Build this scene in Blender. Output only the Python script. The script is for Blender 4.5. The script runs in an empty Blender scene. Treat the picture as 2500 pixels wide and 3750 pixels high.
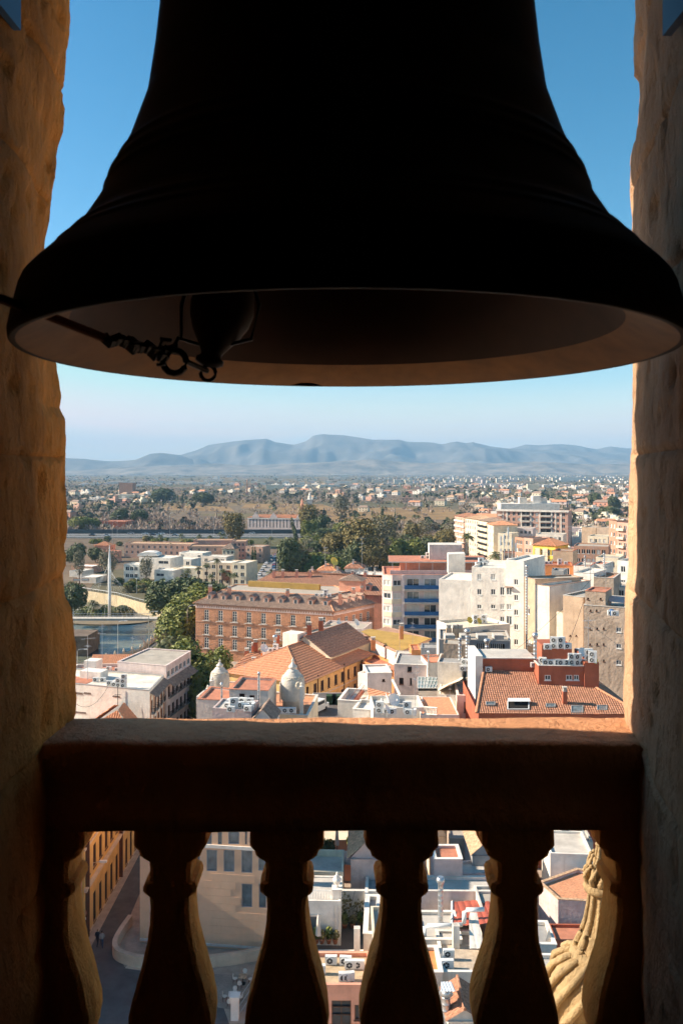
import bpy, bmesh, math, random
from mathutils import Vector, Matrix, noise
from mathutils.geometry import tessellate_polygon
R = math.radians
random.seed(7)
SC = bpy.context.scene
COL = SC.collection
# ------------------------------------------------------------------ camera, sky, sun, exposure
FPX, CX, HY, CH = 3077.0, 1250.0, 1720.0, 50.0      # focal length in photo pixels, optical axis, horizon row, eye height
cam = bpy.data.cameras.new('camera'); camo = bpy.data.objects.new('camera', cam); COL.objects.link(camo)
camo.location = (0, 0, CH); camo.rotation_euler = (R(90), 0, 0)
cam.sensor_fit = 'VERTICAL'; cam.sensor_height = 36.0; cam.sensor_width = 24.0
cam.lens = FPX / 3750 * 36.0
cam.shift_y = (HY - 1875) / 3750
cam.clip_start = 0.05; cam.clip_end = 60000
cam.dof.use_dof = True; cam.dof.focus_distance = 160; cam.dof.aperture_fstop = 9.0
SC.camera = camo
SUN_EL, SUN_AZ = R(31), R(-84.6)                    # azimuth from +Y (view axis), clockwise; -90 = due left
wd = bpy.data.worlds.new('World'); SC.world = wd; wd.use_nodes = True
nt = wd.node_tree; nt.nodes.clear()
wo = nt.nodes.new('ShaderNodeOutputWorld'); bg = nt.nodes.new('ShaderNodeBackground'); sk = nt.nodes.new('ShaderNodeTexSky')
sk.sky_type = 'NISHITA'; sk.sun_disc = False; sk.sun_elevation = SUN_EL; sk.sun_rotation = SUN_AZ
sk.altitude = 50; sk.air_density = 1.1; sk.dust_density = 0.2; sk.ozone_density = 2.6
bg.inputs['Strength'].default_value = 0.087
# thin streaks of cloud low over the horizon
tc = nt.nodes.new('ShaderNodeTexCoord'); sp = nt.nodes.new('ShaderNodeSeparateXYZ'); nt.links.new(tc.outputs['Generated'], sp.inputs[0])
mp = nt.nodes.new('ShaderNodeMapping'); mp.inputs['Scale'].default_value = (5, 5, 60); nt.links.new(tc.outputs['Generated'], mp.inputs[0])
cn = nt.nodes.new('ShaderNodeTexNoise'); cn.inputs['Scale'].default_value = 1.3; cn.inputs['Detail'].default_value = 7; cn.inputs['Roughness'].default_value = .62
nt.links.new(mp.outputs[0], cn.inputs['Vector'])
cr = nt.nodes.new('ShaderNodeMapRange'); cr.inputs[1].default_value = .48; cr.inputs[2].default_value = .78; nt.links.new(cn.outputs['Fac'], cr.inputs[0])
ce = nt.nodes.new('ShaderNodeMapRange'); ce.inputs[1].default_value = .10; ce.inputs[2].default_value = .03; nt.links.new(sp.outputs[2], ce.inputs[0])
cq = nt.nodes.new('ShaderNodeMath'); cq.operation = 'MULTIPLY_ADD'; cq.inputs[1].default_value = .9; cq.inputs[2].default_value = .85; nt.links.new(cr.outputs[0], cq.inputs[0])
cm = nt.nodes.new('ShaderNodeMath'); cm.operation = 'MULTIPLY'; nt.links.new(cq.outputs[0], cm.inputs[0]); nt.links.new(ce.outputs[0], cm.inputs[1])
c2 = nt.nodes.new('ShaderNodeMath'); c2.operation = 'MULTIPLY'; c2.inputs[1].default_value = .8; nt.links.new(cm.outputs[0], c2.inputs[0])
mx = nt.nodes.new('ShaderNodeMixRGB'); mx.inputs[2].default_value = (5.6, 5.8, 5.7, 1)
nt.links.new(c2.outputs[0], mx.inputs[0])
# deepen the clear-air blue, channel by channel, everywhere in the sky alike
ss = nt.nodes.new('ShaderNodeSeparateColor'); sj = nt.nodes.new('ShaderNodeCombineColor'); nt.links.new(sk.outputs[0], ss.inputs[0])
for ch, (gk, gg) in enumerate(((6.2, 2.0), (5.1, 1.27), (5.0, 1.28))):
    q0 = nt.nodes.new('ShaderNodeMath'); q0.operation = 'MULTIPLY'; q0.inputs[1].default_value = .2; nt.links.new(ss.outputs[ch], q0.inputs[0])
    q1 = nt.nodes.new('ShaderNodeMath'); q1.operation = 'MINIMUM'; q1.inputs[1].default_value = 1.1; nt.links.new(q0.outputs[0], q1.inputs[0])
    q2 = nt.nodes.new('ShaderNodeMath'); q2.operation = 'POWER'; q2.inputs[1].default_value = gg; nt.links.new(q1.outputs[0], q2.inputs[0])
    q3 = nt.nodes.new('ShaderNodeMath'); q3.operation = 'MULTIPLY'; q3.inputs[1].default_value = gk; nt.links.new(q2.outputs[0], q3.inputs[0]); nt.links.new(q3.outputs[0], sj.inputs[ch])
nt.links.new(sj.outputs[0], mx.inputs[1])
nt.links.new(mx.outputs[0], bg.inputs[0]); nt.links.new(bg.outputs[0], wo.inputs[0])
sun = bpy.data.lights.new('sun', 'SUN'); sun.energy = 5.0; sun.angle = R(0.55); sun.color = (1.0, .87, .70)
suno = bpy.data.objects.new('sun', sun); COL.objects.link(suno)
SDIR = Vector((math.sin(SUN_AZ)*math.cos(SUN_EL), math.cos(SUN_AZ)*math.cos(SUN_EL), math.sin(SUN_EL)))
suno.rotation_euler = SDIR.to_track_quat('Z', 'Y').to_euler()
suno.location = (-30, 0, 90)
SC.view_settings.view_transform = 'Standard'; SC.view_settings.look = 'None'
SC.view_settings.exposure = 1.0; SC.view_settings.gamma = 1.0; SC.view_settings.use_curve_mapping = False
SC.render.engine = 'CYCLES'
cy = SC.cycles
cy.use_denoising = True; cy.use_adaptive_sampling = True; cy.adaptive_threshold = .03; cy.max_bounces = 6; cy.diffuse_bounces = 4; cy.glossy_bounces = 3; cy.transmission_bounces = 4
cy.volume_bounces = 0; cy.transparent_max_bounces = 8; cy.sample_clamp_indirect = 6; cy.caustics_reflective = False; cy.caustics_refractive = False

# ------------------------------------------------------------------ helpers
def ray(px, py): return Vector(((px - CX) / FPX, 1.0, -(py - HY) / FPX))
def P(px, py, Y):
    d = ray(px, py); return Vector((d.x * Y, Y, CH + d.z * Y))
def PZ(px, py, Z):                                   # the point at height Z that shows at this pixel
    d = ray(px, py); t = (Z - CH) / d.z; return Vector((d.x * t, t, Z))
MATS = {}
def mat(name, col, rough=.85, var=.16, scale=.6, bump=0., bscale=8., streak=0., metal=0., spec=.35, col2=None, fine=0., trans=0.):
    if name in MATS: return MATS[name]
    m = bpy.data.materials.new(name); m.use_nodes = True; n = m.node_tree; b = n.nodes['Principled BSDF']; L = n.links
    b.inputs['Roughness'].default_value = rough; b.inputs['Metallic'].default_value = metal; b.inputs['Specular IOR Level'].default_value = spec
    g = n.nodes.new('ShaderNodeNewGeometry')
    nz = n.nodes.new('ShaderNodeTexNoise'); nz.inputs['Scale'].default_value = scale; nz.inputs['Detail'].default_value = 6; nz.inputs['Roughness'].default_value = .62
    L.new(g.outputs['Position'], nz.inputs['Vector'])
    a = tuple(max(0, c * (1 - var)) for c in col) + (1,); c2 = tuple(min(1, c * (1 + var)) for c in col) + (1,)
    if col2: c2 = tuple(col2) + (1,)
    rp = n.nodes.new('ShaderNodeValToRGB'); rp.color_ramp.elements[0].position = .32; rp.color_ramp.elements[1].position = .68
    rp.color_ramp.elements[0].color = a; rp.color_ramp.elements[1].color = c2
    L.new(nz.outputs['Fac'], rp.inputs[0]); out = rp.outputs[0]
    if streak:
        mp = n.nodes.new('ShaderNodeMapping'); mp.inputs['Scale'].default_value = (2.2, 2.2, .16); L.new(g.outputs['Position'], mp.inputs[0])
        s = n.nodes.new('ShaderNodeTexNoise'); s.inputs['Scale'].default_value = 1.; s.inputs['Detail'].default_value = 5; L.new(mp.outputs[0], s.inputs['Vector'])
        mr = n.nodes.new('ShaderNodeMapRange'); mr.inputs[1].default_value = .52; mr.inputs[2].default_value = .78; mr.inputs[4].default_value = streak; L.new(s.outputs['Fac'], mr.inputs[0])
        mm = n.nodes.new('ShaderNodeMixRGB'); mm.inputs[2].default_value = (col[0]*.38, col[1]*.33, col[2]*.28, 1)
        L.new(mr.outputs[0], mm.inputs[0]); L.new(out, mm.inputs[1]); out = mm.outputs[0]
    if fine:
        f = n.nodes.new('ShaderNodeTexNoise'); f.inputs['Scale'].default_value = bscale; f.inputs['Detail'].default_value = 3; L.new(g.outputs['Position'], f.inputs['Vector'])
        mr = n.nodes.new('ShaderNodeMapRange'); mr.inputs[1].default_value = .3; mr.inputs[2].default_value = .7; mr.inputs[3].default_value = 1 - fine; mr.inputs[4].default_value = 1 + fine; L.new(f.outputs['Fac'], mr.inputs[0])
        mm = n.nodes.new('ShaderNodeMixRGB'); mm.blend_type = 'MULTIPLY'; mm.inputs[0].default_value = 1; L.new(out, mm.inputs[1]); L.new(mr.outputs[0], mm.inputs[2]); out = mm.outputs[0]
    L.new(out, b.inputs['Base Color'])
    if bump:
        bz = n.nodes.new('ShaderNodeTexNoise'); bz.inputs['Scale'].default_value = bscale; bz.inputs['Detail'].default_value = 5; L.new(g.outputs['Position'], bz.inputs['Vector'])
        bp = n.nodes.new('ShaderNodeBump'); bp.inputs['Strength'].default_value = min(1, bump); bp.inputs['Distance'].default_value = .6 / bscale
        L.new(bz.outputs['Fac'], bp.inputs['Height']); L.new(bp.outputs[0], b.inputs['Normal'])
    if trans: b.inputs['Transmission Weight'].default_value = trans
    MATS[name] = m; return m
# plaster and paint
WHITE = mat('white plaster', (.83, .76, .67), streak=.22, bump=.25, bscale=3)
WHITE2 = mat('grey white plaster', (.72, .65, .57), streak=.3, bump=.25, bscale=3)
WARMW = mat('warm white plaster', (.78, .70, .60), streak=.25, bump=.2, bscale=3)
PINKW = mat('pinkish plaster', (.74, .60, .55), streak=.25, bump=.2, bscale=3)
LILAC = mat('lilac grey plaster', (.62, .48, .44), streak=.3, bump=.3, bscale=3)
CREAM = mat('cream plaster', (.74, .63, .47), streak=.2, bump=.2, bscale=3)
TAN = mat('tan render', (.50, .36, .25), streak=.3, bump=.3, bscale=3)
TAN2 = mat('weathered tan render', (.42, .31, .23), streak=.35, bump=.4, bscale=2, scale=.35, col2=(.56, .43, .33))
YELLOW = mat('ochre yellow paint', (.78, .52, .22), streak=.15)
BYELLOW = mat('bright yellow paint', (.86, .62, .12), streak=.1)
OCHRE = mat('ochre street facade', (.72, .44, .15), streak=.2, bump=.2)
ORANGEP = mat('orange paint', (.72, .28, .10), streak=.2)
CORAL = mat('coral plaster', (.76, .36, .24), streak=.2)
TERRA = mat('terracotta red render', (.40, .115, .06), streak=.25, bump=.3)
REDP = mat('red roof paint', (.50, .20, .12), var=.2, scale=.9, streak=0)
BRICK = mat('old brick', (.52, .27, .16), streak=.18, scale=1.5, fine=.18, bscale=6)
BRICK2 = mat('brown brick', (.44, .25, .17), streak=.1, fine=.15, bscale=5)
BRICK3 = mat('salmon brick', (.56, .33, .25), streak=.1)
STONE = mat('pale limestone', (.66, .52, .38), streak=.15, bump=.2, bscale=4)
MONEO = mat('smooth sandstone cladding', (.78, .50, .32), streak=.08, scale=.35, var=.1)
GREYC = mat('grey concrete', (.34, .33, .32), streak=.3)
GREYL = mat('light grey concrete', (.55, .50, .44), streak=.2)
GRAVEL = mat('gravel roof', (.44, .38, .31), bump=.5, bscale=12, fine=.2)
ASPH = mat('asphalt', (.12, .105, .10), bump=.3, bscale=20, var=.25)
PAVE = mat('paving stone', (.44, .34, .26), var=.2, scale=.9)
COBBLE = mat('cobbles', (.33, .27, .22), bump=.8, bscale=9, fine=.35)
WOODD = mat('dark wood', (.12, .05, .025), rough=.6)
IRON = mat('black iron', (.02, .02, .022), rough=.5)
STEEL = mat('galvanised steel', (.55, .56, .57), rough=.38, metal=.8, var=.15, scale=3)
GREYM = mat('grey metal paint', (.30, .31, .33), rough=.5)
WMETAL = mat('white painted metal', (.80, .79, .76), rough=.45, var=.08)
BLUE = mat('blue balcony panel', (.02, .12, .30), rough=.45)
GLASS = mat('dark window glass', (.035, .045, .055), rough=.08, spec=.6, var=.5, scale=.2)
GLASSB = mat('curtained window glass', (.16, .19, .20), rough=.15, spec=.6, var=.4, scale=1.2)
BLIND = mat('roller blind', (.66, .62, .56), rough=.7, var=.1, scale=.3)
WFRAME = mat('white window frame', (.78, .77, .74), rough=.5, var=.06)
BFRAME = mat('brown window frame', (.12, .05, .03), rough=.5)
DARK = mat('dark opening', (.02, .018, .016), rough=.9)
TILE = mat('terracotta tile', (.43, .22, .14), scale=2.4, var=.3, fine=.3, bscale=5)
TILEO = mat('orange clay tile', (.62, .28, .15), scale=2, var=.15, fine=.15, bscale=4)
TILEB = mat('brown clay tile', (.34, .235, .175), scale=1.6, var=.3, fine=.25, bscale=4)
TILER = mat('deep red tile', (.42, .20, .12), scale=2.0, var=.22, fine=.25, bscale=4)
TILEP = mat('old pantile', (.56, .36, .22), scale=2.4, var=.3, fine=.3, bscale=5)
OCHROOF = mat('ochre sheet roof', (.40, .25, .07), scale=.5, var=.15, streak=0)
GREEN1 = mat('ficus leaf', (.09, .13, .025), rough=.6, var=.45, scale=.8, col2=(.31, .31, .06))
GREEN2 = mat('dark evergreen leaf', (.06, .095, .034), rough=.6, var=.45, scale=.6, col2=(.17, .19, .07))
GREEN3 = mat('dry olive leaf', (.14, .135, .045), rough=.7, var=.45, scale=.7, col2=(.33, .25, .09))
GREEN4 = mat('palm frond', (.08, .105, .035), rough=.6, var=.45, scale=.9, col2=(.19, .20, .08))
GREY5 = mat('eucalyptus leaf', (.14, .14, .08), rough=.7, var=.4, scale=.7, col2=(.28, .25, .16))
SALMON = mat('salmon plaster', (.62, .38, .28), streak=.15)
BARE = mat('bare twig', (.24, .165, .135), rough=.9, var=.3, scale=1, col2=(.42, .32, .27))
BARK = mat('bark', (.16, .11, .075), rough=.95, bump=.5, bscale=6)
ROCKM = mat('bare mountain rock', (.13, .125, .11), scale=.0025, var=.3, col2=(.22, .19, .16))
AIRC = mat('air conditioner casing', (.74, .73, .70), rough=.5, var=.12, scale=1.5)
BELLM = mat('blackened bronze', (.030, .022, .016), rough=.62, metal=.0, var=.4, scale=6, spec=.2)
BELLI = mat('lit bronze lip', (.22, .095, .024), rough=.6, var=.25, scale=9, spec=.2)  # lip's reflected glow put into a lighter brown than the bell
ROPE = mat('red rope', (.20, .07, .04), rough=.9)
def stone_mat(name, col, dark, spotmix=.5, shade_grime=0.):
    m = bpy.data.materials.new(name); m.use_nodes = True; n = m.node_tree; L = n.links; b = n.nodes['Principled BSDF']; b.inputs['Roughness'].default_value = .92; b.inputs['Specular IOR Level'].default_value = .15
    g = n.nodes.new('ShaderNodeNewGeometry')
    def nz(s, d, sc=(1, 1, 1)):
        mp = n.nodes.new('ShaderNodeMapping'); mp.inputs['Scale'].default_value = sc; L.new(g.outputs['Position'], mp.inputs[0])
        k = n.nodes.new('ShaderNodeTexNoise'); k.inputs['Scale'].default_value = s; k.inputs['Detail'].default_value = d; k.inputs['Roughness'].default_value = .65; L.new(mp.outputs[0], k.inputs['Vector']); return k.outputs['Fac']
    r = n.nodes.new('ShaderNodeValToRGB'); r.color_ramp.elements[0].position = .35; r.color_ramp.elements[1].position = .65
    r.color_ramp.elements[0].color = tuple(c*.72 for c in col) + (1,); r.color_ramp.elements[1].color = tuple(col) + (1,)
    L.new(nz(5, 7, (1, 1, .45)), r.inputs[0])
    mr = n.nodes.new('ShaderNodeMapRange'); mr.inputs[1].default_value = .56; mr.inputs[2].default_value = .72; mr.inputs[4].default_value = spotmix; L.new(nz(9, 8, (1, 1, .3)), mr.inputs[0])
    mm = n.nodes.new('ShaderNodeMixRGB'); mm.inputs[2].default_value = tuple(dark) + (1,); L.new(mr.outputs[0], mm.inputs[0]); L.new(r.outputs[0], mm.inputs[1]); out = mm.outputs[0]
    if shade_grime:                                        # shade and grime put into the colour of the inner reveal, ragged border
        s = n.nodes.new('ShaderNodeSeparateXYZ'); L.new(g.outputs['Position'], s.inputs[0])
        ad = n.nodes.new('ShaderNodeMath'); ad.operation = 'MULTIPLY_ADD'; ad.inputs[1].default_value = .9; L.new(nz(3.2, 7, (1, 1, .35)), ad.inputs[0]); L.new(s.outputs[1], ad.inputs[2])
        pr_ = n.nodes.new('ShaderNodeMapRange'); pr_.inputs[1].default_value = 3.06; pr_.inputs[2].default_value = 2.72; pr_.inputs[4].default_value = shade_grime; L.new(ad.outputs[0], pr_.inputs[0])
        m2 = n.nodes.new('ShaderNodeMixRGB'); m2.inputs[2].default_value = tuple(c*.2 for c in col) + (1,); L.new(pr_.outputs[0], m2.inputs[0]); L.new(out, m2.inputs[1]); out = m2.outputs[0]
    L.new(out, b.inputs['Base Color'])
    bp = n.nodes.new('ShaderNodeBump'); bp.inputs['Strength'].default_value = .9; bp.inputs['Distance'].default_value = .035; L.new(nz(34, 9, (1, 1, .7)), bp.inputs['Height']); L.new(bp.outputs[0], b.inputs['Normal'])
    MATS[name] = m; return m
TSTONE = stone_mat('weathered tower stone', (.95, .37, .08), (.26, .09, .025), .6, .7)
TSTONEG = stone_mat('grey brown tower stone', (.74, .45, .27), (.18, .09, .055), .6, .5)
TDARK = stone_mat('sooty chamber stone', (.10, .06, .035), (.04, .025, .018))
FSTONE = stone_mat('golden carved stone', (.54, .38, .20), (.11, .08, .055), .9)

class MB:
    def __init__(s): s.v = []; s.f = []; s.m = []
    def face(s, idx, mi=0): s.f.append(tuple(idx)); s.m.append(mi)
    def quad(s, a, b, c, d, mi=0):
        k = len(s.v); s.v += [tuple(a), tuple(b), tuple(c), tuple(d)]; s.face((k, k+1, k+2, k+3), mi)
    def poly(s, pts, mi=0):
        k = len(s.v); s.v += [tuple(p) for p in pts]; s.face(range(k, k+len(pts)), mi)
    def box(s, x0, y0, z0, x1, y1, z1, mi=0, ang=0, o=(0, 0)):
        k = len(s.v); c, n = math.cos(ang), math.sin(ang)
        for z in (z0, z1):
            for x, y in ((x0, y0), (x1, y0), (x1, y1), (x0, y1)): s.v.append((o[0] + x*c - y*n, o[1] + x*n + y*c, z))
        for q in ((0, 3, 2, 1), (4, 5, 6, 7), (0, 1, 5, 4), (1, 2, 6, 5), (2, 3, 7, 6), (3, 0, 4, 7)): s.face([k+i for i in q], mi)
    def prism(s, pts, z0, z1, mi=0, mtop=None):
        k = len(s.v); n = len(pts)
        s.v += [(p[0], p[1], z0) for p in pts] + [(p[0], p[1], z1) for p in pts]
        for i in range(n): j = (i+1) % n; s.face((k+i, k+j, k+n+j, k+n+i), mi)
        s.face(range(k+n, k+2*n), mi if mtop is None else mtop); s.face(range(k+n-1, k-1, -1), mi)
    def lathe(s, prof, n=16, o=(0, 0, 0), mi=0, cap=True, flute=0, depth=0, twist=0):
        k = len(s.v)
        for i, (r, z) in enumerate(prof):
            for j in range(n):
                a = 2*math.pi*j/n
                rr = r * (1 + (depth * (1.6*abs(math.sin(flute*.5*(a + twist*z)))-1) if flute else 0))
                s.v.append((o[0] + rr*math.cos(a), o[1] + rr*math.sin(a), o[2] + z))
        for i in range(len(prof)-1):
            for j in range(n):
                q = (j+1) % n; s.face((k+i*n+j, k+i*n+q, k+(i+1)*n+q, k+(i+1)*n+j), mi)
        if cap:
            s.face([k+j for j in range(n-1, -1, -1)], mi); s.face([k+(len(prof)-1)*n+j for j in range(n)], mi)
    def tube(s, pts, r, n=6, mi=0, r2=None):
        pts = [Vector(p) for p in pts]; k = len(s.v); m = len(pts)
        for i, p in enumerate(pts):
            t = (pts[min(i+1, m-1)] - pts[max(i-1, 0)]).normalized()
            u = t.cross(Vector((0, 0, 1)) if abs(t.z) < .95 else Vector((1, 0, 0))).normalized(); w = t.cross(u)
            rr = r if r2 is None else r + (r2-r)*i/(m-1)
            for j in range(n):
                a = 2*math.pi*j/n; s.v.append(tuple(p + u*rr*math.cos(a) + w*rr*math.sin(a)))
        for i in range(m-1):
            for j in range(n):
                q = (j+1) % n; s.face((k+i*n+j, k+i*n+q, k+(i+1)*n+q, k+(i+1)*n+j), mi)
        s.face([k+j for j in range(n-1, -1, -1)], mi); s.face([k+(m-1)*n+j for j in range(n)], mi)
    def mesh(s, name, mats, smooth=False):
        me = bpy.data.meshes.new(name); me.from_pydata(s.v, [], s.f)
        for m in (mats if isinstance(mats, (list, tuple)) else [mats]): me.materials.append(m)
        if any(s.m): me.polygons.foreach_set('material_index', s.m)
        if smooth: me.polygons.foreach_set('use_smooth', [True]*len(s.f))
        me.update(); return me
    def build(s, name, mats, parent=None, loc=None, smooth=False, rz=None):
        return link(name, s.mesh(name, mats, smooth), parent, loc, rz)
def link(name, me, parent=None, loc=None, rz=None, scale=None):
    o = bpy.data.objects.new(name, me); COL.objects.link(o)
    if parent: o.parent = parent
    if loc is not None: o.location = loc
    if rz: o.rotation_euler = (0, 0, rz)
    if scale: o.scale = scale if isinstance(scale, (tuple, list)) else (scale,)*3
    return o
def tag(o, label=None, cat=None, group=None, kind=None):
    if label: o['label'] = label
    if cat: o['category'] = cat
    if group: o['group'] = group
    if kind: o['kind'] = kind
    return o
def thing(name, label, cat, loc=(0, 0, 0), rz=0, group=None):
    return tag(link(name, None, None, loc, rz), label, cat, group)

# windows: shared meshes in local axes (x along the wall, y into the wall, z up from the sill)
WCACHE = {}
def wmesh(w, h, kind, part):
    key = (round(w, 2), round(h, 2), kind, part)
    if key in WCACHE: return WCACHE[key]
    m = MB(); d = .16; t = min(.09, w*.12)
    if part == 'pane':
        m.quad((0, d, 0), (w, d, 0), (w, d, h), (0, d, h))
        me = m.mesh('pane', {'glass': GLASS, 'blind': BLIND, 'curt': GLASSB, 'brown': GLASS, 'dark': DARK, 'french': GLASS, 'plain': GLASS, 'far': GLASS, 'farblind': BLIND, 'stone': GLASSB}[kind])
    else:
        fm = BFRAME if kind in ('brown', 'dark') else GREYM if kind == 'stone' else WFRAME
        mats = [fm, {'far': GLASS, 'farblind': BLIND}.get(kind, GLASS)]
        y0, y1 = .05, d-.005
        if kind in ('far', 'farblind'):
            m.quad((0, d, 0), (w, d, 0), (w, d, h), (0, d, h), 1)
            m.box(w/2-.05, y0, 0, w/2+.05, y1, h); m.box(-.04, -.05, -.12, w+.04, y1, -.0)
        else:
            m.box(0, y0, 0, t, y1, h); m.box(w-t, y0, 0, w, y1, h); m.box(t, y0, 0, w-t, y1, t); m.box(t, y0, h-t, w-t, y1, h)
            if kind not in ('plain', 'dark', 'stone'): m.box(w/2-t*.45, y0, t, w/2+t*.45, y1, h-t)
            if kind == 'french':
                for q in (.26, .5, .74): m.box(t, y0+.01, h*q-.03, w/2-t*.45, y1, h*q+.03); m.box(w/2+t*.45, y0+.01, h*q-.03, w-t, y1, h*q+.03)
            if kind != 'stone': m.box(-.06, -.08, -.1, w+.06, y1, -.003)
        me = m.mesh('window', mats)
    WCACHE[key] = me; return me

def ring_inset(pts, t):
    n = len(pts); out = []
    for i in range(n):
        p0, p1, p2 = Vector(pts[i-1]), Vector(pts[i]), Vector(pts[(i+1) % n])
        a = (p1-p0).normalized(); b = (p2-p1).normalized()
        na = Vector((-a.y, a.x)); nb = Vector((-b.y, b.x)); bis = na+nb
        L = bis.length_squared
        out.append(tuple(p1 + bis * (2*t/L if L > .2 else t)))
    return out
class Bld:
    """a building: footprint pts counter-clockwise from above, edge 0 is the front from its left corner"""
    def __init__(s, name, label, cat, pts, top, wall, base=0., group=None):
        s.o = Vector((pts[0][0], pts[0][1], base)); s.pts = [(p[0]-s.o.x, p[1]-s.o.y) for p in pts]; s.h = top-base; s.base = base; s.wall = wall
        s.root = thing(name, label, cat, s.o, 0, group); s.holes = {}; s.wins = []
    def ed(s, e):
        a = Vector(s.pts[e]); b = Vector(s.pts[(e+1) % len(s.pts)]); return a, b, (b-a).length, math.atan2(b.y-a.y, b.x-a.x)
    def loc(s, e, u, z, out=0.):
        a, b, L, th = s.ed(e); return (a.x + u*math.cos(th) + out*math.sin(th), a.y + u*math.sin(th) - out*math.cos(th), z)
    def uv(s, e, px, py):
        a, b, L, th = s.ed(e); n = Vector((math.sin(th), -math.cos(th), 0)); A = Vector((a.x, a.y, 0)) + s.o
        d = ray(px, py); C = Vector((0, 0, CH)); t = (A-C).dot(n) / d.dot(n); q = C + d*t - A
        return q.x*math.cos(th)+q.y*math.sin(th), q.z
    def win(s, e, u, z, w, h, kind='glass', label=None):
        a, b, L, th = s.ed(e)
        if u < .05 or u+w > L-.05 or z < .05 or z+h > s.h-.05: return
        for (q0, z0, q1, z1) in s.holes.get(e, []):
            if u < q1+.05 and u+w > q0-.05 and z < z1+.05 and z+h > z0-.05: return
        s.holes.setdefault(e, []).append((u, z, u+w, z+h))
        o = link('window', wmesh(w, h, kind, 'window'), s.root, s.loc(e, u, z), th)
        if kind not in ('far', 'farblind'): link('pane', wmesh(w, h, kind, 'pane'), o)
    def winpx(s, e, x0, y0, x1, y1, kind='glass'):
        u0, z1 = s.uv(e, x0, y0); u1, z0 = s.uv(e, x1, y1)
        _, za = s.uv(e, x1, y0); z1 = (z1+za)/2
        s.win(e, min(u0, u1), z0, abs(u1-u0), z1-z0, kind)
    def grid(s, e, us, zs, w, h, kinds):
        for i, z in enumerate(zs):
            for j, u in enumerate(us): s.win(e, u-w/2, z, w, h, kinds if isinstance(kinds, str) else random.choice(kinds))
    def even(s, e, n, zs, w, h, kinds, m=1.0):
        L = s.ed(e)[2]; s.grid(e, [m+w/2+(L-2*m-w)*(i/(n-1) if n > 1 else .5) for i in range(n)], zs, w, h, kinds)
    def box(s, name, e, u0, u1, z0, z1, out, m, inn=0., parent=None):
        a, b, L, th = s.ed(e); q = MB(); q.box(u0, -out, z0, u1, inn, z1); o = q.build(name, m, s.root if parent is None else parent, (a.x, a.y, 0), rz=th); return o
    def rail(s, e, u0, u1, z, out, h=1.0, m=IRON, step=.14):
        q = MB(); a, b, L, th = s.ed(e)
        q.box(u0, -out, z-.12, u1, -.002, z, 1)
        for y in (-out+.03,): q.box(u0, y-.02, z+h-.05, u1, y+.02, z+h)
        k = max(2, int((u1-u0)/step))
        for i in range(k+1): x = u0+.02+(u1-u0-.04)*i/k; q.box(x-.012, -out+.018, z, x+.012, -out+.042, z+h-.05)
        for x in (u0+.02, u1-.02): q.box(x-.02, -out+.06, z+h-.05, x+.02, 0, z+h)
        return q.build('balcony', [m, GREYL], s.root, (a.x, a.y, 0), rz=th)
    def walls(s, roof=None, ph=.6, pt=.22, coping=None, flat=True):
        m = MB()
        n = len(s.pts)
        for e in range(n):
            a, b, L, th = s.ed(e); H = s.holes.get(e, [])
            us = sorted({0., L} | {q[0] for q in H} | {q[2] for q in H}); zs = sorted({0., s.h} | {q[1] for q in H} | {q[3] for q in H})
            pt3 = lambda u, z, y=0: s.loc(e, u, z, -y)
            for i in range(len(us)-1):
                for j in range(len(zs)-1):
                    cu, cz = (us[i]+us[i+1])/2, (zs[j]+zs[j+1])/2
                    if any(q[0] < cu < q[2] and q[1] < cz < q[3] for q in H): continue
                    m.quad(pt3(us[i], zs[j]), pt3(us[i+1], zs[j]), pt3(us[i+1], zs[j+1]), pt3(us[i], zs[j+1]))
            for (u0, z0, u1, z1) in H:
                d = .17
                m.quad(pt3(u0, z0), pt3(u0, z0, d), pt3(u1, z0, d), pt3(u1, z0)); m.quad(pt3(u0, z1), pt3(u1, z1), pt3(u1, z1, d), pt3(u0, z1, d))
                m.quad(pt3(u0, z0), pt3(u0, z1), pt3(u0, z1, d), pt3(u0, z0, d)); m.quad(pt3(u1, z0), pt3(u1, z0, d), pt3(u1, z1, d), pt3(u1, z1))
        if flat:
            inn = ring_inset(s.pts, pt)
            for e in range(n):
                f = (e+1) % n; A, B, Cc, D = s.pts[e], s.pts[f], inn[f], inn[e]
                m.quad((*A, s.h), (*B, s.h), (*Cc, s.h), (*D, s.h)); m.quad((*D, s.h), (*Cc, s.h), (*Cc, s.h-ph), (*D, s.h-ph))
            q = MB(); q.poly([(*p, s.h-ph+.01) for p in inn]); q.build('roof', roof or GRAVEL, s.root)
            if coping:
                q = MB(); o2 = ring_inset(s.pts, -.06); i2 = ring_inset(s.pts, pt+.06)
                for e in range(n):
                    f = (e+1) % n
                    for (A, B, z0, z1) in ((o2, o2, 0, 0),):
                        q.quad((*o2[e], s.h+.07), (*o2[f], s.h+.07), (*i2[f], s.h+.07), (*i2[e], s.h+.07))
                        q.quad((*o2[e], s.h+.003), (*o2[f], s.h+.003), (*o2[f], s.h+.07), (*o2[e], s.h+.07)); q.quad((*i2[f], s.h+.003), (*i2[e], s.h+.003), (*i2[e], s.h+.07), (*i2[f], s.h+.07))
                q.build('coping', coping, s.root)
        m.build('wall', s.wall, s.root); return s
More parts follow.
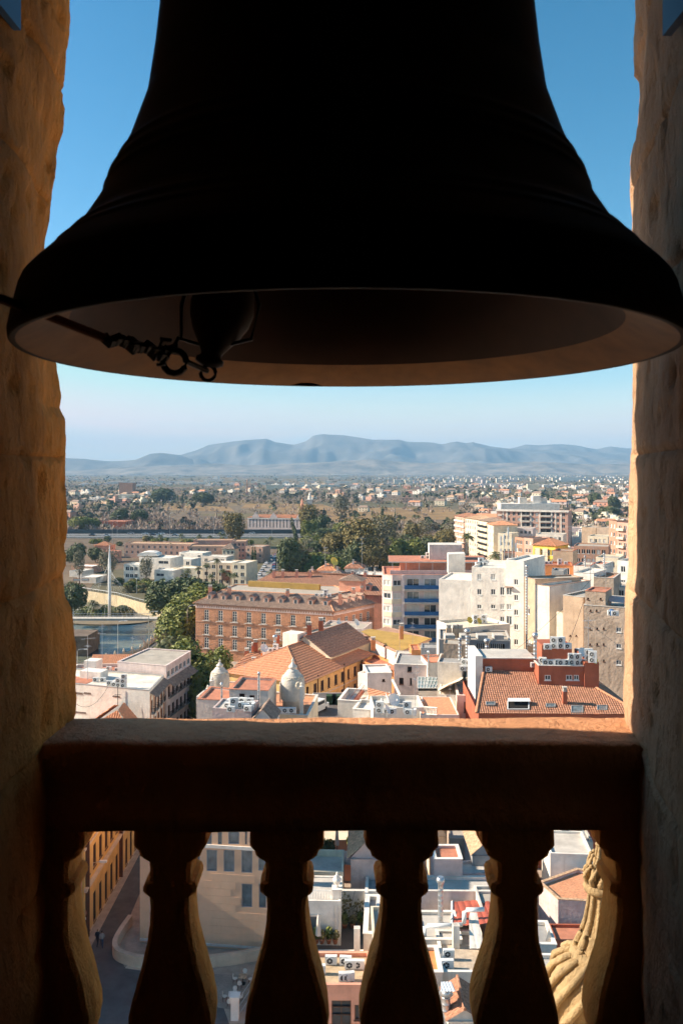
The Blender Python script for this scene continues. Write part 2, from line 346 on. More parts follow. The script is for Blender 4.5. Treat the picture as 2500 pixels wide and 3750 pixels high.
    def hip(s, rise, over, tmat, inset=None, period=.26, row=None, gable=False, ridge=True, amp=None):
        """hip or gable roof on a four-sided footprint, ridge along the longer direction of edges 0/1"""
        o = ring_inset(s.pts, -over); z = s.h; p = [Vector((q[0], q[1], z)) for q in o]
        L0 = (p[1]-p[0]).length; L1 = (p[2]-p[1]).length
        if L0 < L1: p = p[1:]+p[:1]; L0, L1 = L1, L0
        ins = L1/2 if inset is None else inset
        if gable: ins = 0
        ex = (p[1]-p[0]).normalized()
        rl = (p[0]+p[3])/2 + ex*ins + Vector((0, 0, rise)); rr = (p[1]+p[2])/2 - ex*ins + Vector((0, 0, rise))
        m = MB()
        slope(m, p[0], p[1], rr, rl, period, amp, row); slope(m, p[2], p[3], rl, rr, period, amp, row)
        if not gable: slope(m, p[1], p[2], rr, rr, period, amp, row); slope(m, p[3], p[0], rl, rl, period, amp, row)
        else:
            w = MB(); qq = [Vector((q[0], q[1], z)) for q in s.pts]
            if (qq[1]-qq[0]).length < (qq[2]-qq[1]).length: qq = qq[1:]+qq[:1]
            
            for i0, i1 in ((1, 2), (3, 0)): w = MB(); w.poly([qq[i0], qq[i1], (qq[i0]+qq[i1])/2+Vector((0, 0, rise-.05))]); w.build('gable', s.wall, s.root)
        r = m.build('roof', tmat, s.root)
        u = MB(); u.poly([(q.x, q.y, z-.02) for q in p][::-1]); u.build('soffit', s.wall, s.root)
        if ridge:
            c = MB(); up = Vector((0, 0, .05)); c.tube([rl+up, rr+up], .13, 6)
            if not gable:
                for a, b in ((p[0], rl), (p[3], rl), (p[1], rr), (p[2], rr)): c.tube([a+up, b+up], .12, 6)
            c.build('ridge_cap', tmat, r)
        return p, rl, rr
    def child(s, name, mb, m, smooth=False):                 # a part given in world coordinates
        mb.v = [(v[0]-s.o.x, v[1]-s.o.y, v[2]-s.o.z) for v in mb.v]; return mb.build(name, m, s.root, smooth=smooth)
    def chimney(s, X, Y, Z, w, h, m=None, cap=GREYL, d=None):
        d = d or w; q = MB(); q.box(X-w/2, Y-d/2, Z-.6, X+w/2, Y+d/2, Z+h); c = s.child('chimney', q, m or s.wall)
        q = MB()
        for k in range(3): q.box(X-w*.42, Y-d*.42, Z+h+.02+k*.16, X+w*.42, Y+d*.42, Z+h+.12+k*.16)
        q.box(X-w*.55, Y-d*.55, Z+h+.5, X+w*.55, Y+d*.55, Z+h+.58); q.box(X-w*.25, Y-d*.25, Z+h, X+w*.25, Y+d*.25, Z+h+.5)
        q.v = [(v[0]-s.o.x, v[1]-s.o.y, v[2]-s.o.z) for v in q.v]; q.build('cowl', cap, c)
def slope(m, A, B, C, D, period=.26, amp=None, row=None, mi=0):
    """tiled roof plane: eave A->B, ridge D->C; half-round columns run up the slope, with stepped courses when row is given"""
    A, B, C, D = Vector(A), Vector(B), Vector(C), Vector(D)
    e = (B-A).normalized(); W = (B-A).length; dv = D-A; s = (dv - e*dv.dot(e))
    if s.length < .01: dv = C-A; s = dv - e*dv.dot(e)
    s.normalize(); n = e.cross(s)
    if n.z < 0: n = -n
    ud, vd = (D-A).dot(e), (D-A).dot(s); uc, vc = (C-A).dot(e), (C-A).dot(s)
    amp = period*.32 if amp is None else amp
    def top(u):
        if u < ud and ud > 1e-4: return vd*u/ud
        if u > uc and uc < W-1e-4: return vc*(W-u)/(W-uc)
        return vd + (vc-vd)*((u-ud)/(uc-ud) if uc-ud > 1e-4 else 0)
    k = max(1, int(W/period)); pr = W/k; us = [pr*(i+q) for i in range(k) for q in (0, .25, .5, .75)] + [W]
    wave = (0, .75, 1, .75)
    vm = max(vd, vc); prev = None
    nr = max(1, int(vm/row)) if row else 1
    for i, u in enumerate(us):
        t = max(0, top(u)); w = wave[i % 4]*amp; st = []
        for r in range(nr):
            v0 = vm*r/nr; v1 = vm*(r+1)/nr
            if r and v0 >= t: break
            v1 = min(v1, t); lift = (.035 if row < .55 else .075) if row else 0
            st += [A + e*u + s*v0 + n*(w+lift), A + e*u + s*v1 + n*w]
        idx = list(range(len(m.v), len(m.v)+len(st))); m.v += [tuple(p) for p in st]
        if prev:
            for a in range(min(len(prev), len(idx))-1): m.face((prev[a], idx[a], idx[a+1], prev[a+1]), mi)
        prev = idx
def edge2(p1, p2, Y1):
    a = P(p1[0], p1[1], Y1); Y2 = Y1*(p1[1]-HY)/(p2[1]-HY); b = P(p2[0], p2[1], Y2); return a, b
def qb(name, label, cat, p1, p2, Y1, depth, wall, base=0., group=None, skew=0.):
    a, b = edge2(p1, p2, Y1); d = (b-a).normalized(); pr = Vector((-d.y, d.x, 0)); c, s_ = math.cos(skew), math.sin(skew)
    pr = Vector((pr.x*c-pr.y*s_, pr.x*s_+pr.y*c, 0))
    return Bld(name, label, cat, [(a.x, a.y), (b.x, b.y), (b.x+pr.x*depth, b.y+pr.y*depth), (a.x+pr.x*depth, a.y+pr.y*depth)], a.z, wall, base, group)
# ------------------------------------------------------------------ terrain, river, mountains
RIVER = [(-260, 150), (-140, 200), (-67, 213), (-64, 217), (-56, 231), (-55, 252), (-58, 285), (-66, 306), (-78, 320), (-89, 334), (-108.6, 350), (-170, 390), (-300, 430)]
GX = 26000
def fieldmat():
    m = bpy.data.materials.new('plain of fields'); m.use_nodes = True; n = m.node_tree; L = n.links; b = n.nodes['Principled BSDF']; b.inputs['Roughness'].default_value = .95; b.inputs['Specular IOR Level'].default_value = .1
    g = n.nodes.new('ShaderNodeNewGeometry')
    def nz(s, d):
        k = n.nodes.new('ShaderNodeTexNoise'); k.inputs['Scale'].default_value = s; k.inputs['Detail'].default_value = d; L.new(g.outputs['Position'], k.inputs['Vector']); return k
    vr = n.nodes.new('ShaderNodeTexVoronoi'); vr.inputs['Scale'].default_value = .006; L.new(g.outputs['Position'], vr.inputs['Vector'])
    r = n.nodes.new('ShaderNodeValToRGB'); cs = [(0, (.15, .11, .08)), (.3, (.19, .14, .095)), (.5, (.10, .10, .055)), (.7, (.24, .17, .09)), (.85, (.14, .11, .075)), (1, (.18, .145, .105))]
    r.color_ramp.elements[0].color = cs[0][1] + (1,); r.color_ramp.elements[1].color = cs[-1][1] + (1,)
    for p, c in cs[1:-1]: q = r.color_ramp.elements.new(p); q.color = c + (1,)
    L.new(vr.outputs['Color'], r.inputs[0])
    f = nz(.09, 8); mm = n.nodes.new('ShaderNodeMixRGB'); mm.blend_type = 'OVERLAY'; mm.inputs[0].default_value = .6; L.new(r.outputs[0], mm.inputs[1]); L.new(f.outputs['Fac'], mm.inputs[2]); L.new(mm.outputs[0], b.inputs['Base Color'])
    return m
outer = [Vector((-GX, -3000, 0)), Vector((GX, -3000, 0)), Vector((GX, 16000, 0)), Vector((-GX, 16000, 0))]
hole = [Vector((x, y, 0)) for x, y in RIVER]
tri = tessellate_polygon([outer, hole]); vv = outer + hole
m = MB(); m.v = [tuple(p) for p in vv]
for t in tri:
    a, b_, c = (vv[i] for i in t)
    m.face(t if (b_-a).cross(c-a).z > 0 else t[::-1])
tag(m.build('ground', fieldmat()), kind='structure')
m = MB(); n = len(RIVER)
for i in range(n):
    a, b_ = RIVER[i], RIVER[(i+1) % n]
    m.quad((*a, -9), (*b_, -9), (*b_, 0), (*a, 0))
def water():
    w = bpy.data.materials.new('river water'); w.use_nodes = True; n = w.node_tree; L = n.links; b = n.nodes['Principled BSDF']
    b.inputs['Roughness'].default_value = .16; b.inputs['IOR'].default_value = 1.33
    g = n.nodes.new('ShaderNodeNewGeometry'); mp = n.nodes.new('ShaderNodeMapping'); mp.inputs['Scale'].default_value = (.03, .10, .1); L.new(g.outputs['Position'], mp.inputs[0])
    k = n.nodes.new('ShaderNodeTexNoise'); k.inputs['Scale'].default_value = 1.; k.inputs['Detail'].default_value = 4; L.new(mp.outputs[0], k.inputs['Vector'])
    r = n.nodes.new('ShaderNodeValToRGB'); r.color_ramp.elements[0].position = .46; r.color_ramp.elements[0].color = (.008, .03, .05, 1); r.color_ramp.elements[1].position = .62; r.color_ramp.elements[1].color = (.17, .17, .12, 1)
    L.new(k.outputs['Fac'], r.inputs[0]); L.new(r.outputs[0], b.inputs['Base Color'])
    z = n.nodes.new('ShaderNodeTexNoise'); z.inputs['Scale'].default_value = 1.2; z.inputs['Detail'].default_value = 4; L.new(g.outputs['Position'], z.inputs['Vector'])
    bp = n.nodes.new('ShaderNodeBump'); bp.inputs['Strength'].default_value = .55; bp.inputs['Distance'].default_value = .3; L.new(z.outputs['Fac'], bp.inputs['Height']); L.new(bp.outputs[0], b.inputs['Normal'])
    return w
EMB = mat('embankment stone', (.60, .47, .29), streak=.3, bump=.3, bscale=2)
tag(m.build('river_embankment', EMB), kind='structure')
m = MB(); m.poly([(x, y, -4.5) for x, y in RIVER]); m.v = [((x+64)*1.002-64, (y-280)*1.002+280, z) for x, y, z in m.v]
tag(m.build('river', water()), kind='structure')
# city ground: everything near is paved
m = MB(); m.poly([(-66.5, 212.5, .004), (-139, 199.5, .004), (-200, 60, .004), (-200, -60, .004), (200, -60, .004), (200, 560, .004), (40, 560, .004), (-20, 330, .004), (-53, 305, .004), (-54, 232, .004)])
tag(m.build('pavement', PAVE), kind='structure')

def ridge_range(name, pts, Y, run, ext, seed, rough, matr, base=-5):
    """a mountain range: crest through the photographed skyline at its own distance, spurs and gullies down to the plain"""
    cr = [((p[0]-CX)/FPX*Y, (HY-p[1])/FPX*Y+CH) for p in pts]
    cr = [(cr[0][0]-ext, 20), (cr[0][0]-ext*.4, cr[0][1]*.8)] + cr + [(cr[-1][0]+ext*.4, cr[-1][1]*.85), (cr[-1][0]+ext, 20)]
    m = MB(); NU, NV = 420, 30; x0, x1 = cr[0][0], cr[-1][0]
    for i in range(NU+1):
        x = x0+(x1-x0)*i/NU; k = 0
        while k < len(cr)-2 and cr[k+1][0] < x: k += 1
        t = (x-cr[k][0])/(cr[k+1][0]-cr[k][0]); h = cr[k][1]+(cr[k+1][1]-cr[k][1])*t
        h += noise.noise((x*.004, seed, 0))*h*.015
        for j in range(NV+1):
            v = j/NV*1.5
            if v <= 1:
                y = Y-run*(1-v); q = v**1.25
                g = noise.fractal((x*.0013, y*.0011, seed), 1.0, 2.0, 6)
                z = base+(h-base)*q*(1+rough*(1-v)*g*1.6)+ (abs(noise.noise((x*.003, y*.0012, seed+5))))*-h*.5*q*(1-v)*2
            else: y = Y+run*(v-1); z = base+(h-base)*(1-(v-1)*1.2)
            m.v.append((x, y, z))
    for i in range(NU):
        for j in range(NV):
            a = i*(NV+1)+j; m.face((a, a+NV+1, a+NV+2, a+1))
    return tag(m.build(name, matr, smooth=True), kind='structure')
main_pts = [(253, 1690), (500, 1688), (663, 1665), (719, 1649), (761, 1630), (803, 1624), (852, 1617), (930, 1609), (975, 1606), (1007, 1620), (1073, 1628), (1119, 1617), (1147, 1596), (1182, 1590), (1252, 1593), (1313, 1602), (1369, 1610), (1460, 1610), (1488, 1618), (1587, 1621), (1615, 1626), (1671, 1617), (1706, 1623), (1727, 1619), (1797, 1635), (1867, 1643)]
ridge_range('mountain_range', main_pts, 11500, 2600, 3000, 3.1, .95, ROCKM)
ridge_range('mountain_range', [(1780, 1650), (1867, 1643), (1923, 1628), (1980, 1630), (2057, 1626), (2106, 1631), (2183, 1645), (2232, 1635), (2302, 1642), (2500, 1640)], 12800, 2600, 3500, 8.3, .95, ROCKM)
ridge_range('mountain_range', [(200, 1676), (253, 1678), (305, 1680), (410, 1691), (495, 1684), (551, 1661), (593, 1658), (656, 1666), (720, 1688), (760, 1697), (860, 1712)], 9800, 1500, 2500, 12.7, .9, ROCKM)
ROCKT = mat('pale eroded foothill', (.15, .13, .10), scale=.006, var=.4, col2=(.36, .28, .20))
ridge_range('foothills', [(700, 1702), (790, 1697), (900, 1704), (1010, 1700), (1150, 1694), (1290, 1686), (1370, 1682), (1450, 1690), (1560, 1696), (1690, 1692), (1800, 1698), (1960, 1690), (2040, 1694), (2150, 1700), (2300, 1698)], 8600, 900, 1500, 21.2, .9, ROCKT)
HAZE = MB(); HAZE.box(-24000, -2500, -12, 24000, 15500, 600)
hz = bpy.data.materials.new('hazy air'); hz.use_nodes = True; hn = hz.node_tree; hn.nodes.clear()
ho = hn.nodes.new('ShaderNodeOutputMaterial'); hv = hn.nodes.new('ShaderNodeVolumePrincipled'); hn.links.new(hv.outputs[0], ho.inputs['Volume'])
hv.inputs['Color'].default_value = (.38, .68, 1.0, 1); hv.inputs['Density'].default_value = .000084; hv.inputs['Anisotropy'].default_value = 0.0
tag(HAZE.build('haze', hz), 'pale blue haze lying over the plain', 'haze', kind='stuff')

# ------------------------------------------------------------------ the bell tower round the camera
tower = thing('bell_tower', 'weathered golden stone belfry window with balustrade framing the view', 'bell tower', (0, 0, 0))
YO, YI = 2.73, 1.2
def zy(y, Y): return CH + (HY-y)/FPX*Y
LEFT_E = [(-400, 262), (0, 258), (100, 258), (200, 250), (330, 245), (400, 241), (500, 234), (545, 220), (600, 216), (660, 214), (700, 206), (800, 188), (900, 174), (1000, 176), (1200, 200), (1340, 228), (1450, 236), (1495, 231), (1530, 248), (1650, 252), (1850, 256), (2070, 258), (2095, 246), (2180, 247), (2225, 271), (2300, 280), (2600, 281), (2640, 270), (3200, 262), (4200, 262)]
RIGHT_E = [(-400, 2312), (0, 2315), (200, 2312), (290, 2318), (312, 2338), (400, 2340), (530, 2334), (570, 2315), (640, 2310), (800, 2306), (1340, 2303), (1640, 2302), (1680, 2296), (2080, 2296), (2150, 2288), (2300, 2280), (2600, 2279), (2640, 2290), (3200, 2310), (4200, 2310)]
def edge_x(tab, z):
    y = HY-(z-CH)*FPX/YO
    for (a, xa), (b, xb) in zip(tab, tab[1:]):
        if a <= y <= b: return (xa+(xb-xa)*(y-a)/(b-a)-CX)/FPX*YO
    return (tab[-1][1]-CX)/FPX*YO
def stone_grid(m, fn, nu, nv):
    k = len(m.v)
    for i in range(nu+1):
        for j in range(nv+1): m.v.append(tuple(fn(i/nu, j/nv)))
    for i in range(nu):
        for j in range(nv): a = k+i*(nv+1)+j; m.face((a, a+nv+1, a+nv+2, a+1))
def jamb(side, tab, mt, zs):
    par = None
    for bi, (z0, z1) in enumerate(zip(zs, zs[1:])):
        m = MB(); g = 0.; base = (-.871 if side < 0 else .925)
        def face(u, v):                              # u: room side -> outer arris, v: up
            Y = YI+(YO-YI)*(u**.8); z = z0+g+(z1-z0-2*g)*v
            w = max(0, min(1, (Y-2.25)/.48)); w = w*w*(3-2*w)
            x = base + (edge_x(tab, z)-base)*w
            if side > 0: x += max(0, (2.73-Y))*-.2
            d = noise.fractal((Y*6, z*4.5, side*3), .9, 2, 6)*.010 + noise.noise((Y*1.7, z*1.3, side*7))*.012
            pit = noise.noise((Y*16, z*11, side*5+2)); d -= .016*max(0, pit-.28)/.4
            ed = min(v, 1-v)*(z1-z0); d -= .010*max(0, 1-ed/.014)*(1 if YO-Y > .06 else 0)
            ru = (YO-Y)
            if ru < .03: d -= .012*(1-ru/.03)**2
            return (x - side*d*1.0, Y, z)
        stone_grid(m, face, 60, 34)
        def outf(u, v):
            z = z0+g+(z1-z0-2*g)*v; x0 = edge_x(tab, z); return (x0 + side*(.035+u*1.6), YO + .004*math.sin(z*30), z)
        stone_grid(m, outf, 6, 34)
        bx = face(0, .5)[0]
        m.quad((bx, YI, z0+g), (bx+side*1.6, YI, z0+g), (bx+side*1.6, YI, z1-g), (bx, YI, z1-g))
        o = m.build('jamb_stone', mt, tower, smooth=True)
ZL = [zy(y, YO) for y in (4100, 3560, 3110, 2655, 2108, 1676, 1235, 760, 330, -120, -560)]
ZR = [zy(y, YO) for y in (4100, 3500, 3000, 2640, 2150, 1668, 1180, 720, 290, -160, -560)]
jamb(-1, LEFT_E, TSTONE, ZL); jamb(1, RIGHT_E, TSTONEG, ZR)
# the mortar core behind the jamb stones keeps the joints closed
m = MB(); z0, z1 = ZL[0], ZL[-1]
m.box(-3.6, YI+.01, z0, -1.0, YO-.012, z1); m.box(.99, YI+.01, z0, 3.6, YO-.07, z1); m.build('wall_core', TDARK, tower)
# added blue plates filling in for sky gaps at the top of both reveals
BLUEP = mat('sky gap blue', (.03, .09, .20), rough=.5)
for pts, s_ in (([(0, 0), (78, 0), (78, 112), (0, 14)], -1), ([(2424, 0), (2500, 0), (2500, 38), (2424, 132)], 1)):
    m = MB(); q = []
    for px, py in pts + [(pts[1][0], -160), (pts[0][0], -160)][:0]:
        X = -.85 if s_ < 0 else .72; d = ray(px, py); t = X/d.x; q.append(Vector((X, t, CH+d.z*t)))
    up = Vector((0, 0, .35)); q2 = [q[0]+up, q[1]+up, q[1], q[2], q[3], q[0]] if s_ < 0 else [q[0]+up, q[1]+up, q[1], q[2], q[3], q[0]]
    for off in (0, s_*.02): m.poly([v+Vector((off, 0, 0)) for v in (q2 if off == 0 else q2[::-1])])
    k = len(q2)
    for i in range(k): j = (i+1) % k; m.face((i, j, k+(k-1-j), k+(k-1-i)))
    m.build('sky_gap_plate', BLUEP, tower)
# chamber: floor, vault, walls behind the camera
m = MB(); m.box(-3.6, -5, CH-2.3, 3.6, YO+.15, CH-1.9); m.build('floor', TDARK, tower)
m = MB(); m.box(-3.6, -5, CH+2.02, 3.6, YO+.1, CH+3.2); m.build('vault', TDARK, tower)
for nm, b in (('chamber_wall', (-4, -5, CH-2.3, -3.6, YO, CH+3.2)), ('chamber_wall', (3.6, -5, CH-2.3, 4, YO, CH+3.2)), ('chamber_wall', (-4, -5.4, CH-2.3, 4, -5, CH+3.2))):
    m = MB(); m.box(*b); m.build(nm, TDARK, tower)
m = MB(); m.box(-3.6, YI-.02, CH-2.3, -.98, YI, CH+3.2); m.box(1.02, YI-.02, CH-2.3, 3.6, YI, CH+3.2); m.build('chamber_wall', TDARK, tower)
# shaft and cornice below the window
m = MB(); m.box(-7, -11, 0, 7, 2.6, CH-2.3); m.build('shaft', STONE, tower)
m = MB(); m.box(-7.4, 2.6, 44.2, 7.4, 7.0, 45.0); m.box(-7.2, 2.6, 43.6, 7.2, 6.6, 44.2); m.box(-7, 2.6, 0, 7, 6.2, 43.6); m.build('cornice', STONE, tower)
TSTONEB = stone_mat('baluster stone', (.84, .38, .09), (.18, .08, .03), .6)
TSTONER = stone_mat('brown rail stone', (.84, .40, .20), (.22, .09, .045), .5)
# balustrade: coping rail
m = MB()
prof = [(2.735, -1.06), (2.735, -.84), (2.728, -.812), (2.71, -.802), (2.60, -.797), (2.48, -.797), (2.462, -.8), (2.453, -.808), (2.451, -.84), (2.458, -.872), (2.475, -.885), (2.478, -.93), (2.492, -.945), (2.492, -1.0), (2.478, -1.015), (2.478, -1.066)]
NX = 130
for i in range(NX+1):
    x = -1.05+2.15*i/NX
    for j, (y, z) in enumerate(prof):
        nn = noise.fractal((x*4, y*5, z*5), 1, 2, 4)*.008 + noise.noise((x*1.7, j*.4, 3))*.004
        m.v.append((x, y-nn*.8, CH+z+nn))
k = len(prof)
for i in range(NX):
    for j in range(k): a = i*k+j; b_ = i*k+(j+1) % k; m.face((a, b_, b_+k, a+k))
rail = m.build('coping_rail', TSTONER, tower, smooth=True)
BP = [(3042, 132), (3108, 135), (3118, 128), (3128, 117), (3146, 112), (3158, 96), (3166, 78), (3200, 74), (3238, 75), (3246, 92), (3262, 98), (3278, 97), (3288, 88), (3298, 73), (3340, 70), (3400, 74), (3470, 83), (3540, 99), (3610, 120), (3680, 139), (3740, 151), (3790, 154), (3850, 144), (3900, 115), (3912, 135), (3960, 135)]
YB0, YB1 = 2.49, 2.65
for cxp in (168, 617, 1046, 1473, 1900, 2337):
    X = (cxp-CX)/FPX*2.48; m = MB(); L = []; ph = random.random()*9
    for y, hw in BP: L.append((hw/FPX*2.48, CH+(HY-y)/FPX*2.48))
    fine = []
    for (a, za), (b_, zb) in zip(L, L[1:]):
        kk = max(1, int(abs(za-zb)/.02))
        for q in range(kk): fine.append((a+(b_-a)*q/kk, za+(zb-za)*q/kk))
    fine.append(L[-1]); N = len(fine); ys = [(YB0, -.012), (YB0+.012, 0), ((YB0+YB1)/2, .002), (YB1-.012, 0), (YB1, -.012)]
    for sgn in (-1, 1):
        for (y, dw) in ys:
            for (hw, z) in fine:
                nn = noise.fractal((X*9+sgn*5, y*12+ph, z*9), 1, 2, 4)*.004
                m.v.append((X+sgn*(hw+dw+nn), y, z))
    S = len(ys)*N
    for s_ in range(2):
        for a in range(len(ys)-1):
            for i in range(N-1):
                p = s_*S+a*N+i; q = (p, p+N, p+N+1, p+1); m.face(q if s_ else q[::-1])
    for (off, fl) in ((0, 0), ((len(ys)-1)*N, 1)):
        for i in range(N-1):
            q = (off+i, S+off+i, S+off+i+1, off+i+1); m.face(q[::-1] if fl else q)
    m.build('baluster', TSTONEB, rail, smooth=False)
m = MB(); m.box(-1.1, 2.44, CH-1.95, 1.1, 2.68, CH+(HY-3955)/FPX*2.48); m.build('plinth', TSTONEG, tower)

# ------------------------------------------------------------------ the bell
BCX, BCY = (1270-CX)/FPX*1.87, 1.87
sil = [(-900, 600), (-300, 662), (0, 685), (160, 703), (319, 728), (478, 788), (590, 848), (702, 900), (797, 967), (885, 1079), (965, 1174), (1020, 1206), (1100, 1228), (1180, 1247), (1225, 1251), (2000, 1251)]
def hwt(y):
    for (a, ha), (b2, hb) in zip(sil, sil[1:]):
        if a <= y <= b2: return ha+(hb-ha)*(y-a)/(b2-a)
    return 600
def rfit(z):                                          # widest ring at this height that keeps inside the measured outline
    lo, hi = .1, .72
    for _ in range(22):
        r = (lo+hi)/2; ok = True
        for k in range(37):
            ph = math.pi*k/36-math.pi/2; dp = 1.87+r*math.sin(ph)
            if r*math.cos(ph)/dp*FPX > hwt(HY-z/dp*FPX): ok = False; break
        lo, hi = (r, hi) if ok else (lo, r)
    return lo
prof = [(rfit(1.10-.843*i/60), 1.10-.843*i/60) for i in range(60)]
r0_ = prof[0][0]; prof = [(.02, 1.62), (r0_*.55, 1.60), (r0_*.8, 1.55), (r0_*.91, 1.46), (r0_*.97, 1.3), (r0_*.99, 1.2)] + prof + [(.702, .257), (.699, .2535), (.688, .2545)]
full = []
for (r0, z0), (r1, z1) in zip(prof, prof[1:]):
    for q in range(4): full.append((r0+(r1-r0)*q/4, z0+(z1-z0)*q/4))
full.append(prof[-1])
def bead(r, z):                                       # raised rings cast round the bell
    for zb, w, h in ((.60, .012, .006), (.63, .008, .004), (.575, .008, .004), (.455, .008, .005), (.43, .006, .004), (1.25, .012, .006)):
        r += h*math.exp(-((z-zb)/w)**2)
    return r
dense = []
for (r0, z0), (r1, z1) in zip(full, full[1:]):
    k = max(1, int(abs(z1-z0)/.006))
    for q in range(k): t = q/k; dense.append((bead(r0+(r1-r0)*t, z0+(z1-z0)*t), z0+(z1-z0)*t))
dense.append(full[-1])
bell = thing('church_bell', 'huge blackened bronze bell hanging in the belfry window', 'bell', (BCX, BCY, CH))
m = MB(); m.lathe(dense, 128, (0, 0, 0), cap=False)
n0 = len(m.v)
body = m.build('body', BELLM, bell, smooth=True)
m = MB()
lip = [(.688, .2545), (.655, .268), (.62, .286), (.587, .306)]
m.lathe(lip, 128, cap=False)
# a chip broken out of the rim
for i, v in enumerate(m.v):
    a = math.atan2(v[1], v[0]); da = abs(a-R(99.5))
    if da < R(3.2) and v[2] < .262: m.v[i] = (v[0]*.995, v[1]*.995, v[2]+.008)
m.build('lip', BELLI, bell, smooth=True)
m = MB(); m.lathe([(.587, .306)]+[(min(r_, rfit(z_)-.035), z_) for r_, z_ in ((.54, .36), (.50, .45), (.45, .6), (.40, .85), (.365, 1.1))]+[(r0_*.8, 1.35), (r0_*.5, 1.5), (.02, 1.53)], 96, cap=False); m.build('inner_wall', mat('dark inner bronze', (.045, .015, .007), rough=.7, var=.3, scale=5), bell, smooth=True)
m = MB()
for a in range(4):
    t = a*math.pi/2; m.tube([(.10*math.cos(t), .10*math.sin(t), 1.58), (.16*math.cos(t), .16*math.sin(t), 1.72), (.05*math.cos(t), .05*math.sin(t), 1.86)], .035, 8)
m.box(-.07, -.07, 1.8, .07, .07, 1.98); m.build('crown', BELLM, bell)
m = MB(); m.box(-.92, -.13, 1.9, .94, .13, 2.25); m.build('headstock', WOODD, bell)
cl = P(815, 1128, 1.80) - Vector((BCX, BCY, CH))
m = MB(); piv = Vector((0, 0, 1.5)); d = (cl-piv).normalized()
m.tube([piv, piv+(cl-piv)*.9], .022, 8)
prof_c = [(.022, -.14), (.035, -.10), (.058, -.05), (.069, 0), (.064, .03), (.050, .06), (.033, .085), (.023, .10), (.022, .108), (.030, .113), (.030, .122), (.016, .13)]
q = Vector((0, 0, 1)).rotation_difference(d).to_matrix(); k = MB(); k.lathe(prof_c, 20)
m2 = MB(); m2.v = [tuple(cl + q @ Vector(v)) for v in k.v]; m2.f = k.f; m2.m = k.m
kk = len(m.v); m.v += m2.v; m.f += [tuple(i+kk for i in f) for f in m2.f]; m.m += m2.m
clap = m.build('clapper', BELLM, bell, smooth=True)
m = MB(); e = cl + d*.132; m.tube([e+Vector((.016*math.cos(t*.5236), 0, -.012+.016*math.sin(t*.5236))) for t in range(13)], .0045, 6)
for sx in (-1, 1): m.tube([cl+Vector((sx*.05, -.03, .10)), cl+Vector((sx*.082, -.03, .0)), cl+Vector((sx*.074-.01, -.02, -.07)), cl+d*.09], .0045, 6)
m.build('shackle', IRON, clap)
bo = Vector((BCX, BCY, CH)); end = bo + cl + d*.14
rp = [P(-260, 985, 1.35), P(0, 1092, 1.42), P(200, 1165, 1.5), P(390, 1240, 1.58), P(520, 1265, 1.64), P(600, 1300, 1.70), P(640, 1325, 1.73)]
rope = thing('bell_rope', 'knotted red-brown rope pulled from the reveal to the clapper', 'rope', rp[-1])
m = MB(); m.tube([p-rp[-1] for p in rp[:4]], .0085, 8); m.build('cord', ROPE, rope)
m = MB(); random.seed(3)
for i in range(26):
    t = i/25; a = rp[3].lerp(rp[5], t); m.lathe([(.002, -.012), (.012+.006*random.random(), 0), (.002, .012)], 7, a-rp[-1]+Vector((random.uniform(-.004, .004), 0, random.uniform(-.006, .008))))
for i in range(7):
    a = rp[5]+Vector((random.uniform(-.02, .02), 0, random.uniform(-.02, .035))); m.tube([a-rp[-1], a-rp[-1]+Vector((random.uniform(-.03, .03), 0, random.uniform(-.03, .04)))], .004, 5)
m.build('knot', IRON, rope)
m = MB(); c = rp[-1]; m.tube([Vector((.024*math.cos(t*.5236), 0, .024*math.sin(t*.5236))) for t in range(13)], .007, 8); m.tube([Vector((.024, 0, 0)), end-c], .006, 6); m.build('ring', IRON, rope)

# ------------------------------------------------------------------ flame finial standing on the cornice outside
fx = (2192-CX)/FPX*6.0; fin = thing('flame_finial', 'golden carved stone flame finial on a fluted urn outside the balustrade', 'finial', (fx, 6.0, 45.0))
def fz(y): return CH+(HY-y)/FPX*6.0-45.0
def fr(px): return px/FPX*6.0
m = MB(); m.box(-.42, -.42, 0, .42, .42, .35); m.box(-.34, -.34, .35, .34, .34, fz(3900)); m.build('pedestal', STONE, fin)
pu = [(fr(80), fz(3900)), (fr(110), fz(3860)), (fr(140), fz(3800)), (fr(172), fz(3720)), (fr(186), fz(3640)), (fr(184), fz(3590)), (fr(165), fz(3540)), (fr(130), fz(3510)), (fr(100), fz(3495))]
pd = []
for (r0, z0), (r1, z1) in zip(pu, pu[1:]):
    for q in range(5): pd.append((r0+(r1-r0)*q/5, z0+(z1-z0)*q/5))
pd.append(pu[-1]); m = MB(); m.lathe([(r_*.93, z_) for r_, z_ in pd], 64); m.build('urn', FSTONE, fin, smooth=True)
for i in range(15):
    a0_ = 2*math.pi*i/15; pts = []
    for (r_, z_) in pd: aa = a0_+(z_-pd[0][1])*1.9; pts.append((r_*math.cos(aa), r_*math.sin(aa), z_))
    q = MB(); q.tube(pts, .042, 8, r2=.020); q.build('gadroon_rib', FSTONE, fin, smooth=True)
def ringp(y, r, t, nm):
    m = MB(); m.lathe([(fr(r-t), fz(y)-fr(t)), (fr(r-t*.3), fz(y)-fr(t)*.8), (fr(r), fz(y)), (fr(r-t*.3), fz(y)+fr(t)*.8), (fr(r-t), fz(y)+fr(t))], 40); m.build(nm, FSTONE, fin, smooth=True)
ringp(3497, 108, 26, 'collar'); ringp(3248, 58, 17, 'collar')
ps = [(fr(92), fz(3480)), (fr(84), fz(3455)), (fr(68), fz(3420)), (fr(52), fz(3370)), (fr(42), fz(3310)), (fr(38), fz(3265))]
pd = []
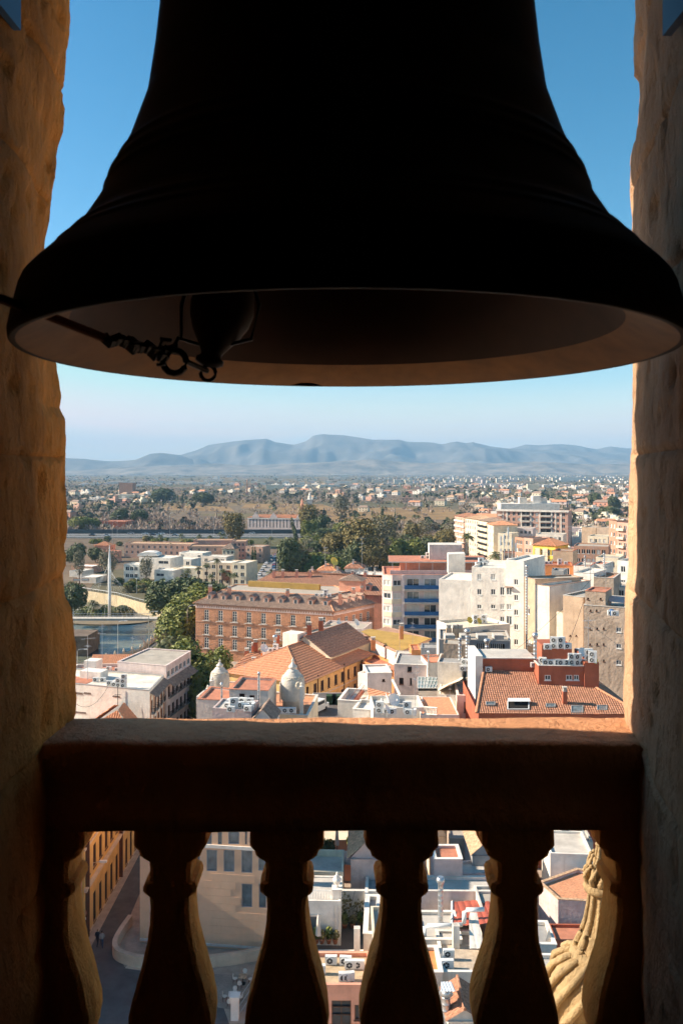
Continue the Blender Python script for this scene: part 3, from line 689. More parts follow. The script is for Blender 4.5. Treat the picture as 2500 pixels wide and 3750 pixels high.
for (r0, z0), (r1, z1) in zip(ps, ps[1:]):
    for q in range(4): pd.append((r0+(r1-r0)*q/4, z0+(z1-z0)*q/4))
pd.append(ps[-1]); m = MB(); m.lathe([(r_*.86, z_) for r_, z_ in pd], 40); m.build('stem', FSTONE, fin, smooth=True)
for i in range(9):
    a0_ = 2*math.pi*i/9; q = MB(); q.tube([(r_*.93*math.cos(a0_+(z_-pd[0][1])*.8), r_*.93*math.sin(a0_+(z_-pd[0][1])*.8), z_) for r_, z_ in pd], .026, 7, r2=.013); q.build('stem_rib', FSTONE, fin, smooth=True)
m = MB(); random.seed(11)
for ly, (nr, rad, yb, yt, w) in enumerate(((9, 46, 3240, 3165, 15), (8, 36, 3235, 3128, 15), (5, 18, 3230, 3092, 16))):
    for i in range(nr):
        a = 2*math.pi*(i+.5*ly)/nr+.3; pts = []
        for q in range(8):
            t = q/7; rr = fr(rad)*(.55+.75*math.sin(t*2.6)*(1-.35*t)) if ly < 2 else fr(rad)*(1-t*.6)
            aa = a+.5*t*t; pts.append((rr*math.cos(aa), rr*math.sin(aa), fz(yb)+(fz(yt)-fz(yb))*t))
        m.tube(pts, fr(w), 7, r2=fr(4))
        m.lathe([(fr(1), -fr(7)), (fr(7), -fr(3)), (fr(8), fr(2)), (fr(2), fr(7))], 7, pts[-1])
m.build('flame', FSTONE, fin, smooth=True)
# ------------------------------------------------------------------ small roof things (built once, then copied with their parts)
def acmesh():
    out = {}
    for k, (w, h) in {'s': (.9, .68), 't': (.95, 1.38)}.items():
        m = MB(); m.box(-w/2, -.17, .06, w/2, .17, h); m.box(-w/2+.05, -.15, 0, -w/2+.12, .15, .06); m.box(w/2-.12, -.15, 0, w/2-.05, .15, .06)
        m.box(w/2-.22, -.185, .12, w/2-.03, -.17, h-.06)
        c = m.mesh('casing', AIRC); f = MB()
        f.lathe([(.26, 0), (.26, .03), (.235, .03), (.235, 0)], 18, cap=False); f.lathe([(.001, .004), (.235, .004)], 18, cap=False, mi=1)
        for a in range(6): t = a*math.pi/3; f.tube([(.05*math.cos(t), .05*math.sin(t), .02), (.235*math.cos(t), .235*math.sin(t), .02)], .008, 4)
        f.lathe([(.001, .03), (.06, .03), (.06, .0)], 10, cap=False)
        f.v = [(v[0]-.1, -.171-v[2], v[1]) for v in f.v]
        out[k] = (c, f.mesh('fan_grille', [WMETAL, IRON]), h)
    return out
ACM = acmesh()
def ac(loc, label, group, twin=False, rz=0., s=1.0):
    c, f, h = ACM['t' if twin else 's']; o = thing('air_conditioner', label, 'air conditioner', loc, rz, group); o.scale = (s, s, s)
    link('casing', c, o)
    for z in ((.36, 1.02) if twin else (.36,)): link('fan_grille', f, o, (0, 0, z))
    return o
def acs(Z, lst, label, group):
    for q in lst:
        p = PZ(q[0], q[1], Z); ac(p, label, group, 't' in (q[2] if len(q) > 2 else ''), (R(80) if 'r' in (q[2] if len(q) > 2 else '') else random.uniform(-.3, .3)), 1.15)
def antm():
    m = MB(); m.tube([(0, 0, 0), (0, 0, 4.2)], .022, 5); m.tube([(-.6, 0, 3.9), (.7, 0, 3.9)], .014, 4)
    for i in range(8): x = -.55+i*.16; m.tube([(x, -.28, 3.9), (x, .28, 3.9)], .008, 3)
    m.tube([(0, -.4, 3.2), (0, .5, 3.2)], .014, 4)
    for i in range(5): y = -.35+i*.18; m.tube([(-.3, y, 3.2), (.3, y, 3.2)], .008, 3)
    return m.mesh('antenna', GREYM)
ANT = antm()
def antenna(loc, label, s=1., rz=None): return tag(link('television_antenna', ANT, None, loc, random.uniform(0, 3) if rz is None else rz, s), label, 'antenna', 'television antennas on the roofs')
def dishm(col):
    m = MB(); prof = [(.02+.5*i/6, .13*(i/6)**2) for i in range(7)]; k = MB(); k.lathe(prof, 18, cap=False); q = Matrix.Rotation(R(62), 3, 'X')
    m.v = [tuple(q @ Vector(v)+Vector((0, 0, .8))) for v in k.v]; m.f = k.f; m.m = k.m
    m.tube([(0, 0, 0), (0, .02, .8)], .03, 6); m.tube([(0, -.05, .55), (0, -.55, .95)], .012, 4); m.box(-.04, -.6, .9, .04, -.5, 1.0)
    return m.mesh('satellite_dish', col)
DISHW = dishm(WMETAL); DISHY = dishm(BYELLOW)
def dish(loc, label, s=1., rz=0., me=None): return tag(link('satellite_dish', me or DISHW, None, loc, rz, s), label, 'satellite dish', 'satellite dishes on the roofs')
def flue(loc, h, r, label, cap='cone', bend=None):
    o = thing('flue_pipe', label, 'flue pipe', loc); m = MB()
    rib = []
    n = int(h/.5)
    for i in range(n+1): z = h*i/n; rib += [(r, z), (r*1.06, z+.02), (r*1.06, z+.05), (r, z+.07)]
    m.lathe(rib, 14); m.build('pipe', STEEL, o, smooth=True); q = MB()
    if cap == 'cone': q.lathe([(r*.9, h), (r*.9, h+.25), (r*1.7, h+.3), (r*.2, h+.65)], 14)
    elif cap == 'flare': q.lathe([(r, h), (r*1.7, h+.35), (r*1.7, h+.5), (r*1.25, h+.75), (r*1.1, h+.75)], 14)
    else: q.lathe([(r*1.2, h), (r*1.2, h+.5), (r*.9, h+.55)], 12)
    q.build('cowl', STEEL, o, smooth=True); return o
def boxy(b, name, pts, z0, z1, m, mtop=None):               # an extra box part of a building, world coordinates
    q = MB(); q.prism(pts, z0, z1, 0, 1 if mtop else None); return b.child(name, q, [m, mtop] if mtop else m)

# ------------------------------------------------------------------ bottom left: white townhouse and its neighbours
a = Vector((-52.0, 146.6)); 
A = Bld('townhouse', 'white townhouse with flat roof crowded with air conditioners beside the ficus', 'house', [(-52, 146.5), (-31.9, 140), (-31.7, 150.5), (-50, 156)], 13.2, WHITE)
for x in (290, 320): A.winpx(0, x-12, 2536, x+14, 2541, 'dark')
A.winpx(0, 414, 2548, 440, 2552, 'dark'); A.winpx(0, 262, 2606, 316, 2612, 'dark')
A.grid(1, [1.6, 4.0, 6.4, 8.8], [2.2, 5.6, 9.0], 1.1, 2.2, 'brown')
for z in (2.2, 5.6, 9.0):
    for u in (.9, 3.3, 5.7, 8.1): A.rail(1, u, u+1.4, z, .55, .95)
for u in (.15, 2.6, 5.0, 7.5, 9.8): A.box('pilaster', 1, u, u+.32, 0, 12.2, .1, BRICK)
A.walls(WARMW, .35, .2, GREYC)
m = MB(); z = 12.9
a0, b0, L, th = A.ed(1); q = lambda u, o, zz: Vector(A.loc(1, u, zz, o)) + A.o
slope(m, q(0, 1.3, 12.0), q(10.4, 1.3, 12.0), q(10.4, .02, 12.75), q(0, .02, 12.75), .3, row=.45); A.child('awning_roof', m, TILEB)
boxy(A, 'terrace', [(-50.6, 146.6), (-44.5, 144.6), (-43, 149), (-49.5, 151.5)], 12.7, 12.93, REDP)
boxy(A, 'stair_block', [(-46.5, 149.5), (-42.5, 148.3), (-41.8, 150.6), (-45.8, 152)], 12.8, 14.2, WHITE)
acs(12.88, [(453, 2519, 't'), (436, 2517, 't'), (419, 2514), (378, 2497), (352, 2497), (402, 2509), (425, 2508, 'r')], 'white air conditioner on the white townhouse roof', 'air conditioners on the white townhouse')
ac(PZ(454, 2519, 12.88)+Vector((0, .1, 1.55)), 'air conditioner stacked on top of another, white townhouse roof', 'stacked air conditioner', False, .2, 1.1)
antenna(PZ(322, 2493, 12.88), 'tall rusty aerial mast rising from the white townhouse roof', 1.9); antenna(PZ(397, 2517, 12.88), 'pale aerial post at front parapet of white townhouse', .9)
tag(link('iron_cross', (lambda m: (m.tube([(0, 0, 0), (0, 0, 3.2)], .05, 6), m.tube([(-.5, 0, 1.75), (.5, 0, 1.75)], .04, 6), m.mesh('iron_cross', IRON))[-1])(MB()), None, P(432, 2582, 141.5)), 'black iron cross on tiled ridge against white wall', 'cross')
A2 = Bld('townhouse', 'pink townhouse with sloping gravel roof behind the white townhouse', 'house', [(-41, 154), (-31.4, 150.7), (-29.2, 163), (-38, 165.5)], 14.8, PINKW)
A2.grid(1, [1.4, 3.4, 5.4, 7.4, 9.4, 11.2], [2, 5.4, 8.8], 1.0, 2.0, 'brown'); A2.grid(1, [1.2, 3.2, 5.2, 7.2, 9.2, 11.2], [12.5], 1.5, 1.2, 'glass'); A2.walls(GRAVEL, .15, .2, PINKW)
m = MB(); q = lambda u, o, zz: Vector(A2.loc(1, u, zz, o)) + A2.o
slope(m, q(0, 1.6, 11.0), q(12.4, 1.6, 11.0), q(12.4, .02, 12.1), q(0, .02, 12.1), .3, row=.45); A2.child('awning_roof', m, TILEB)
for z in (2, 5.4, 8.8):
    for u in (.8, 4.8, 8.8): A2.rail(1, u, u+3.2, z, .5)
# low roofs behind it, towards the quay
A3 = qb('terrace_house', 'low house with red terraces and clutter behind the white townhouse', 'house', (240, 2474), (470, 2470), 158, 9, WHITE2); A3.walls(REDP, .5, .2, WHITE)
A3z = A3.base+A3.h-.5
acs(A3z, [(431, 2460), (457, 2462, 't'), (487, 2464), (516, 2466), (400, 2455), (380, 2462), (470, 2456)], 'white air conditioner on the red terrace near the quay', 'air conditioners on the red terrace')
boxy(A3, 'stair_block', [(-49, 160), (-46.5, 159.5), (-46, 162), (-48.5, 162.5)], 11, 13.6, WHITE)
A4 = qb('tiled_house', 'low house with orange tiled roof beside the river quay', 'house', (330, 2437), (480, 2436), 178, 7, CREAM); A4.walls(flat=False); A4.hip(1.4, .3, TILEO, period=.4, gable=True)
A5 = Bld('tiled_house', 'tiled hipped roof abutting the white townhouse wall at the sill', 'house', [(-43.5, 133.5), (-31.0, 129.5), (-33.2, 139.6), (-41.5, 142.2)], 6.9, CREAM)
A5.walls(flat=False)
m = MB(); pk = P(435, 2584, 141); fr_ = P(432, 2600, 133); e = lambda x, y, z=6.9: Vector((x, y, z))
slope(m, e(-43.8, 133.4), e(-31, 129.3), fr_, fr_, .42, row=.6); slope(m, e(-30.6, 129.3), e(-32.6, 140.0), pk, fr_, .42, row=.6); slope(m, e(-42.0, 142.4), e(-43.9, 133.3), fr_, pk, .42, row=.6)
A5.child('roof', m, TILEO)
# ------------------------------------------------------------------ domed building
W1 = Bld('rooftop_house', 'white walled roof block edged in red between the two domes', 'house', [(-15.7, 117.8), (-10.2, 117), (-9.6, 124), (-15.0, 125)], 19.2, WHITE2)
W1.winpx(0, 876, 2540, 896, 2558, 'dark'); W1.winpx(0, 914, 2546, 932, 2566, 'dark'); W1.walls(REDP, .3, .35, REDP)
W0 = Bld('rooftop_house', 'low white parapet block with red top beside the ficus', 'house', [(-20.3, 118.6), (-15.8, 117.9), (-15.2, 124), (-19.6, 125.5)], 17.6, WHITE2); W0.walls(REDP, .25, .3, REDP)
flue(P(948, 2600, 114), 4.6, .17, 'tall steel flue with cowl in front of the domes'); flue(P(812, 2590, 114), 2.6, .13, 'short steel flue beside the air conditioner cluster', 'flare')
W2 = Bld('plant_roof', 'brown-grey roof block carrying a cluster of air conditioners at the sill', 'house', [(-16.6, 108.3), (-11.5, 107.4), (-11.0, 111.8), (-16.0, 113)], 19.3, LILAC); W2.walls(GREYL, .25)
acs(19.06, [(835, 2594), (856, 2600, 't'), (880, 2592), (899, 2598), (918, 2590), (838, 2582, 'r'), (862, 2578), (890, 2576), (915, 2578), (928, 2596, 'r'), (908, 2606), (846, 2608)], 'air conditioner in the dense cluster below the domes', 'air conditioner cluster below the domes')
W3 = Bld('tiled_house', 'dark tiled roof with a glazed skylight strip at the sill below the domes', 'house', [(-11.4, 107.3), (-8.6, 106.8), (-8.2, 111.2), (-10.9, 111.8)], 18.0, WHITE2); W3.walls(flat=False)
W3.hip(1.5, .2, TILEB, period=.3, gable=True)
B2 = Bld('domed_building', 'ornate cream corner building with scaled domes and orange terrace', 'building', [(-12.0, 119.3), (-4.7, 118.2), (-3.6, 129), (-11, 131)], 15.4, CREAM)
for x in (978, 1012, 1048, 1076): pass
B2.walls(TILEO, .35, .3, WHITE2)
for i, x in enumerate((985, 1020, 1046, 1070)): ac(P(x, 2612, 117.6), 'air conditioner in the row hung on the cream cornice wall', 'air conditioners on the cornice', s=1.2)
def dome(b, X, Y, Z, r, hb):
    """ogee dome with scale tiles, garland ring, lantern and finial"""
    q = MB(); q.lathe([(r*.86, -1.2), (r*.86, 0), (r*.93, .05), (r*.93, .15)], 28, (X, Y, Z)); d = b.child('drum', q, WHITE2, True)
    q = MB(); prof = [(r*.97, .15), (r*1.0, hb*.18), (r*1.0, hb*.38), (r*.985, hb*.54), (r*.93, hb*.69), (r*.80, hb*.83), (r*.58, hb*.94), (r*.42, hb)]
    q.lathe(prof, 36, (X, Y, Z)); b.child('dome', q, DOMEM, True)
    q = MB(); rows = 19
    def rad(t):
        z = .15+t*(hb-.15)
        for (r0, z0), (r1, z1) in zip(prof, prof[1:]):
            if z0 <= z <= z1: return r0+(r1-r0)*(z-z0)/(z1-z0), z
        return prof[-1]
    for i in range(rows-3):
        r0, z0 = rad(i/rows); r1, z1 = rad((i+1.25)/rows); n = 30
        for j in range(n):
            a0 = 2*math.pi*(j+.5*(i % 2))/n; a1 = a0+2*math.pi/n*.94; am = (a0+a1)/2; o = r*.028
            pt = lambda rr, aa, zz: (X+rr*math.cos(aa), Y+rr*math.sin(aa), Z+zz)
            zt = z0+(z1-z0)*.35
            q.poly([pt(r0+o*1.3, am, z0), pt(r0+o, a1, zt), pt(r1+.004, a1, z1), pt(r1+.004, a0, z1), pt(r0+o, a0, zt)])
    s_ = b.child('scale_tiles', q, DOMEM); s_['kind'] = 'stuff'
    q = MB()
    for j in range(8):
        a0 = j*math.pi/4
        pts = []
        for t in range(7):
            aa = a0+math.pi/4*t/6; zz = hb*(.84-.10*math.sin(math.pi*t/6)); rr, _ = rad((zz-.15)/(hb-.15)); pts.append((X+(rr+.06)*math.cos(aa), Y+(rr+.06)*math.sin(aa), Z+zz))
        q.tube(pts, .07, 5)
    b.child('garland', q, CREAM, True)
    q = MB(); q.lathe([(r*.50, hb*.95), (r*.50, hb), (r*.34, hb*1.02), (r*.30, hb*1.08), (r*.38, hb*1.10), (r*.34, hb*1.15), (r*.2, hb*1.20), (r*.1, hb*1.28), (r*.06, hb*1.31), (r*.13, hb*1.35), (r*.05, hb*1.39), (r*.03, hb*1.44)], 20, (X, Y, Z), flute=10, depth=.05)
    b.child('lantern', q, WHITE2, True)
DOMEM = mat('pale dome tile', (.62, .55, .47), var=.12, streak=.25, fine=.1, bscale=3)
p = P(1072, 2562, 123.5); dome(B2, p.x, p.y, p.z, 1.75, 4.3); dm = p
B3 = Bld('domed_building', 'cream corner pavilion carrying the left scaled dome beside the ficus', 'building', [(-25.2, 146), (-18.4, 144.6), (-17.2, 156), (-23.6, 157)], 10.6, WHITE2); B3.walls(TILEO, .3, .3)
p = P(805, 2520, 149); dome(B3, p.x, p.y, p.z, 1.68, 3.6)
# carved volutes and piers beside the domes
for (px, py, Y, w, h) in ((1104, 2600, 119, .5, 3.2), (777, 2556, 146, .7, 2.9), (762, 2560, 145, .6, 1.7), (752, 2570, 144, .6, 1.0), (826, 2530, 150, .3, 1.2), (1000, 2570, 126, .25, 2.4), (1026, 2572, 126.5, .25, 2.4)):
    p = P(px, py, Y); q = MB(); q.box(p.x-w/2, p.y-w/2, p.z-.5, p.x+w/2, p.y+w/2, p.z+h); q.box(p.x-w*.62, p.y-w*.62, p.z+h, p.x+w*.62, p.y+w*.62, p.z+h+.16); q.lathe([(w*.5, h+.16), (w*.3, h+.3), (w*.42, h+.5), (w*.1, h+.75)], 10, p); B2.child('pier', q, WHITE2)
p = P(1092, 2512, 119.2); q = MB(); q.tube([p+Vector((.3*math.cos(t*.5), 0, .4*math.sin(t*.5)+.1)) for t in range(13)], .13, 7); B2.child('volute', q, CREAM, True)
# ------------------------------------------------------------------ orange tiled block with yellow street front
u = Vector((.49, .872)); v = Vector((-.872, .49)); c0 = Vector((-6.9, 150))
C = Bld('apartment_house', 'yellow house with orange clay roof and chimneys behind the domes', 'house', [tuple(c0), tuple(c0+u*27), tuple(c0+u*27+v*17), tuple(c0+v*17)], 11.8, YELLOW)
for i in range(10):
    for z in (2.2, 5.6, 9.0): C.win(0, 1.2+2.55*i, z, 1.05 if i % 3 else .8, 1.9, 'brown')
C.box('string_course', 0, 0, 27, 8.2, 8.4, .08, CREAM); C.box('downpipe', 0, 5.1, 5.25, 0, 12.3, .14, BFRAME); C.box('downpipe', 0, 15.0, 15.15, 0, 12.3, .14, BFRAME)
for uu, z in ((1.0, 7.0), (9.0, 4.8), (14, 4.6)):
    m = MB(); a0, b0, L, th = C.ed(0); m.quad((0, -.02, 1.0), (2.6, -.02, 1.0), (2.6, -1.6, .2), (0, -1.6, .2)); m.quad((0, -.02, .96), (0, -1.6, .16), (2.6, -1.6, .16), (2.6, -.02, .96)); m.build('awning', BLIND, C.root, (*[a0[i]+(b0-a0)[i]/L*uu for i in (0, 1)], z), rz=th)
C.walls(flat=False); C.hip(4.3, .5, TILEO, inset=8.5, period=1.1, row=.6, amp=.03)
Cb = Bld('apartment_house', 'raised rear wing with its own brown tiled ridge behind the yellow house', 'house', [tuple(c0+u*13.5+v*2.2), tuple(c0+u*30+v*2.2), tuple(c0+u*30+v*13.5), tuple(c0+u*13.5+v*13.5)], 13.6, CREAM); Cb.walls(flat=False); Cb.hip(3.6, .4, TILE, gable=True, period=1.1, row=.6, amp=.03)
boxy(Cb, 'roof_box', [tuple(c0+u*12.5+v*9), tuple(c0+u*15.5+v*9), tuple(c0+u*15.5+v*12.5), tuple(c0+u*12.5+v*12.5)], 13, 17.6, WHITE)
for px, py, Y in ((929, 2440, 164), (963, 2412, 168), (1047, 2447, 158), (1131, 2432, 165), (1140, 2461, 160), (1238, 2400, 176), (1274, 2364, 181), (1305, 2395, 180)):
    p = P(px, py, Y); C.chimney(p.x, p.y, p.z-.3, .85, 1.5, ORANGEP)
m = MB(); p = P(1010, 2400, 164)
boxy(C, 'plant_room', [(p.x-2.6, p.y), (p.x+1.8, p.y-1), (p.x+2.4, p.y+2.4), (p.x-2.2, p.y+3)], p.z-3, p.z+.9, WHITE2)
acs(p.z+.9, [(993, 2388), (1010, 2388, 't'), (1024, 2386)], 'air conditioner on white plant room over the orange roof', 'air conditioners over the orange roof')
flue(p+Vector((-.2, .5, .9)), 2.2, .28, 'fat steel flue over the orange tiled roof', 'flare')
m = MB(); k = p+Vector((2.2, -.6, 1.2)); m.tube([k+Vector(q) for q in ((-1.2, 0, 0), (0, 0, .05), (.5, 0, -.25), (.65, 0, -.9), (.65, 0, -3.2))], .34, 10); tag(m.build('ventilation_duct', STEEL, smooth=True), 'bent steel ventilation duct beside the plant room', 'duct')
dish(p+Vector((-2.3, -.4, .2)), 'big pale satellite dish left of the plant room', 1.6, .6)
C2 = Bld('tiled_house', 'long low coral tiled roof wing in front of the brick palace', 'house', [(-21.8, 162), (-10.5, 183.5), (-3.5, 197), (-18, 188)], 10.4, CREAM); C2.walls(flat=False)
m = MB(); k4 = [P(834, 2462, 163), P(1082, 2374, 184), P(1212, 2284, 196), P(905, 2394, 174)]; slope(m, *k4, 1.1, .03, .6); C2.child('roof', m, TILEO)
m = MB(); m.poly([k4[3], k4[2], k4[2]+Vector((-3, 3, -6)), k4[3]+Vector((-3, 3, -6))]); C2.child('back_wall', m, CREAM)
for px, py in ((904, 2395), (929, 2376), (936, 2364), (1016, 2338), (1132, 2302), (1175, 2286)):
    p = P(px, py, 178-.06*(px-904)); C2.chimney(p.x, p.y, p.z-.6, .9, 1.3, TERRA)
C3 = qb('apartment_house', 'cream rooftop house with white plant boxes behind the orange roof', 'house', (1090, 2322), (1200, 2335), 184, 8, CREAM); C3.winpx(0, 1099, 2344, 1106, 2362, 'brown'); C3.winpx(0, 1120, 2344, 1126, 2362, 'brown'); C3.walls(GRAVEL, .3, .2, TERRA)
C4 = qb('rooftop_house', 'low pinkish roof terrace wall with dishes below the ochre roof', 'house', (1168, 2296), (1330, 2304), 192, 9, PINKW); C4.walls(GRAVEL, .4, .2)
dish(PZ(1240, 2293, C4.h), 'small white dish on the pinkish terrace wall', 1.1, .4); dish(PZ(1304, 2300, C4.h), 'tilted cream dish on the pinkish terrace wall', 1.6, .9)
C5 = Bld('warehouse', 'building with broad ochre sheet roof beside the blue-balconied block', 'building', [(4.7, 182), (11.2, 165), (18.5, 178), (10.0, 191)], 14.3, WHITE2); C5.walls(flat=False)
m = MB(); slope(m, (11.3, 164.4, 14.35), (19.1, 178, 14.3), (10.2, 191.6, 14.9), (4.1, 182.2, 14.9), .35, amp=.05); C5.child('roof', m, OCHROOF)
m = MB(); m.prism([(4.1, 182.2), (11.3, 164.4), (19.1, 178), (10.2, 191.6)], 13.9, 14.28); C5.child('soffit', m, BRICK2)
p = P(1469, 2322, 170); C5.chimney(p.x, p.y, p.z-.4, .8, 2.0, ORANGEP)
C6 = Bld('apartment_house', 'orange house corner with roof terrace under the ochre roof', 'house', [(4.2, 168), (11.6, 157.5), (13, 164), (6, 176)], 11.6, ORANGEP); C6.winpx(0, 1340, 2425, 1352, 2445, 'brown'); C6.walls(REDP, .5, .25, ORANGEP)
p = P(1366, 2370, 171); C6.chimney(p.x, p.y, p.z, .9, 1.5, ORANGEP)
# ------------------------------------------------------------------ brick palace
D = Bld('brick_palace', 'long brick palace with balconied white windows and dormered tile roof', 'building', [(-38.6, 222.8), (-2.05, 210), (8.6, 223), (2, 240), (-34, 243)], 14.6, BRICK)
px_cols = [757, 808, 860, 912, 965, 1019, 1073, 1128, 1183]
us = [D.uv(0, x, 2300)[0] for x in px_cols]
zrow = [D.uv(0, 965, y)[1] for y in (2285, 2338, 2389, 2440)]
for z in zrow:
    if z < .1: continue
    for uu in us:
        D.win(0, uu-.65, z, 1.3, 2.75, 'french'); D.rail(0, uu-1.2, uu+1.2, z-.05, .5, .95, step=.2)
us1 = [1.6+3.0*i for i in range(5)]
for z in zrow:
    if z > .1:
        for uu in us1: D.win(1, uu, z, 1.2, 2.4, 'french'); D.rail(1, uu-.5, uu+1.7, z-.05, .5, .95, step=.2)
for e, L in ((0, D.ed(0)[2]), (1, D.ed(1)[2])):
    q = MB(); a0, b0, LL, th = D.ed(e); H = D.holes.get(e, [])
    z = .3
    while z < 13.4:                                            # projecting brick courses, broken at the windows
        cuts = sorted([(h[0]-.25, h[2]+.25) for h in H if h[1]-.2 < z < h[3]+.3]); x = .02
        for c_ in cuts + [(LL-.02, LL)]:
            if c_[0]-x > .1: q.box(x, -.06, z, c_[0], -.002, z+.17)
            x = max(x, c_[1])
        z += .42
    o = q.build('brick_courses', BRICK2 if e else BRICK, D.root, (a0.x, a0.y, 0), rz=th); o['kind'] = 'stuff'
    for zz in zrow[:3]: D.box('string_course', e, .01, LL-.01, zz-.55, zz-.28, .14, BRICK2)
    D.box('cornice', e, .005, LL-.005, 13.5, 13.75, .16, PINKW); D.box('cornice', e, .005, LL-.005, 14.2, 14.58, .35, BRICK2)
    q = MB(); k = int(LL/.7)
    for i in range(k): q.box(.2+i*.7, -.28, 13.77, .5+i*.7, -.002, 14.18)
    o = q.build('dentils', PINKW, D.root, (a0.x, a0.y, 0), rz=th); o['kind'] = 'stuff'
D.walls(flat=False)
o = ring_inset(D.pts, -.55); i_ = ring_inset(D.pts, 5.6); m = MB(); zz = D.h
for e in range(5):
    f = (e+1) % 5; slope(m, (*o[e], zz), (*o[f], zz), (*i_[f], zz+2.9), (*i_[e], zz+2.9), .42)
m.build('roof', TILEB, D.root); m = MB(); m.poly([(*p_, zz+2.85) for p_ in i_]); m.build('roof_deck', GRAVEL, D.root)
m = MB()
for e in range(5): m.tube([(*o[e], zz+.08), (*i_[e], zz+2.98)], .17, 6); m.tube([(*i_[e], zz+2.98), (*i_[(e+1) % 5], zz+2.98)], .15, 6)
m.build('ridge_cap', TILEO, D.root)
def dormer(b, e, uu, out, z, w=1.5, h=1.5, d=2.6, wallm=BRICK3, tm=TILEB):
    a0, b0, L, th = b.ed(e); q = MB(); q.box(-w/2, 0, 0, w/2, d, h); o = q.build('dormer', wallm, b.root, b.loc(e, uu, z, out), rz=th)
    g = MB(); y0, y1 = -.25, d
    for s_ in (-1, 1): g.quad((s_*(w/2+.2), y0, h+.01), (s_*(w/2+.2), y1, h+.01), (0, y1, h+.62), (0, y0, h+.62))
    g.poly([(-w/2-.05, -.01, h), (w/2+.05, -.01, h), (0, -.01, h+.5)], 1); g.build('dormer_roof', [tm, wallm], o)
    f = MB(); f.box(-w*.3, -.04, .3, w*.3, -.005, h-.15); f.build('frame', WFRAME, o)
    g = MB()
    for i in (0, 1): g.box(-w*.24+i*w*.26, -.05, .36, -w*.24+i*w*.26+w*.22, -.041, h-.22)
    g.build('pane', GLASS, o)
for i, uu in enumerate(us): dormer(D, 0, uu, -1.6, D.h+.75)
for uu in us1[1:]: dormer(D, 1, uu+.6, -1.6, D.h+.75)
for px, Y in ((770, 226), (840, 224), (1053, 219), (1245, 214), (1294, 221), (1324, 224)):
    p = P(px, 2196, Y); D.chimney(p.x, p.y, D.h+1.6, .95, 2.2, CORAL)
boxy(D, 'roof_screen', [(-26, 234), (-6, 226.5), (-5.6, 227.4), (-25.6, 235)], D.h+2.9, D.h+4.4, OCHROOF)
boxy(D, 'lift_house', [(-.6, 226), (5.2, 224), (6.6, 230), (0.6, 232)], D.h+2.8, D.h+5.6, CORAL)
m = MB(); slope(m, (-1, 225.6, D.h+5.6), (5.6, 223.4, D.h+5.6), (3, 228, D.h+7), (3, 228, D.h+7), .35); slope(m, (5.6, 223.4, D.h+5.6), (7, 230.4, D.h+5.6), (3, 228, D.h+7), (3, 228, D.h+7), .35); slope(m, (.4, 232.4, D.h+5.6), (-1, 225.6, D.h+5.6), (3, 228, D.h+7), (3, 228, D.h+7), .35); D.child('lift_house_roof', m, TILEB)
acs(D.h+2.9, [(1178, 2186), (1192, 2182, 't'), (1160, 2184), (1205, 2186)], 'air conditioner beside coral roof house of the brick palace', 'air conditioners on the brick palace')
D2 = Bld('palace_wing', 'rear palace wing with red-brown tiled roof and dormers behind', 'building', [(-30, 250), (22.0, 238), (27.5, 256), (-24, 272)], 14.0, CORAL)
D2.even(1, 5, [2, 6, 10], 1.2, 2.3, 'french', 1.6); D2.walls(flat=False); D2.hip(4.4, .5, TILE, inset=7, period=.45)
for px in (1262, 1308, 1342): uu = D2.uv(0, px, 2190)[0]; dormer(D2, 0, uu, -1.6, D2.h+.9, 1.9, 1.6, 2.8, CORAL)
for px in (1003, 1036, 1086, 1136, 1290, 1336): p = P(px, 2150, 256-.012*(px-1000)); D2.chimney(p.x, p.y, D2.h+3.2, .9, 1.9, CORAL)
D3 = qb('tiled_house', 'small pavilion roof left of the palace roof screen', 'house', (880, 2158), (985, 2160), 262, 9, CREAM); D3.walls(flat=False); D3.hip(2.2, .4, TILEB, period=.4)
# ------------------------------------------------------------------ apartment block with blue balconies
E = Bld('apartment_block', 'pale apartment block with blue balcony bands and red roof edge', 'apartment block', [(9.9, 201), (12.0, 199.3), (14.7, 199.8), (36, 199.5), (37, 216), (10.5, 217)], 25.0, PINKW)
H0 = E.h
for k in range(7):
    z = H0-3.1*(k+1)+.2
    if z < .5: break
    E.box('balcony_panel', 2, .2, 21.0, z-.35, z+.55, 1.25, BLUE, inn=-1.13); E.box('balcony_slab', 2, .1, 21.1, z-.75, z-.36, 1.3, GREYL)
    for j in range(5): E.win(2, .8+4.1*j, z+.25, 2.9, 1.75, ['glass', 'curt', 'blind', 'glass'][(j+k) % 4])
    for e, w in ((0, 2.0), (1, 1.9)):
        E.win(e, .25, z+.35, w, 1.3, ['blind', 'glass', 'blind'][(k+e) % 3]); E.box('spandrel', e, .03, E.ed(e)[2]-.03, z-.85, z+.3, .12, CREAM)
E.box('pier', 2, -.35, .15, 0, H0, .9, PINKW)
E.walls(REDP, .3, .3, CORAL)
boxy(E, 'penthouse', [(14.2, 204), (34, 203), (34.5, 214), (14.8, 214.5)], H0-.3, H0+2.7, CORAL)
boxy(E, 'penthouse_roof', [(11.3, 201.6), (35.5, 200.6), (36.2, 215.6), (12, 216)], H0+2.7, H0+2.95, WHITE2, REDP)
boxy(E, 'terrace_wall', [(11.6, 200.6), (35.8, 200.2), (35.8, 200.5), (11.6, 200.9)], H0, H0+.95, LILAC)
for i in range(8): x = 12.2+3.2*i; q = MB(); q.box(x, 201.9, H0, x+.1, 202, H0+2.7); E.child('post', q, WMETAL)
boxy(E, 'lift_house', [(21.5, 206), (29.5, 205.7), (29.8, 212), (21.8, 212)], H0+2.95, H0+6.6, WHITE2)
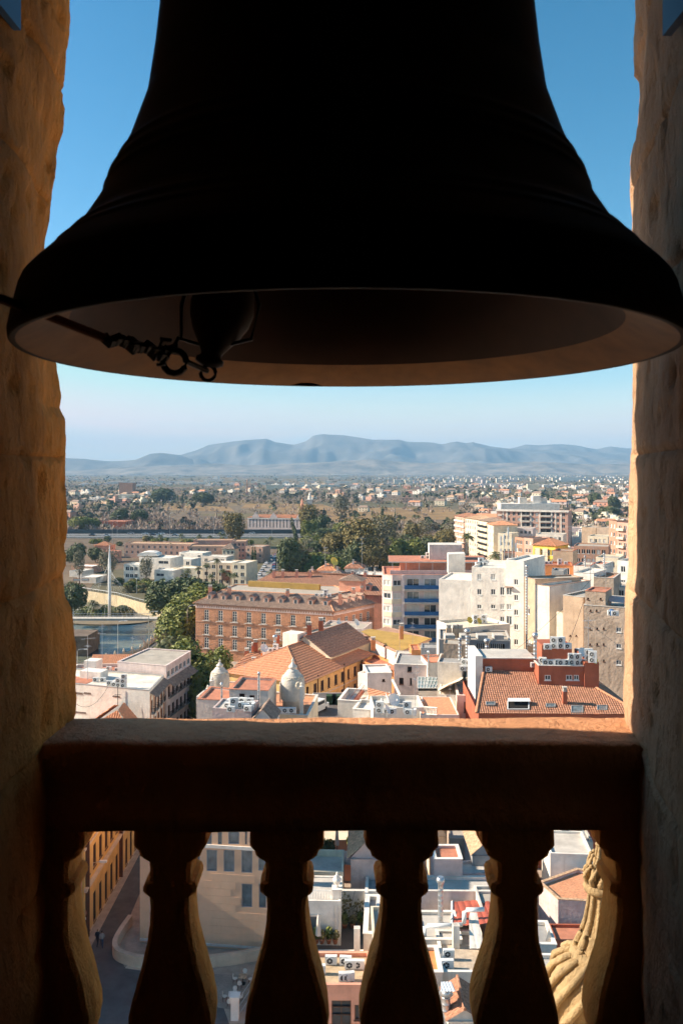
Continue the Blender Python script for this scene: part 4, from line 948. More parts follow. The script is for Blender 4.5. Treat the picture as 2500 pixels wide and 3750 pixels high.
acs(H0+2.97, [(1547, 2046), (1566, 2046, 't'), (1588, 2048), (1623, 2046), (1645, 2047, 't')], 'air conditioner on the red roof above blue balconies', 'air conditioners above the blue balconies')
# ------------------------------------------------------------------ tall white blocks and their tan neighbours
F1 = qb('apartment_block', 'tall white windowless gable wall beside the blue-balconied block', 'apartment block', (1606, 2121), (1726, 2126), 164.5, 12, WHITE); F1.walls(WARMW, .3)
F2 = qb('apartment_block', 'white apartment block with small windows and shuttered bays', 'apartment block', (1726, 2076), (1850, 2081), 162.4, 14, WHITE)
for y in (2102, 2157, 2214, 2268):
    for x0, x1 in ((1746, 1762), (1796, 1813)): F2.winpx(0, x0, y, x1, y+ (22 if y < 2200 else 16), 'blind' if y < 2110 else 'glass')
F2.winpx(0, 1830, 2150, 1846, 2180, 'glass'); F2.winpx(0, 1830, 2212, 1846, 2232, 'blind'); F2.winpx(0, 1830, 2258, 1846, 2278, 'curt')
F2.walls(WARMW, .5)
F3 = qb('apartment_block', 'tallest white stair tower with one column of twin windows', 'apartment block', (1850, 2050), (1917, 2054), 159.8, 12, WHITE)
for y in (2121, 2178, 2232, 2286, 2341):
    F3.winpx(0, 1881, y, 1896, y+22, 'glass')
F3.winpx(0, 1853, 2150, 1873, 2180, 'curt'); F3.winpx(0, 1853, 2256, 1873, 2290, 'curt'); F3.winpx(0, 1855, 2212, 1872, 2234, 'blind')
F3.box('balcony_awning', 0, .1, 1.5, F3.uv(0, 1850, 2150)[1], F3.uv(0, 1850, 2146)[1], .7, TILEB); F3.walls(WARMW, .4)
F2z = F2.h-.4
for x in (1668, 1690, 1735, 1790, 1812): pass
boxy(F2, 'stair_block', [tuple(PZ(1640, 2085, 29).xy), tuple(PZ(1702, 2083, 29).xy), tuple((PZ(1702, 2083, 29)+Vector((.3, 4, 0))).xy), tuple((PZ(1640, 2085, 29)+Vector((.3, 4, 0))).xy)], 28, 32.2, WHITE)
acs(F2.h-.5, [(1748, 2072), (1760, 2071, 't'), (1775, 2072)], 'air conditioner on the white apartment roof', 'air conditioners on the white apartments')
G = qb('apartment_block', 'narrow tan building with an arched window behind the steel flue', 'apartment block', (1918, 2112), (1958, 2122), 158, 10, TAN)
m = MB(); uu, z = G.uv(0, 1931, 2248)
G.win(0, uu, z, .75, 1.15, 'plain'); G.winpx(0, 1930, 2345, 1946, 2366, 'blind')
q = MB(); k = [(.375+.375*math.cos(R(t)), -.05, .55+.0+.6+.375*math.sin(R(t))) for t in range(0, 181, 20)]; q.tube(k, .06, 5); q.build('arch', WFRAME, G.root, G.loc(0, uu, z), rz=G.ed(0)[3]); G.walls(GRAVEL, .2, .2, TILEB)
flue(P(1927, 2385, 150), 14.8, .22, 'very tall slim steel flue against the tan building')
Hh = qb('apartment_block', 'white block with grey-white gable and glazed gallery behind', 'apartment block', (1958, 2140), (2010, 2147), 150, 12, WHITE2); Hh.walls(GREYL, .4, .2, BRICK2)
H2 = qb('apartment_block', 'white house with frosted glazed balcony band under the white cube', 'apartment block', (2010, 2136), (2100, 2141), 158, 10, WHITE)
H2.winpx(0, 2014, 2162, 2098, 2191, 'curt'); H2.winpx(0, 2017, 2226, 2030, 2240, 'glass'); H2.winpx(0, 2012, 2276, 2032, 2294, 'curt'); H2.winpx(0, 2010, 2330, 2033, 2345, 'curt'); H2.walls(WARMW, .3)
I1 = qb('apartment_block', 'white cube-like top storey right of the glazed gallery', 'apartment block', (2100, 2096), (2172, 2101), 163, 9, WHITE); I1.walls(WARMW, .3, .2, GREYL)
I2 = qb('apartment_block', 'brown rendered block right of the white cube', 'apartment block', (2173, 2114), (2245, 2118), 160, 9, TAN2); I2.walls(TILEO, .4, .2, GREYL)
J = qb('apartment_block', 'tan rendered block with sunlit cream edge in front of the gallery', 'apartment block', (2060, 2180), (2134, 2188), 142, 9, TAN)
for x in (2084, 2106): J.winpx(0, x, 2325, x+5, 2330, 'dark')
J.walls(GRAVEL, .3, .2, GREYL)
J2 = qb('apartment_block', 'narrow cream wall wedged beside the tan block', 'apartment block', (2036, 2240), (2060, 2244), 146, 6, CREAM); J2.walls(GRAVEL, .3)
K = qb('apartment_block', 'weathered grey-brown tower block with tiny windows right of the tan block', 'apartment block', (2136, 2216), (2290, 2226), 130, 12, TAN2)
for y in (2232, 2298, 2356, 2416):
    for x in ((2158, 2180) if y == 2232 else (2156, 2182, 2206) if y < 2400 else (2206,)): K.winpx(0, x, y, x+6, y+7, 'dark')
for y in (2298, 2358, 2418): K.winpx(0, 2255, y, 2273, y+18, 'glass')
K.walls(GRAVEL, .5, .25, GREYL)
pz = [PZ(2140, 2221, 28.5), PZ(2214, 2224, 28.5)]
K2 = qb('rooftop_house', 'grey stair house with red lid on the weathered tower', 'house', (2141, 2164), (2215, 2169), 131, 5, TAN2, base=K.h-.4)
for x in (2148, 2194): K2.winpx(0, x, 2189, x+7, 2196, 'dark')
K2.walls(REDP, .15, .15, REDP)
acs(K.h-.5, [(2236, 2254), (2250, 2256)], 'air conditioner on the weathered tower terrace', 'air conditioners on the weathered tower')
m = MB(); p = P(2258, 2214, 131); m.quad(p+Vector((-1.2, 0, .5)), p+Vector((1.6, -.5, .2)), p+Vector((1.8, 2, .9)), p+Vector((-.9, 2.4, 1.1)))
for dx, dy in ((-1.1, .1), (1.5, -.4), (1.7, 1.9), (-.8, 2.3)): m.tube([p+Vector((dx, dy, .6)), p+Vector((dx, dy, -1.6))], .03, 4)
tag(m.build('awning', mat('striped awning', (.7, .42, .38))), 'striped cloth awning on the weathered tower terrace', 'awning')
tag(link('water_drum', (lambda m: (m.lathe([(.32, 0), (.35, .1), (.33, .45), (.35, .8), (.3, .9)], 14), m.mesh('water_drum', BLUE, True))[-1])(MB()), None, PZ(2238, 2254, K.h-.5)), 'blue plastic drum on the weathered tower terrace', 'drum')
# ------------------------------------------------------------------ red-roofed house under the sill on the right
Lb = Bld('red_roofed_house', 'terracotta house with deep red pantiles and skylights at the sill', 'house', [(17.2, 105.6), (36.8, 105.0), (36.4, 122), (17.6, 122)], 19.4, TERRA)
Lb.walls(flat=False); m = MB()
ez = 19.5; rk = .40
TL = Vector((19.3, 114.0, ez+8.4*rk)); HP = Vector((31.0, 112.8, ez+7.4*rk))
slope(m, (16.7, 105, ez), (37.2, 104.6, ez), HP, TL, .29, row=.42); slope(m, (37.2, 104.6, ez), (37.0, 122, ez), (30.6, 121, ez+3), HP, .29, row=.42)
Lr = Lb.child('roof', m, TILER)
m = MB(); m.tube([Vector((37.2, 104.6, ez+.12)), HP+Vector((0, 0, .12))], .16, 6); m.tube([Vector((16.8, 105, ez+.12)), TL+Vector((0, 0, .12))], .16, 6); Lb.child('ridge_cap', m, TILEO)
boxy(Lb, 'back_wall', [(19.0, 113.9), (26.3, 113.7), (26.3, 120), (19.0, 120)], 20, 24.4, TERRA, GREYL); boxy(Lb, 'coping', [(18.8, 113.7), (26.4, 113.5), (26.4, 113.95), (18.8, 114.15)], 24.41, 24.55, WHITE2)
boxy(Lb, 'gable_wall', [(18.0, 113.2), (18.98, 113.1), (18.98, 120), (18.0, 120)], 17, 24.9, WHITE)
db = [P(1971, 2500, 110.6), P(2141, 2500, 110.2)]
DB = Bld('roof_dormer', 'red rendered roof block with white windows and rows of air conditioners', 'house', [tuple(db[0].xy), tuple(db[1].xy), (db[1].x+.1, 118), (db[0].x+.1, 118)], 24.2, TERRA, base=20.6)
for x0, x1 in ((1993, 2015), (2071, 2094), (2099, 2118)): DB.winpx(0, x0, 2472, x1, 2491, 'glass')
DB.walls(GREYL, .15, .15, WHITE2)
boxy(DB, 'penthouse', [(27.0, 113.4), (31.0, 113.2), (31.0, 117.5), (27.0, 117.5)], 24.0, 26.3, TERRA)
boxy(DB, 'chimney_stack', [(31.75, 109.9), (33.6, 109.8), (33.6, 112.4), (31.75, 112.6)], 20.5, 24.8, TERRA); boxy(DB, 'chimney_stack', [(31.7, 112.6), (32.7, 112.6), (32.7, 114.6), (31.7, 114.6)], 20.5, 25.6, TERRA)
ZD = 24.06
acs(ZD, [(1998, 2436), (2018, 2437), (2038, 2436), (2053, 2437), (2072, 2436), (2094, 2436, 't'), (2112, 2437, 't'), (2130, 2437), (1985, 2428), (2002, 2416, 't'), (2022, 2420), (2040, 2418), (2098, 2420), (2120, 2418, 't')], 'air conditioner on the red roof block front row', 'air conditioners on the red roof block')
acs(26.32, [(2028, 2376, 't'), (2052, 2376, 't'), (2076, 2377), (2004, 2379)], 'big twin air conditioner on the red penthouse top', 'air conditioners on the red penthouse')
acs(24.82, [(2168, 2428, 't'), (2154, 2420, 't')], 'twin air conditioner on the red chimney stack', 'air conditioners on the red stack')
flue(P(1958, 2410, 111.5), 2.6, .24, 'thick steel flue at corner of the red roof block', 'flare'); dish(P(2130, 2415, 112), 'white dish among the red block air conditioners', 1.2, .3); dish(P(2176, 2440, 110), 'yellow satellite dish on the red stack', .9, .5, DISHY)
ac(P(1954, 2444, 113.2), 'single air conditioner hung on the long red back wall', 'air conditioner on red wall'); ac(P(1788, 2460, 113.4), 'air conditioner hung at left end of the red back wall', 'air conditioner on white gable')
# skylights on the slope
sl = Vector((0, 1, rk)).normalized(); ex = Vector((1, 0, 0)); nn = ex.cross(sl)
def onslope(px, py):
    d = ray(px, py); C0 = Vector((0, 0, CH)); A_ = Vector((16.7, 105, ez+.1)); t = (A_-C0).dot(nn)/d.dot(nn); return C0+d*t
for x0, y0, x1, y1, big in ((1777, 2572, 1812, 2584, 0), (1856, 2568, 1936, 2600, 1), (1997, 2579, 2032, 2591, 0), (2089, 2586, 2133, 2612, 0), (2183, 2585, 2221, 2602, 0)):
    a1, b1, c1, d1 = onslope(x0, y1), onslope(x1, y1), onslope(x1, y0), onslope(x0, y0); up = nn*.16
    q = MB(); k = [a1, b1, c1, d1]
    for i in range(4): j = (i+1) % 4; q.quad(k[i]-up, k[j]-up, k[j]+up, k[i]+up); mid = (a1+c1)/2; q.quad(k[i]+up, k[j]+up, k[j]+up+(mid-k[j]).normalized()*.14, k[i]+up+(mid-k[i]).normalized()*.14)
    s_ = Lb.child('skylight', q, GREYC if not big else WMETAL); q = MB(); q.poly([p_+up*.6 for p_ in k]); q.v = [(v_[0]-Lb.o.x, v_[1]-Lb.o.y, v_[2]-Lb.o.z) for v_ in q.v]; q.build('pane', DARK if big else GLASSB, s_)
    if big: q = MB(); q.quad(d1+nn*.5, c1+nn*.5, c1+nn*.5-sl*.7, d1+nn*.5-sl*.7); q.quad(d1, c1, c1+nn*.5, d1+nn*.5); Lb.child('skylight_hood', q, WMETAL)
p = onslope(2066, 2575); Lb.chimney(p.x, p.y, p.z, .55, 1.5, TERRA)
# ------------------------------------------------------------------ grey plant building and the white houses in the middle
Mb = qb('plant_building', 'grey plant building with dark vertical louvres and flues', 'building', (1606, 2342), (1868, 2348), 140, 9, GREYC)
a0, b0, LL, th = Mb.ed(0)
for x0, x1, y0, y1 in ((1720, 1740, 2365, 2405), (1742, 1846, 2356, 2400)):
    u0, z1 = Mb.uv(0, x0, y0); u1, z0 = Mb.uv(0, x1, y1); Mb.box('louvre_back', 0, u0, u1, z0, z1, .02, DARK)
    k = int((u1-u0)/.32)
    for i in range(k): Mb.box('slat', 0, u0+i*.32, u0+i*.32+.12, z0, z1, .16, GREYL, inn=-.025)
for i, x in enumerate((1632, 1690, 1752, 1812)): p = P(x, 2345, 138); boxy(Mb, 'roof_hood', [(p.x, 139), (p.x+1.6, 138.9), (p.x+1.6, 141), (p.x, 141.2)], Mb.h, Mb.h+.9, GREYL)
Mb.walls(GRAVEL, .2, .2, GREYL)
M2 = qb('rooftop_house', 'cream penthouse roof behind the grey plant building', 'house', (1682, 2300), (1866, 2284), 146, 8, WARMW); M2.walls(CREAM, .5, .2)
acs(M2.h-.5, [(1740, 2284, 't'), (1756, 2284), (1772, 2282, 't')], 'air conditioner on the cream penthouse', 'air conditioners on the cream penthouse')
dish(P(1718, 2290, 145), 'yellow dish left end of the cream penthouse', 1.1, .5, DISHY); dish(P(1752, 2294, 144), 'second yellow dish on the cream penthouse edge', 1.1, .8, DISHY)
for x in (1642, 1666, 1684): p = P(x, 2330, 143); M2.chimney(p.x, p.y, p.z-1, .9, 2.4, TAN)
flue(P(1683, 2430, 130), 3.4, .26, 'cowled steel flue before the brown wall', 'cone'); flue(P(1710, 2415, 131), 4.0, .3, 'bent-top steel flue right of the brown wall', 'flare'); flue(P(1782, 2405, 128), 2.0, .3, 'stubby steel flue near the white cabinet', 'flare')
Mw = qb('rooftop_house', 'brown rendered roof wall below the grey plant building', 'house', (1622, 2357), (1708, 2360), 132, 4, TAN2); Mw.walls(GRAVEL, .2)
Mc = qb('rooftop_house', 'small white metal roof cabinet beside the louvres', 'house', (1796, 2382), (1828, 2383), 128, 1.5, WARMW, base=19); Mc.walls(CREAM, .1, .1)
Nf = qb('rooftop_house', 'blank white wall with rust stains above the glass roof', 'house', (1566, 2427), (1682, 2424), 146, 6, WHITE2); Nf.walls(REDP, .3, .2, REDP)
Nr = qb('rooftop_house', 'grey corrugated shed beside an orange wall', 'house', (1541, 2372), (1626, 2374), 155, 4, GREYM); Nr.walls(GREYC, .2); Nr2 = qb('rooftop_house', 'small orange wall beside the corrugated shed', 'house', (1506, 2380), (1540, 2380), 156, 5, ORANGEP); Nr2.walls(REDP, .2)
Nb = qb('rooftop_house', 'pinkish white two-storey house with dark windows and grey roof', 'house', (1442, 2432), (1560, 2436), 148, 9, PINKW)
for x0, y0, x1, y1 in ((1491, 2441, 1507, 2461), (1461, 2482, 1477, 2507), (1500, 2483, 1507, 2508)): Nb.winpx(0, x0, y0, x1, y1, 'dark')
Nb.walls(GREYC, .2, .25, WHITE); flue(P(1568, 2470, 146), 3.4, .14, 'thin grey vent pipe beside the pinkish house', 'flare')
Nb2 = qb('rooftop_house', 'grey roof cabin behind the pinkish house', 'house', (1446, 2398), (1510, 2400), 160, 4, GREYL); Nb2.winpx(0, 1468, 2402, 1478, 2416, 'plain'); Nb2.walls(GREYL, .1, .15)
Na = qb('rooftop_house', 'white stained stair tower with flat lids left of the pinkish house', 'house', (1310, 2462), (1344, 2468), 139, 7, WHITE); Na.walls(WHITE2, .3, .3)
Na2 = qb('rooftop_house', 'lilac-white block with one tiny window above the orange lean-to', 'house', (1344, 2466), (1434, 2464), 137, 6, PINKW); Na2.winpx(0, 1399, 2487, 1409, 2495, 'dark'); Na2.walls(WHITE, .25, .2, WHITE)
Nc = Bld('lean_to_house', 'house with sloping orange sheet-tile roof below the lilac-white block', 'house', [(3.9, 123.6), (8.6, 127.4), (7.5, 134.2), (3.9, 132.6)], 14.6, WHITE2); Nc.walls(flat=False)
m = MB(); a1, b1, c1, d1 = P(1354, 2582, 123), P(1462, 2549, 127), P(1435, 2493, 134), P(1343, 2518, 132.3); slope(m, a1, b1, c1, d1, .55, amp=.06, row=1.0); Nc.child('roof', m, TILEO)
m = MB(); m.tube([b1+Vector((.1, 0, .1)), c1+Vector((.1, 0, .1))], .2, 6); Nc.child('verge', m, WHITE)
# rusty outside stair
st = thing('metal_stair', 'rust-red outside stair leading up to the lilac-white block', 'stair', P(1284, 2600, 126))
m = MB(); s0, s1 = P(1284, 2600, 126), P(1334, 2532, 131); o0 = P(1284, 2600, 126)
for off in (Vector((0, 0, 0)), Vector((-.5, .9, 0))): m.tube([s0+off-o0, s1+off-o0], .09, 4); m.tube([s0+off-o0+Vector((0, 0, 1)), s1+off-o0+Vector((0, 0, 1))], .04, 4)
for i in range(14): p = s0.lerp(s1, (i+.5)/14)-o0; m.tube([p, p+Vector((0, 0, 1))], .02, 3)
m.build('stringer', TERRA, st)
for i in range(12): p = s0.lerp(s1, (i+.5)/12)-o0; q = MB(); q.box(-.1, -.1, 0, .3, .9, .05); q.build('step', TERRA, st, p+Vector((-.3, 0, 0)))
Nj = qb('rooftop_house', 'white terrace with parapets at the foot of the rusty stair', 'house', (1236, 2564), (1340, 2570), 126, 7, WHITE); Nj.walls(WHITE2, .9, .3, WHITE); Nj2 = qb('rooftop_house', 'white lower parapet at the sill below the rusty stair', 'house', (1292, 2596), (1352, 2600), 119, 5, WHITE); Nj2.walls(WHITE2, .4, .25, WHITE)
# glass roof
Ge = Bld('glazed_roof_house', 'white house with sloping glass roof panes between the plaster blocks', 'house', [tuple(P(1531, 2522, 136).xy), tuple(P(1650, 2524, 136).xy), tuple(P(1690, 2486, 144).xy), tuple(P(1530, 2482, 144).xy)], 14.2, WHITE2)
Ge.winpx(0, 1534, 2526, 1560, 2545, 'brown'); Ge.winpx(0, 1580, 2528, 1610, 2550, 'brown'); Ge.walls(flat=False)
ga, gb, gc, gd = P(1529, 2521, 136), P(1656, 2521, 136), P(1694, 2484, 144), P(1529, 2480, 144)
GLR = mat('greenish roof glass', (.22, .30, .30), rough=.15, spec=.6, var=.25, scale=1.)
for i in range(12):
    for j in range(3):
        f = lambda s_, t: (ga.lerp(gb, s_)).lerp(gd.lerp(gc, s_), t)
        q = MB(); q.poly([f(i/12, j/3), f((i+1)/12, j/3), f((i+1)/12, (j+1)/3), f(i/12, (j+1)/3)]); Ge.child('pane', q, GLR)
m = MB()
for i in range(13): m.tube([f(i/12, 0)+Vector((0, 0, .05)), f(i/12, 1)+Vector((0, 0, .05))], .05, 4)
for j in range(4): m.tube([f(0, j/3)+Vector((0, 0, .06)), f(1, j/3)+Vector((0, 0, .06))], .05, 4)
Ge.child('glazing_bar', m, WMETAL)
Ng = Bld('gabled_house', 'small white gabled house with orange courtyard beside the glass roof', 'house', [tuple(P(1608, 2588, 122).xy), tuple(P(1672, 2589, 121.5).xy), tuple(P(1700, 2490, 132).xy), tuple(P(1612, 2530, 132).xy)], 17.4, WHITE); Ng.winpx(0, 1632, 2546, 1647, 2588, 'plain'); Ng.walls(CREAM, .1, .2)
m = MB(); slope(m, P(1604, 2530, 121.6), P(1605, 2522, 129), P(1698, 2484, 131), P(1694, 2487, 122), .4); Ng.child('roof', m, CREAM)
Ng2 = qb('flat_house', 'white house with brown door and grey bitumen roof next to the red tiles', 'house', (1672, 2547), (1757, 2549), 119, 8, WARMW); Ng2.winpx(0, 1698, 2570, 1726, 2609, 'brown'); Ng2.walls(GREYC, .35, .25, WARMW)
Ng3 = qb('rooftop_house', 'pale cream wall with shingled top beside the white gable', 'house', (1704, 2482), (1748, 2484), 127, 5, CREAM); Ng3.walls(TILEP, .2)
Ng4 = qb('rooftop_house', 'low white wall carrying air conditioners left of the red back wall', 'house', (1600, 2424), (1690, 2428), 128, 6, WHITE2); Ng4.walls(GREYC, .3)
acs(Ng4.h-.3, [(1694, 2458), (1700, 2452, 't'), (1716, 2456, 't'), (1726, 2456, 't')], 'air conditioner on the low white wall by the red house', 'air conditioners by the red house')
Nh = qb('rooftop_house', 'cluttered white roof blocks with dishes and air conditioners at the sill', 'house', (1366, 2592), (1552, 2590), 113, 6, WHITE); Nh.walls(GREYL, .5, .2)
for (x0, x1, y, Y, z0) in ((1428, 1460, 2560, 117, 16), (1508, 1550, 2568, 118, 16), (1396, 1424, 2574, 116, 16)): k = qb('roof_box', {1428: 'white roof box with blue hatch at the sill', 1508: 'white roof box with aerial pole beside the balustrade', 1396: 'small pale roof box left of the dishes'}[x0], 'roof box', (x0, y), (x1, y), Y, 2.5, WHITE, base=z0); k.walls(WHITE2, .15, .15)
acs(Nh.h-.5, [(1390, 2612, 't'), (1418, 2614), (1490, 2612, 't'), (1494, 2618), (1518, 2618, 'r'), (1436, 2616)], 'air conditioner on the cluttered white roof at the sill', 'air conditioners on the cluttered white roof')
dish(P(1440, 2600, 115), 'large grey dish on the cluttered white roof', 1.7, .5); dish(P(1416, 2590, 116), 'edge-on white dish on the cluttered white roof', 1.5, 1.6); dish(P(1416, 2625, 111), 'low white dish near the sill edge', 1.2, 1.2)
antenna(P(1520, 2600, 114), 'tall aerial pole over the cluttered white roof', 1.3); antenna(P(1646, 2590, 119), 'thin aerial in front of the white gable', .8); antenna(P(1527, 2520, 140), 'double aerial beside the pinkish house', 1.1)
# balustraded terrace
bt = thing('roof_balustrade', 'row of little stone balusters on the terrace beside the white gable', 'balustrade', P(1552, 2614, 112))
m = MB(); p0, p1 = P(1552, 2614, 112), P(1600, 2618, 111); o0 = p0; dv = p1-p0
m.tube([Vector((0, 0, .9)), dv+Vector((0, 0, .9))], .12, 4); m.tube([Vector((0, 0, 0)), dv], .12, 4); m.build('rail', WARMW, bt)
bm_ = MB(); bm_.lathe([(.07, 0), (.05, .1), (.1, .35), (.05, .65), (.07, .85)], 8); bme = bm_.mesh('baluster', WARMW, True)
for i in range(9): link('baluster', bme, bt, dv*((i+.5)/9))
Nt = qb('rooftop_house', 'orange tiled terrace floor beside the small white gable', 'house', (1540, 2618), (1680, 2618), 111.5, 9, WARMW, base=0); Nt.walls(TILEO, .05, .2)
# ------------------------------------------------------------------ town blocks further back on the right
def block(name, label, p1, p2, Y, depth, wall, nwin=0, rows=0, kinds=('far',), roof=None, group=None, cat='apartment block', w=1.1, h=1.4, sp=3.1, cop=None, side=0):
    b = qb(name, label, cat, p1, p2, Y, depth, wall, group=group)
    zs = [b.h-sp*(k+1)+.5 for k in range(rows) if b.h-sp*(k+1)+.5 > .3]
    if nwin: b.even(0, nwin, zs, w, h, kinds)
    if side: b.even(3, side, zs, w, h, kinds)
    b.walls(roof or GRAVEL, .4, .22, cop); return b
FARK = ['far', 'far', 'farblind']
# big brick slab with white attic
Pb = qb('apartment_block', 'large brick slab block with white attic storeys and recessed balconies', 'apartment block', (1818, 1868), (2078, 1873), 452, 14, BRICK3)
LL = Pb.ed(0)[2]
for k in range(6):
    z = Pb.h-3.0*(k+1)+.4
    for f in (.17, .245, .32, .505, .57, .79, .86, .94): Pb.win(0, f*LL-.7, z, 1.4, 1.7, random.choice(FARK))
    for f0, f1 in ((.02, .075), (.325+.035, .47), (.625, .765)):
        if f0 > .3: Pb.win(0, f0*LL, z-.1, (f1-f0)*LL, 2.2, 'far')
        Pb.box('balcony', 0, f0*LL, f1*LL, z-.45, z+.35, .9, WARMW if f0 < .1 else GREYL)
for f in (.09, .145, .35, .485, .61, .775, .83, .905): Pb.box('pilaster', 0, f*LL-.35, f*LL+.35, .5, Pb.h-.6, .14, WARMW)
Pb.box('cornice', 0, -.6, LL+.4, Pb.h-.5, Pb.h+.55, .7, WHITE); Pb.even(3, 3, [Pb.h-3*(k+1)+.4 for k in range(6)], 1.3, 1.5, FARK); Pb.walls(GRAVEL, .4, .3)
o0 = Pb.o
boxy(Pb, 'attic', [(o0.x+2.5, o0.y+2), (o0.x+34, o0.y+1), (o0.x+34, o0.y+11), (o0.x+2.5, o0.y+12)], Pb.h, Pb.h+3.4, WHITE)
boxy(Pb, 'lift_house', [(o0.x+20, o0.y+3), (o0.x+24.5, o0.y+3), (o0.x+24.5, o0.y+8), (o0.x+20, o0.y+8)], Pb.h+3.4, Pb.h+7.5, WHITE); boxy(Pb, 'lift_house', [(o0.x+24.6, o0.y+4), (o0.x+28, o0.y+4), (o0.x+28, o0.y+8), (o0.x+24.6, o0.y+8)], Pb.h+3.4, Pb.h+6.3, WHITE2); boxy(Pb, 'lift_house', [(o0.x+13, o0.y+4), (o0.x+17, o0.y+4), (o0.x+17, o0.y+8), (o0.x+13, o0.y+8)], Pb.h+3.4, Pb.h+6.6, WARMW)
# street of flats beside it
for i, (x0, x1, y, Y, w_, lab, n) in enumerate(((1664, 1701, 1888, 500, BRICK3, 'red brick corner flats with cream balconies at the far end of the street', 4), (1702, 1750, 1897, 478, CREAM, 'cream street flats with tiled eaves and many windows', 6), (1750, 1783, 1905, 455, CREAM, 'cream street flats with dark glazed balconies', 3), (1784, 1806, 1918, 430, CREAM, 'narrow cream street flats next to the brick slab', 3))):
    b = qb('street_flats', lab, 'apartment block', (x0, y), (x1, y+6), Y, 12, w_); L = b.ed(0)[2]; zs = [b.h-3.1*(k+1)+.5 for k in range(7) if b.h-3.1*(k+1)+.5 > .3]
    b.even(0, n, zs, 1.0, 1.6, FARK, .6)
    if i in (0, 2):
        for z in zs: b.box('balcony', 0, .4, L-.4, z-.5, z+.4, .8, IRON if i == 2 else WARMW)
    b.walls(flat=False); b.hip(1.8, .5, [TILER, TILEP, TILEB, TILEO][i], period=.6)
rows = [
 ('narrow cream flats with shop awnings right of the street', (1822, 1952), (1872, 1954), 405, 10, CREAM, 5, 5), ('brown brick flats with narrow windows behind the yellow house', (1884, 1966), (1916, 1970), 342, 10, BRICK2, 3, 6),
 ('tan brick flats left of the bright yellow house', (1917, 1969), (1950, 1972), 335, 10, BRICK3, 3, 6), ('long brown brick block right of the yellow house', (2099, 1998), (2226, 2002), 290, 12, BRICK2, 6, 4),
 ('tall brick tower at the right edge of the window', (2228, 1906), (2256, 1909), 315, 12, BRICK2, 2, 9), ('tall tower with cream balcony bands at the jamb', (2257, 1912), (2300, 1915), 305, 12, BRICK3, 3, 9),
 ('cream slab roof behind the brown brick block', (2150, 1962), (2225, 1965), 345, 10, CREAM, 4, 3), ('pale flats with flat roof behind the yellow house', (1960, 1955), (2060, 1958), 400, 12, WARMW, 6, 4),
 ('pinkish flats with roof huts left of pale flats', (1866, 1934), (1950, 1936), 425, 12, PINKW, 5, 4), ('tan windowless party wall right of the brick slab', (2128, 1930), (2180, 1932), 400, 14, TAN, 0, 0), ('brown party wall block near the jamb', (2182, 1930), (2228, 1932), 396, 12, TAN2, 0, 0)]
for lab, p1, p2, Y, dp, w_, n, r in rows:
    b = block('apartment_block', lab, p1, p2, Y, dp, w_, n, r, FARK, side=2)
    if 'balcony bands' in lab:
        for k in range(9): b.box('balcony', 0, .3, 3.6, b.h-3.1*(k+1)+.1, b.h-3.1*(k+1)+1.0, .9, CREAM)
Yb = qb('yellow_house', 'bright yellow house with white framed bays and tiled roof', 'house', (1950, 1996), (2032, 2001), 308, 11, BYELLOW)
Yb.even(0, 6, [Yb.h-3.3, Yb.h-6.6, Yb.h-9.9], 1.0, 1.9, 'far', .6); L = Yb.ed(0)[2]
for f in (.12, .46): Yb.box('bay', 0, f*L, f*L+1.9, Yb.h-9.6, Yb.h-1.0, .5, CREAM)
Yb.even(3, 3, [Yb.h-3.3, Yb.h-6.6], 1.0, 1.9, 'far'); Yb.walls(flat=False); Yb.hip(2.4, .4, TILEO, period=.5)
O1 = block('apartment_block', 'wide orange-red roof storey with a row of air conditioners', (1914, 2068), (2098, 2072), 222, 9, ORANGEP, 4, 1, ['glass'], REDP, w=1.2, h=1.9, sp=3.0, cop=TERRA)
acs(O1.h-.4, [(x, 2066) for x in (1938, 1953, 1968, 1984, 2000, 2014)], 'air conditioner in the row along the orange-red roof', 'air conditioners on the orange-red roof')
O2 = block('rooftop_house', 'tan rendered box with red rim and dark door above the orange storey', (2023, 2016), (2096, 2019), 236, 7, TAN, cop=TERRA, cat='house'); acs(O1.h-.4, [(2048, 2068, 't'), (2070, 2067)], 'air conditioner below the tan rendered box', 'air conditioners by the tan box')
O3 = block('apartment_block', 'white low block with roof wires right of the orange storey', (2098, 2070), (2160, 2073), 212, 9, WHITE, 2, 1, ['far'], cop=TERRA); O4 = block('apartment_block', 'pale block with red terrace near the right jamb', (2160, 2064), (2210, 2067), 216, 9, WHITE2, 2, 1, ['far'], REDP); O5 = block('apartment_block', 'cream block with pipes near the right jamb', (2180, 2040), (2262, 2044), 232, 9, CREAM, 2, 1, ['far'])
O6 = block('apartment_block', 'white house with roof ladder touching the right jamb', (2258, 2052), (2302, 2055), 190, 8, WHITE, 1, 2, ['glass']); O7 = block('apartment_block', 'white storey with tall window left of the right jamb', (2245, 2148), (2300, 2151), 165, 8, WHITE, 1, 1, ['glass'], h=2.0)
O8 = block('rooftop_house', 'grey roof cabins and tanks before the orange storey', (1932, 2120), (2000, 2123), 178, 6, GREYL, cat='house'); O9 = block('rooftop_house', 'grey lift house with flat lid before the orange storey', (2018, 2088), (2062, 2090), 182, 5, GREYC, cat='house'); O10 = block('rooftop_house', 'white roof parapet with red railings above the gallery', (1990, 2130), (2018, 2131), 172, 4, WHITE2, cat='house')
flue(P(2210, 2105, 200), 4.6, .22, 'steel flue near the right jamb'); flue(P(2140, 2075, 210), 2.2, .2, 'short flue on the white low block')
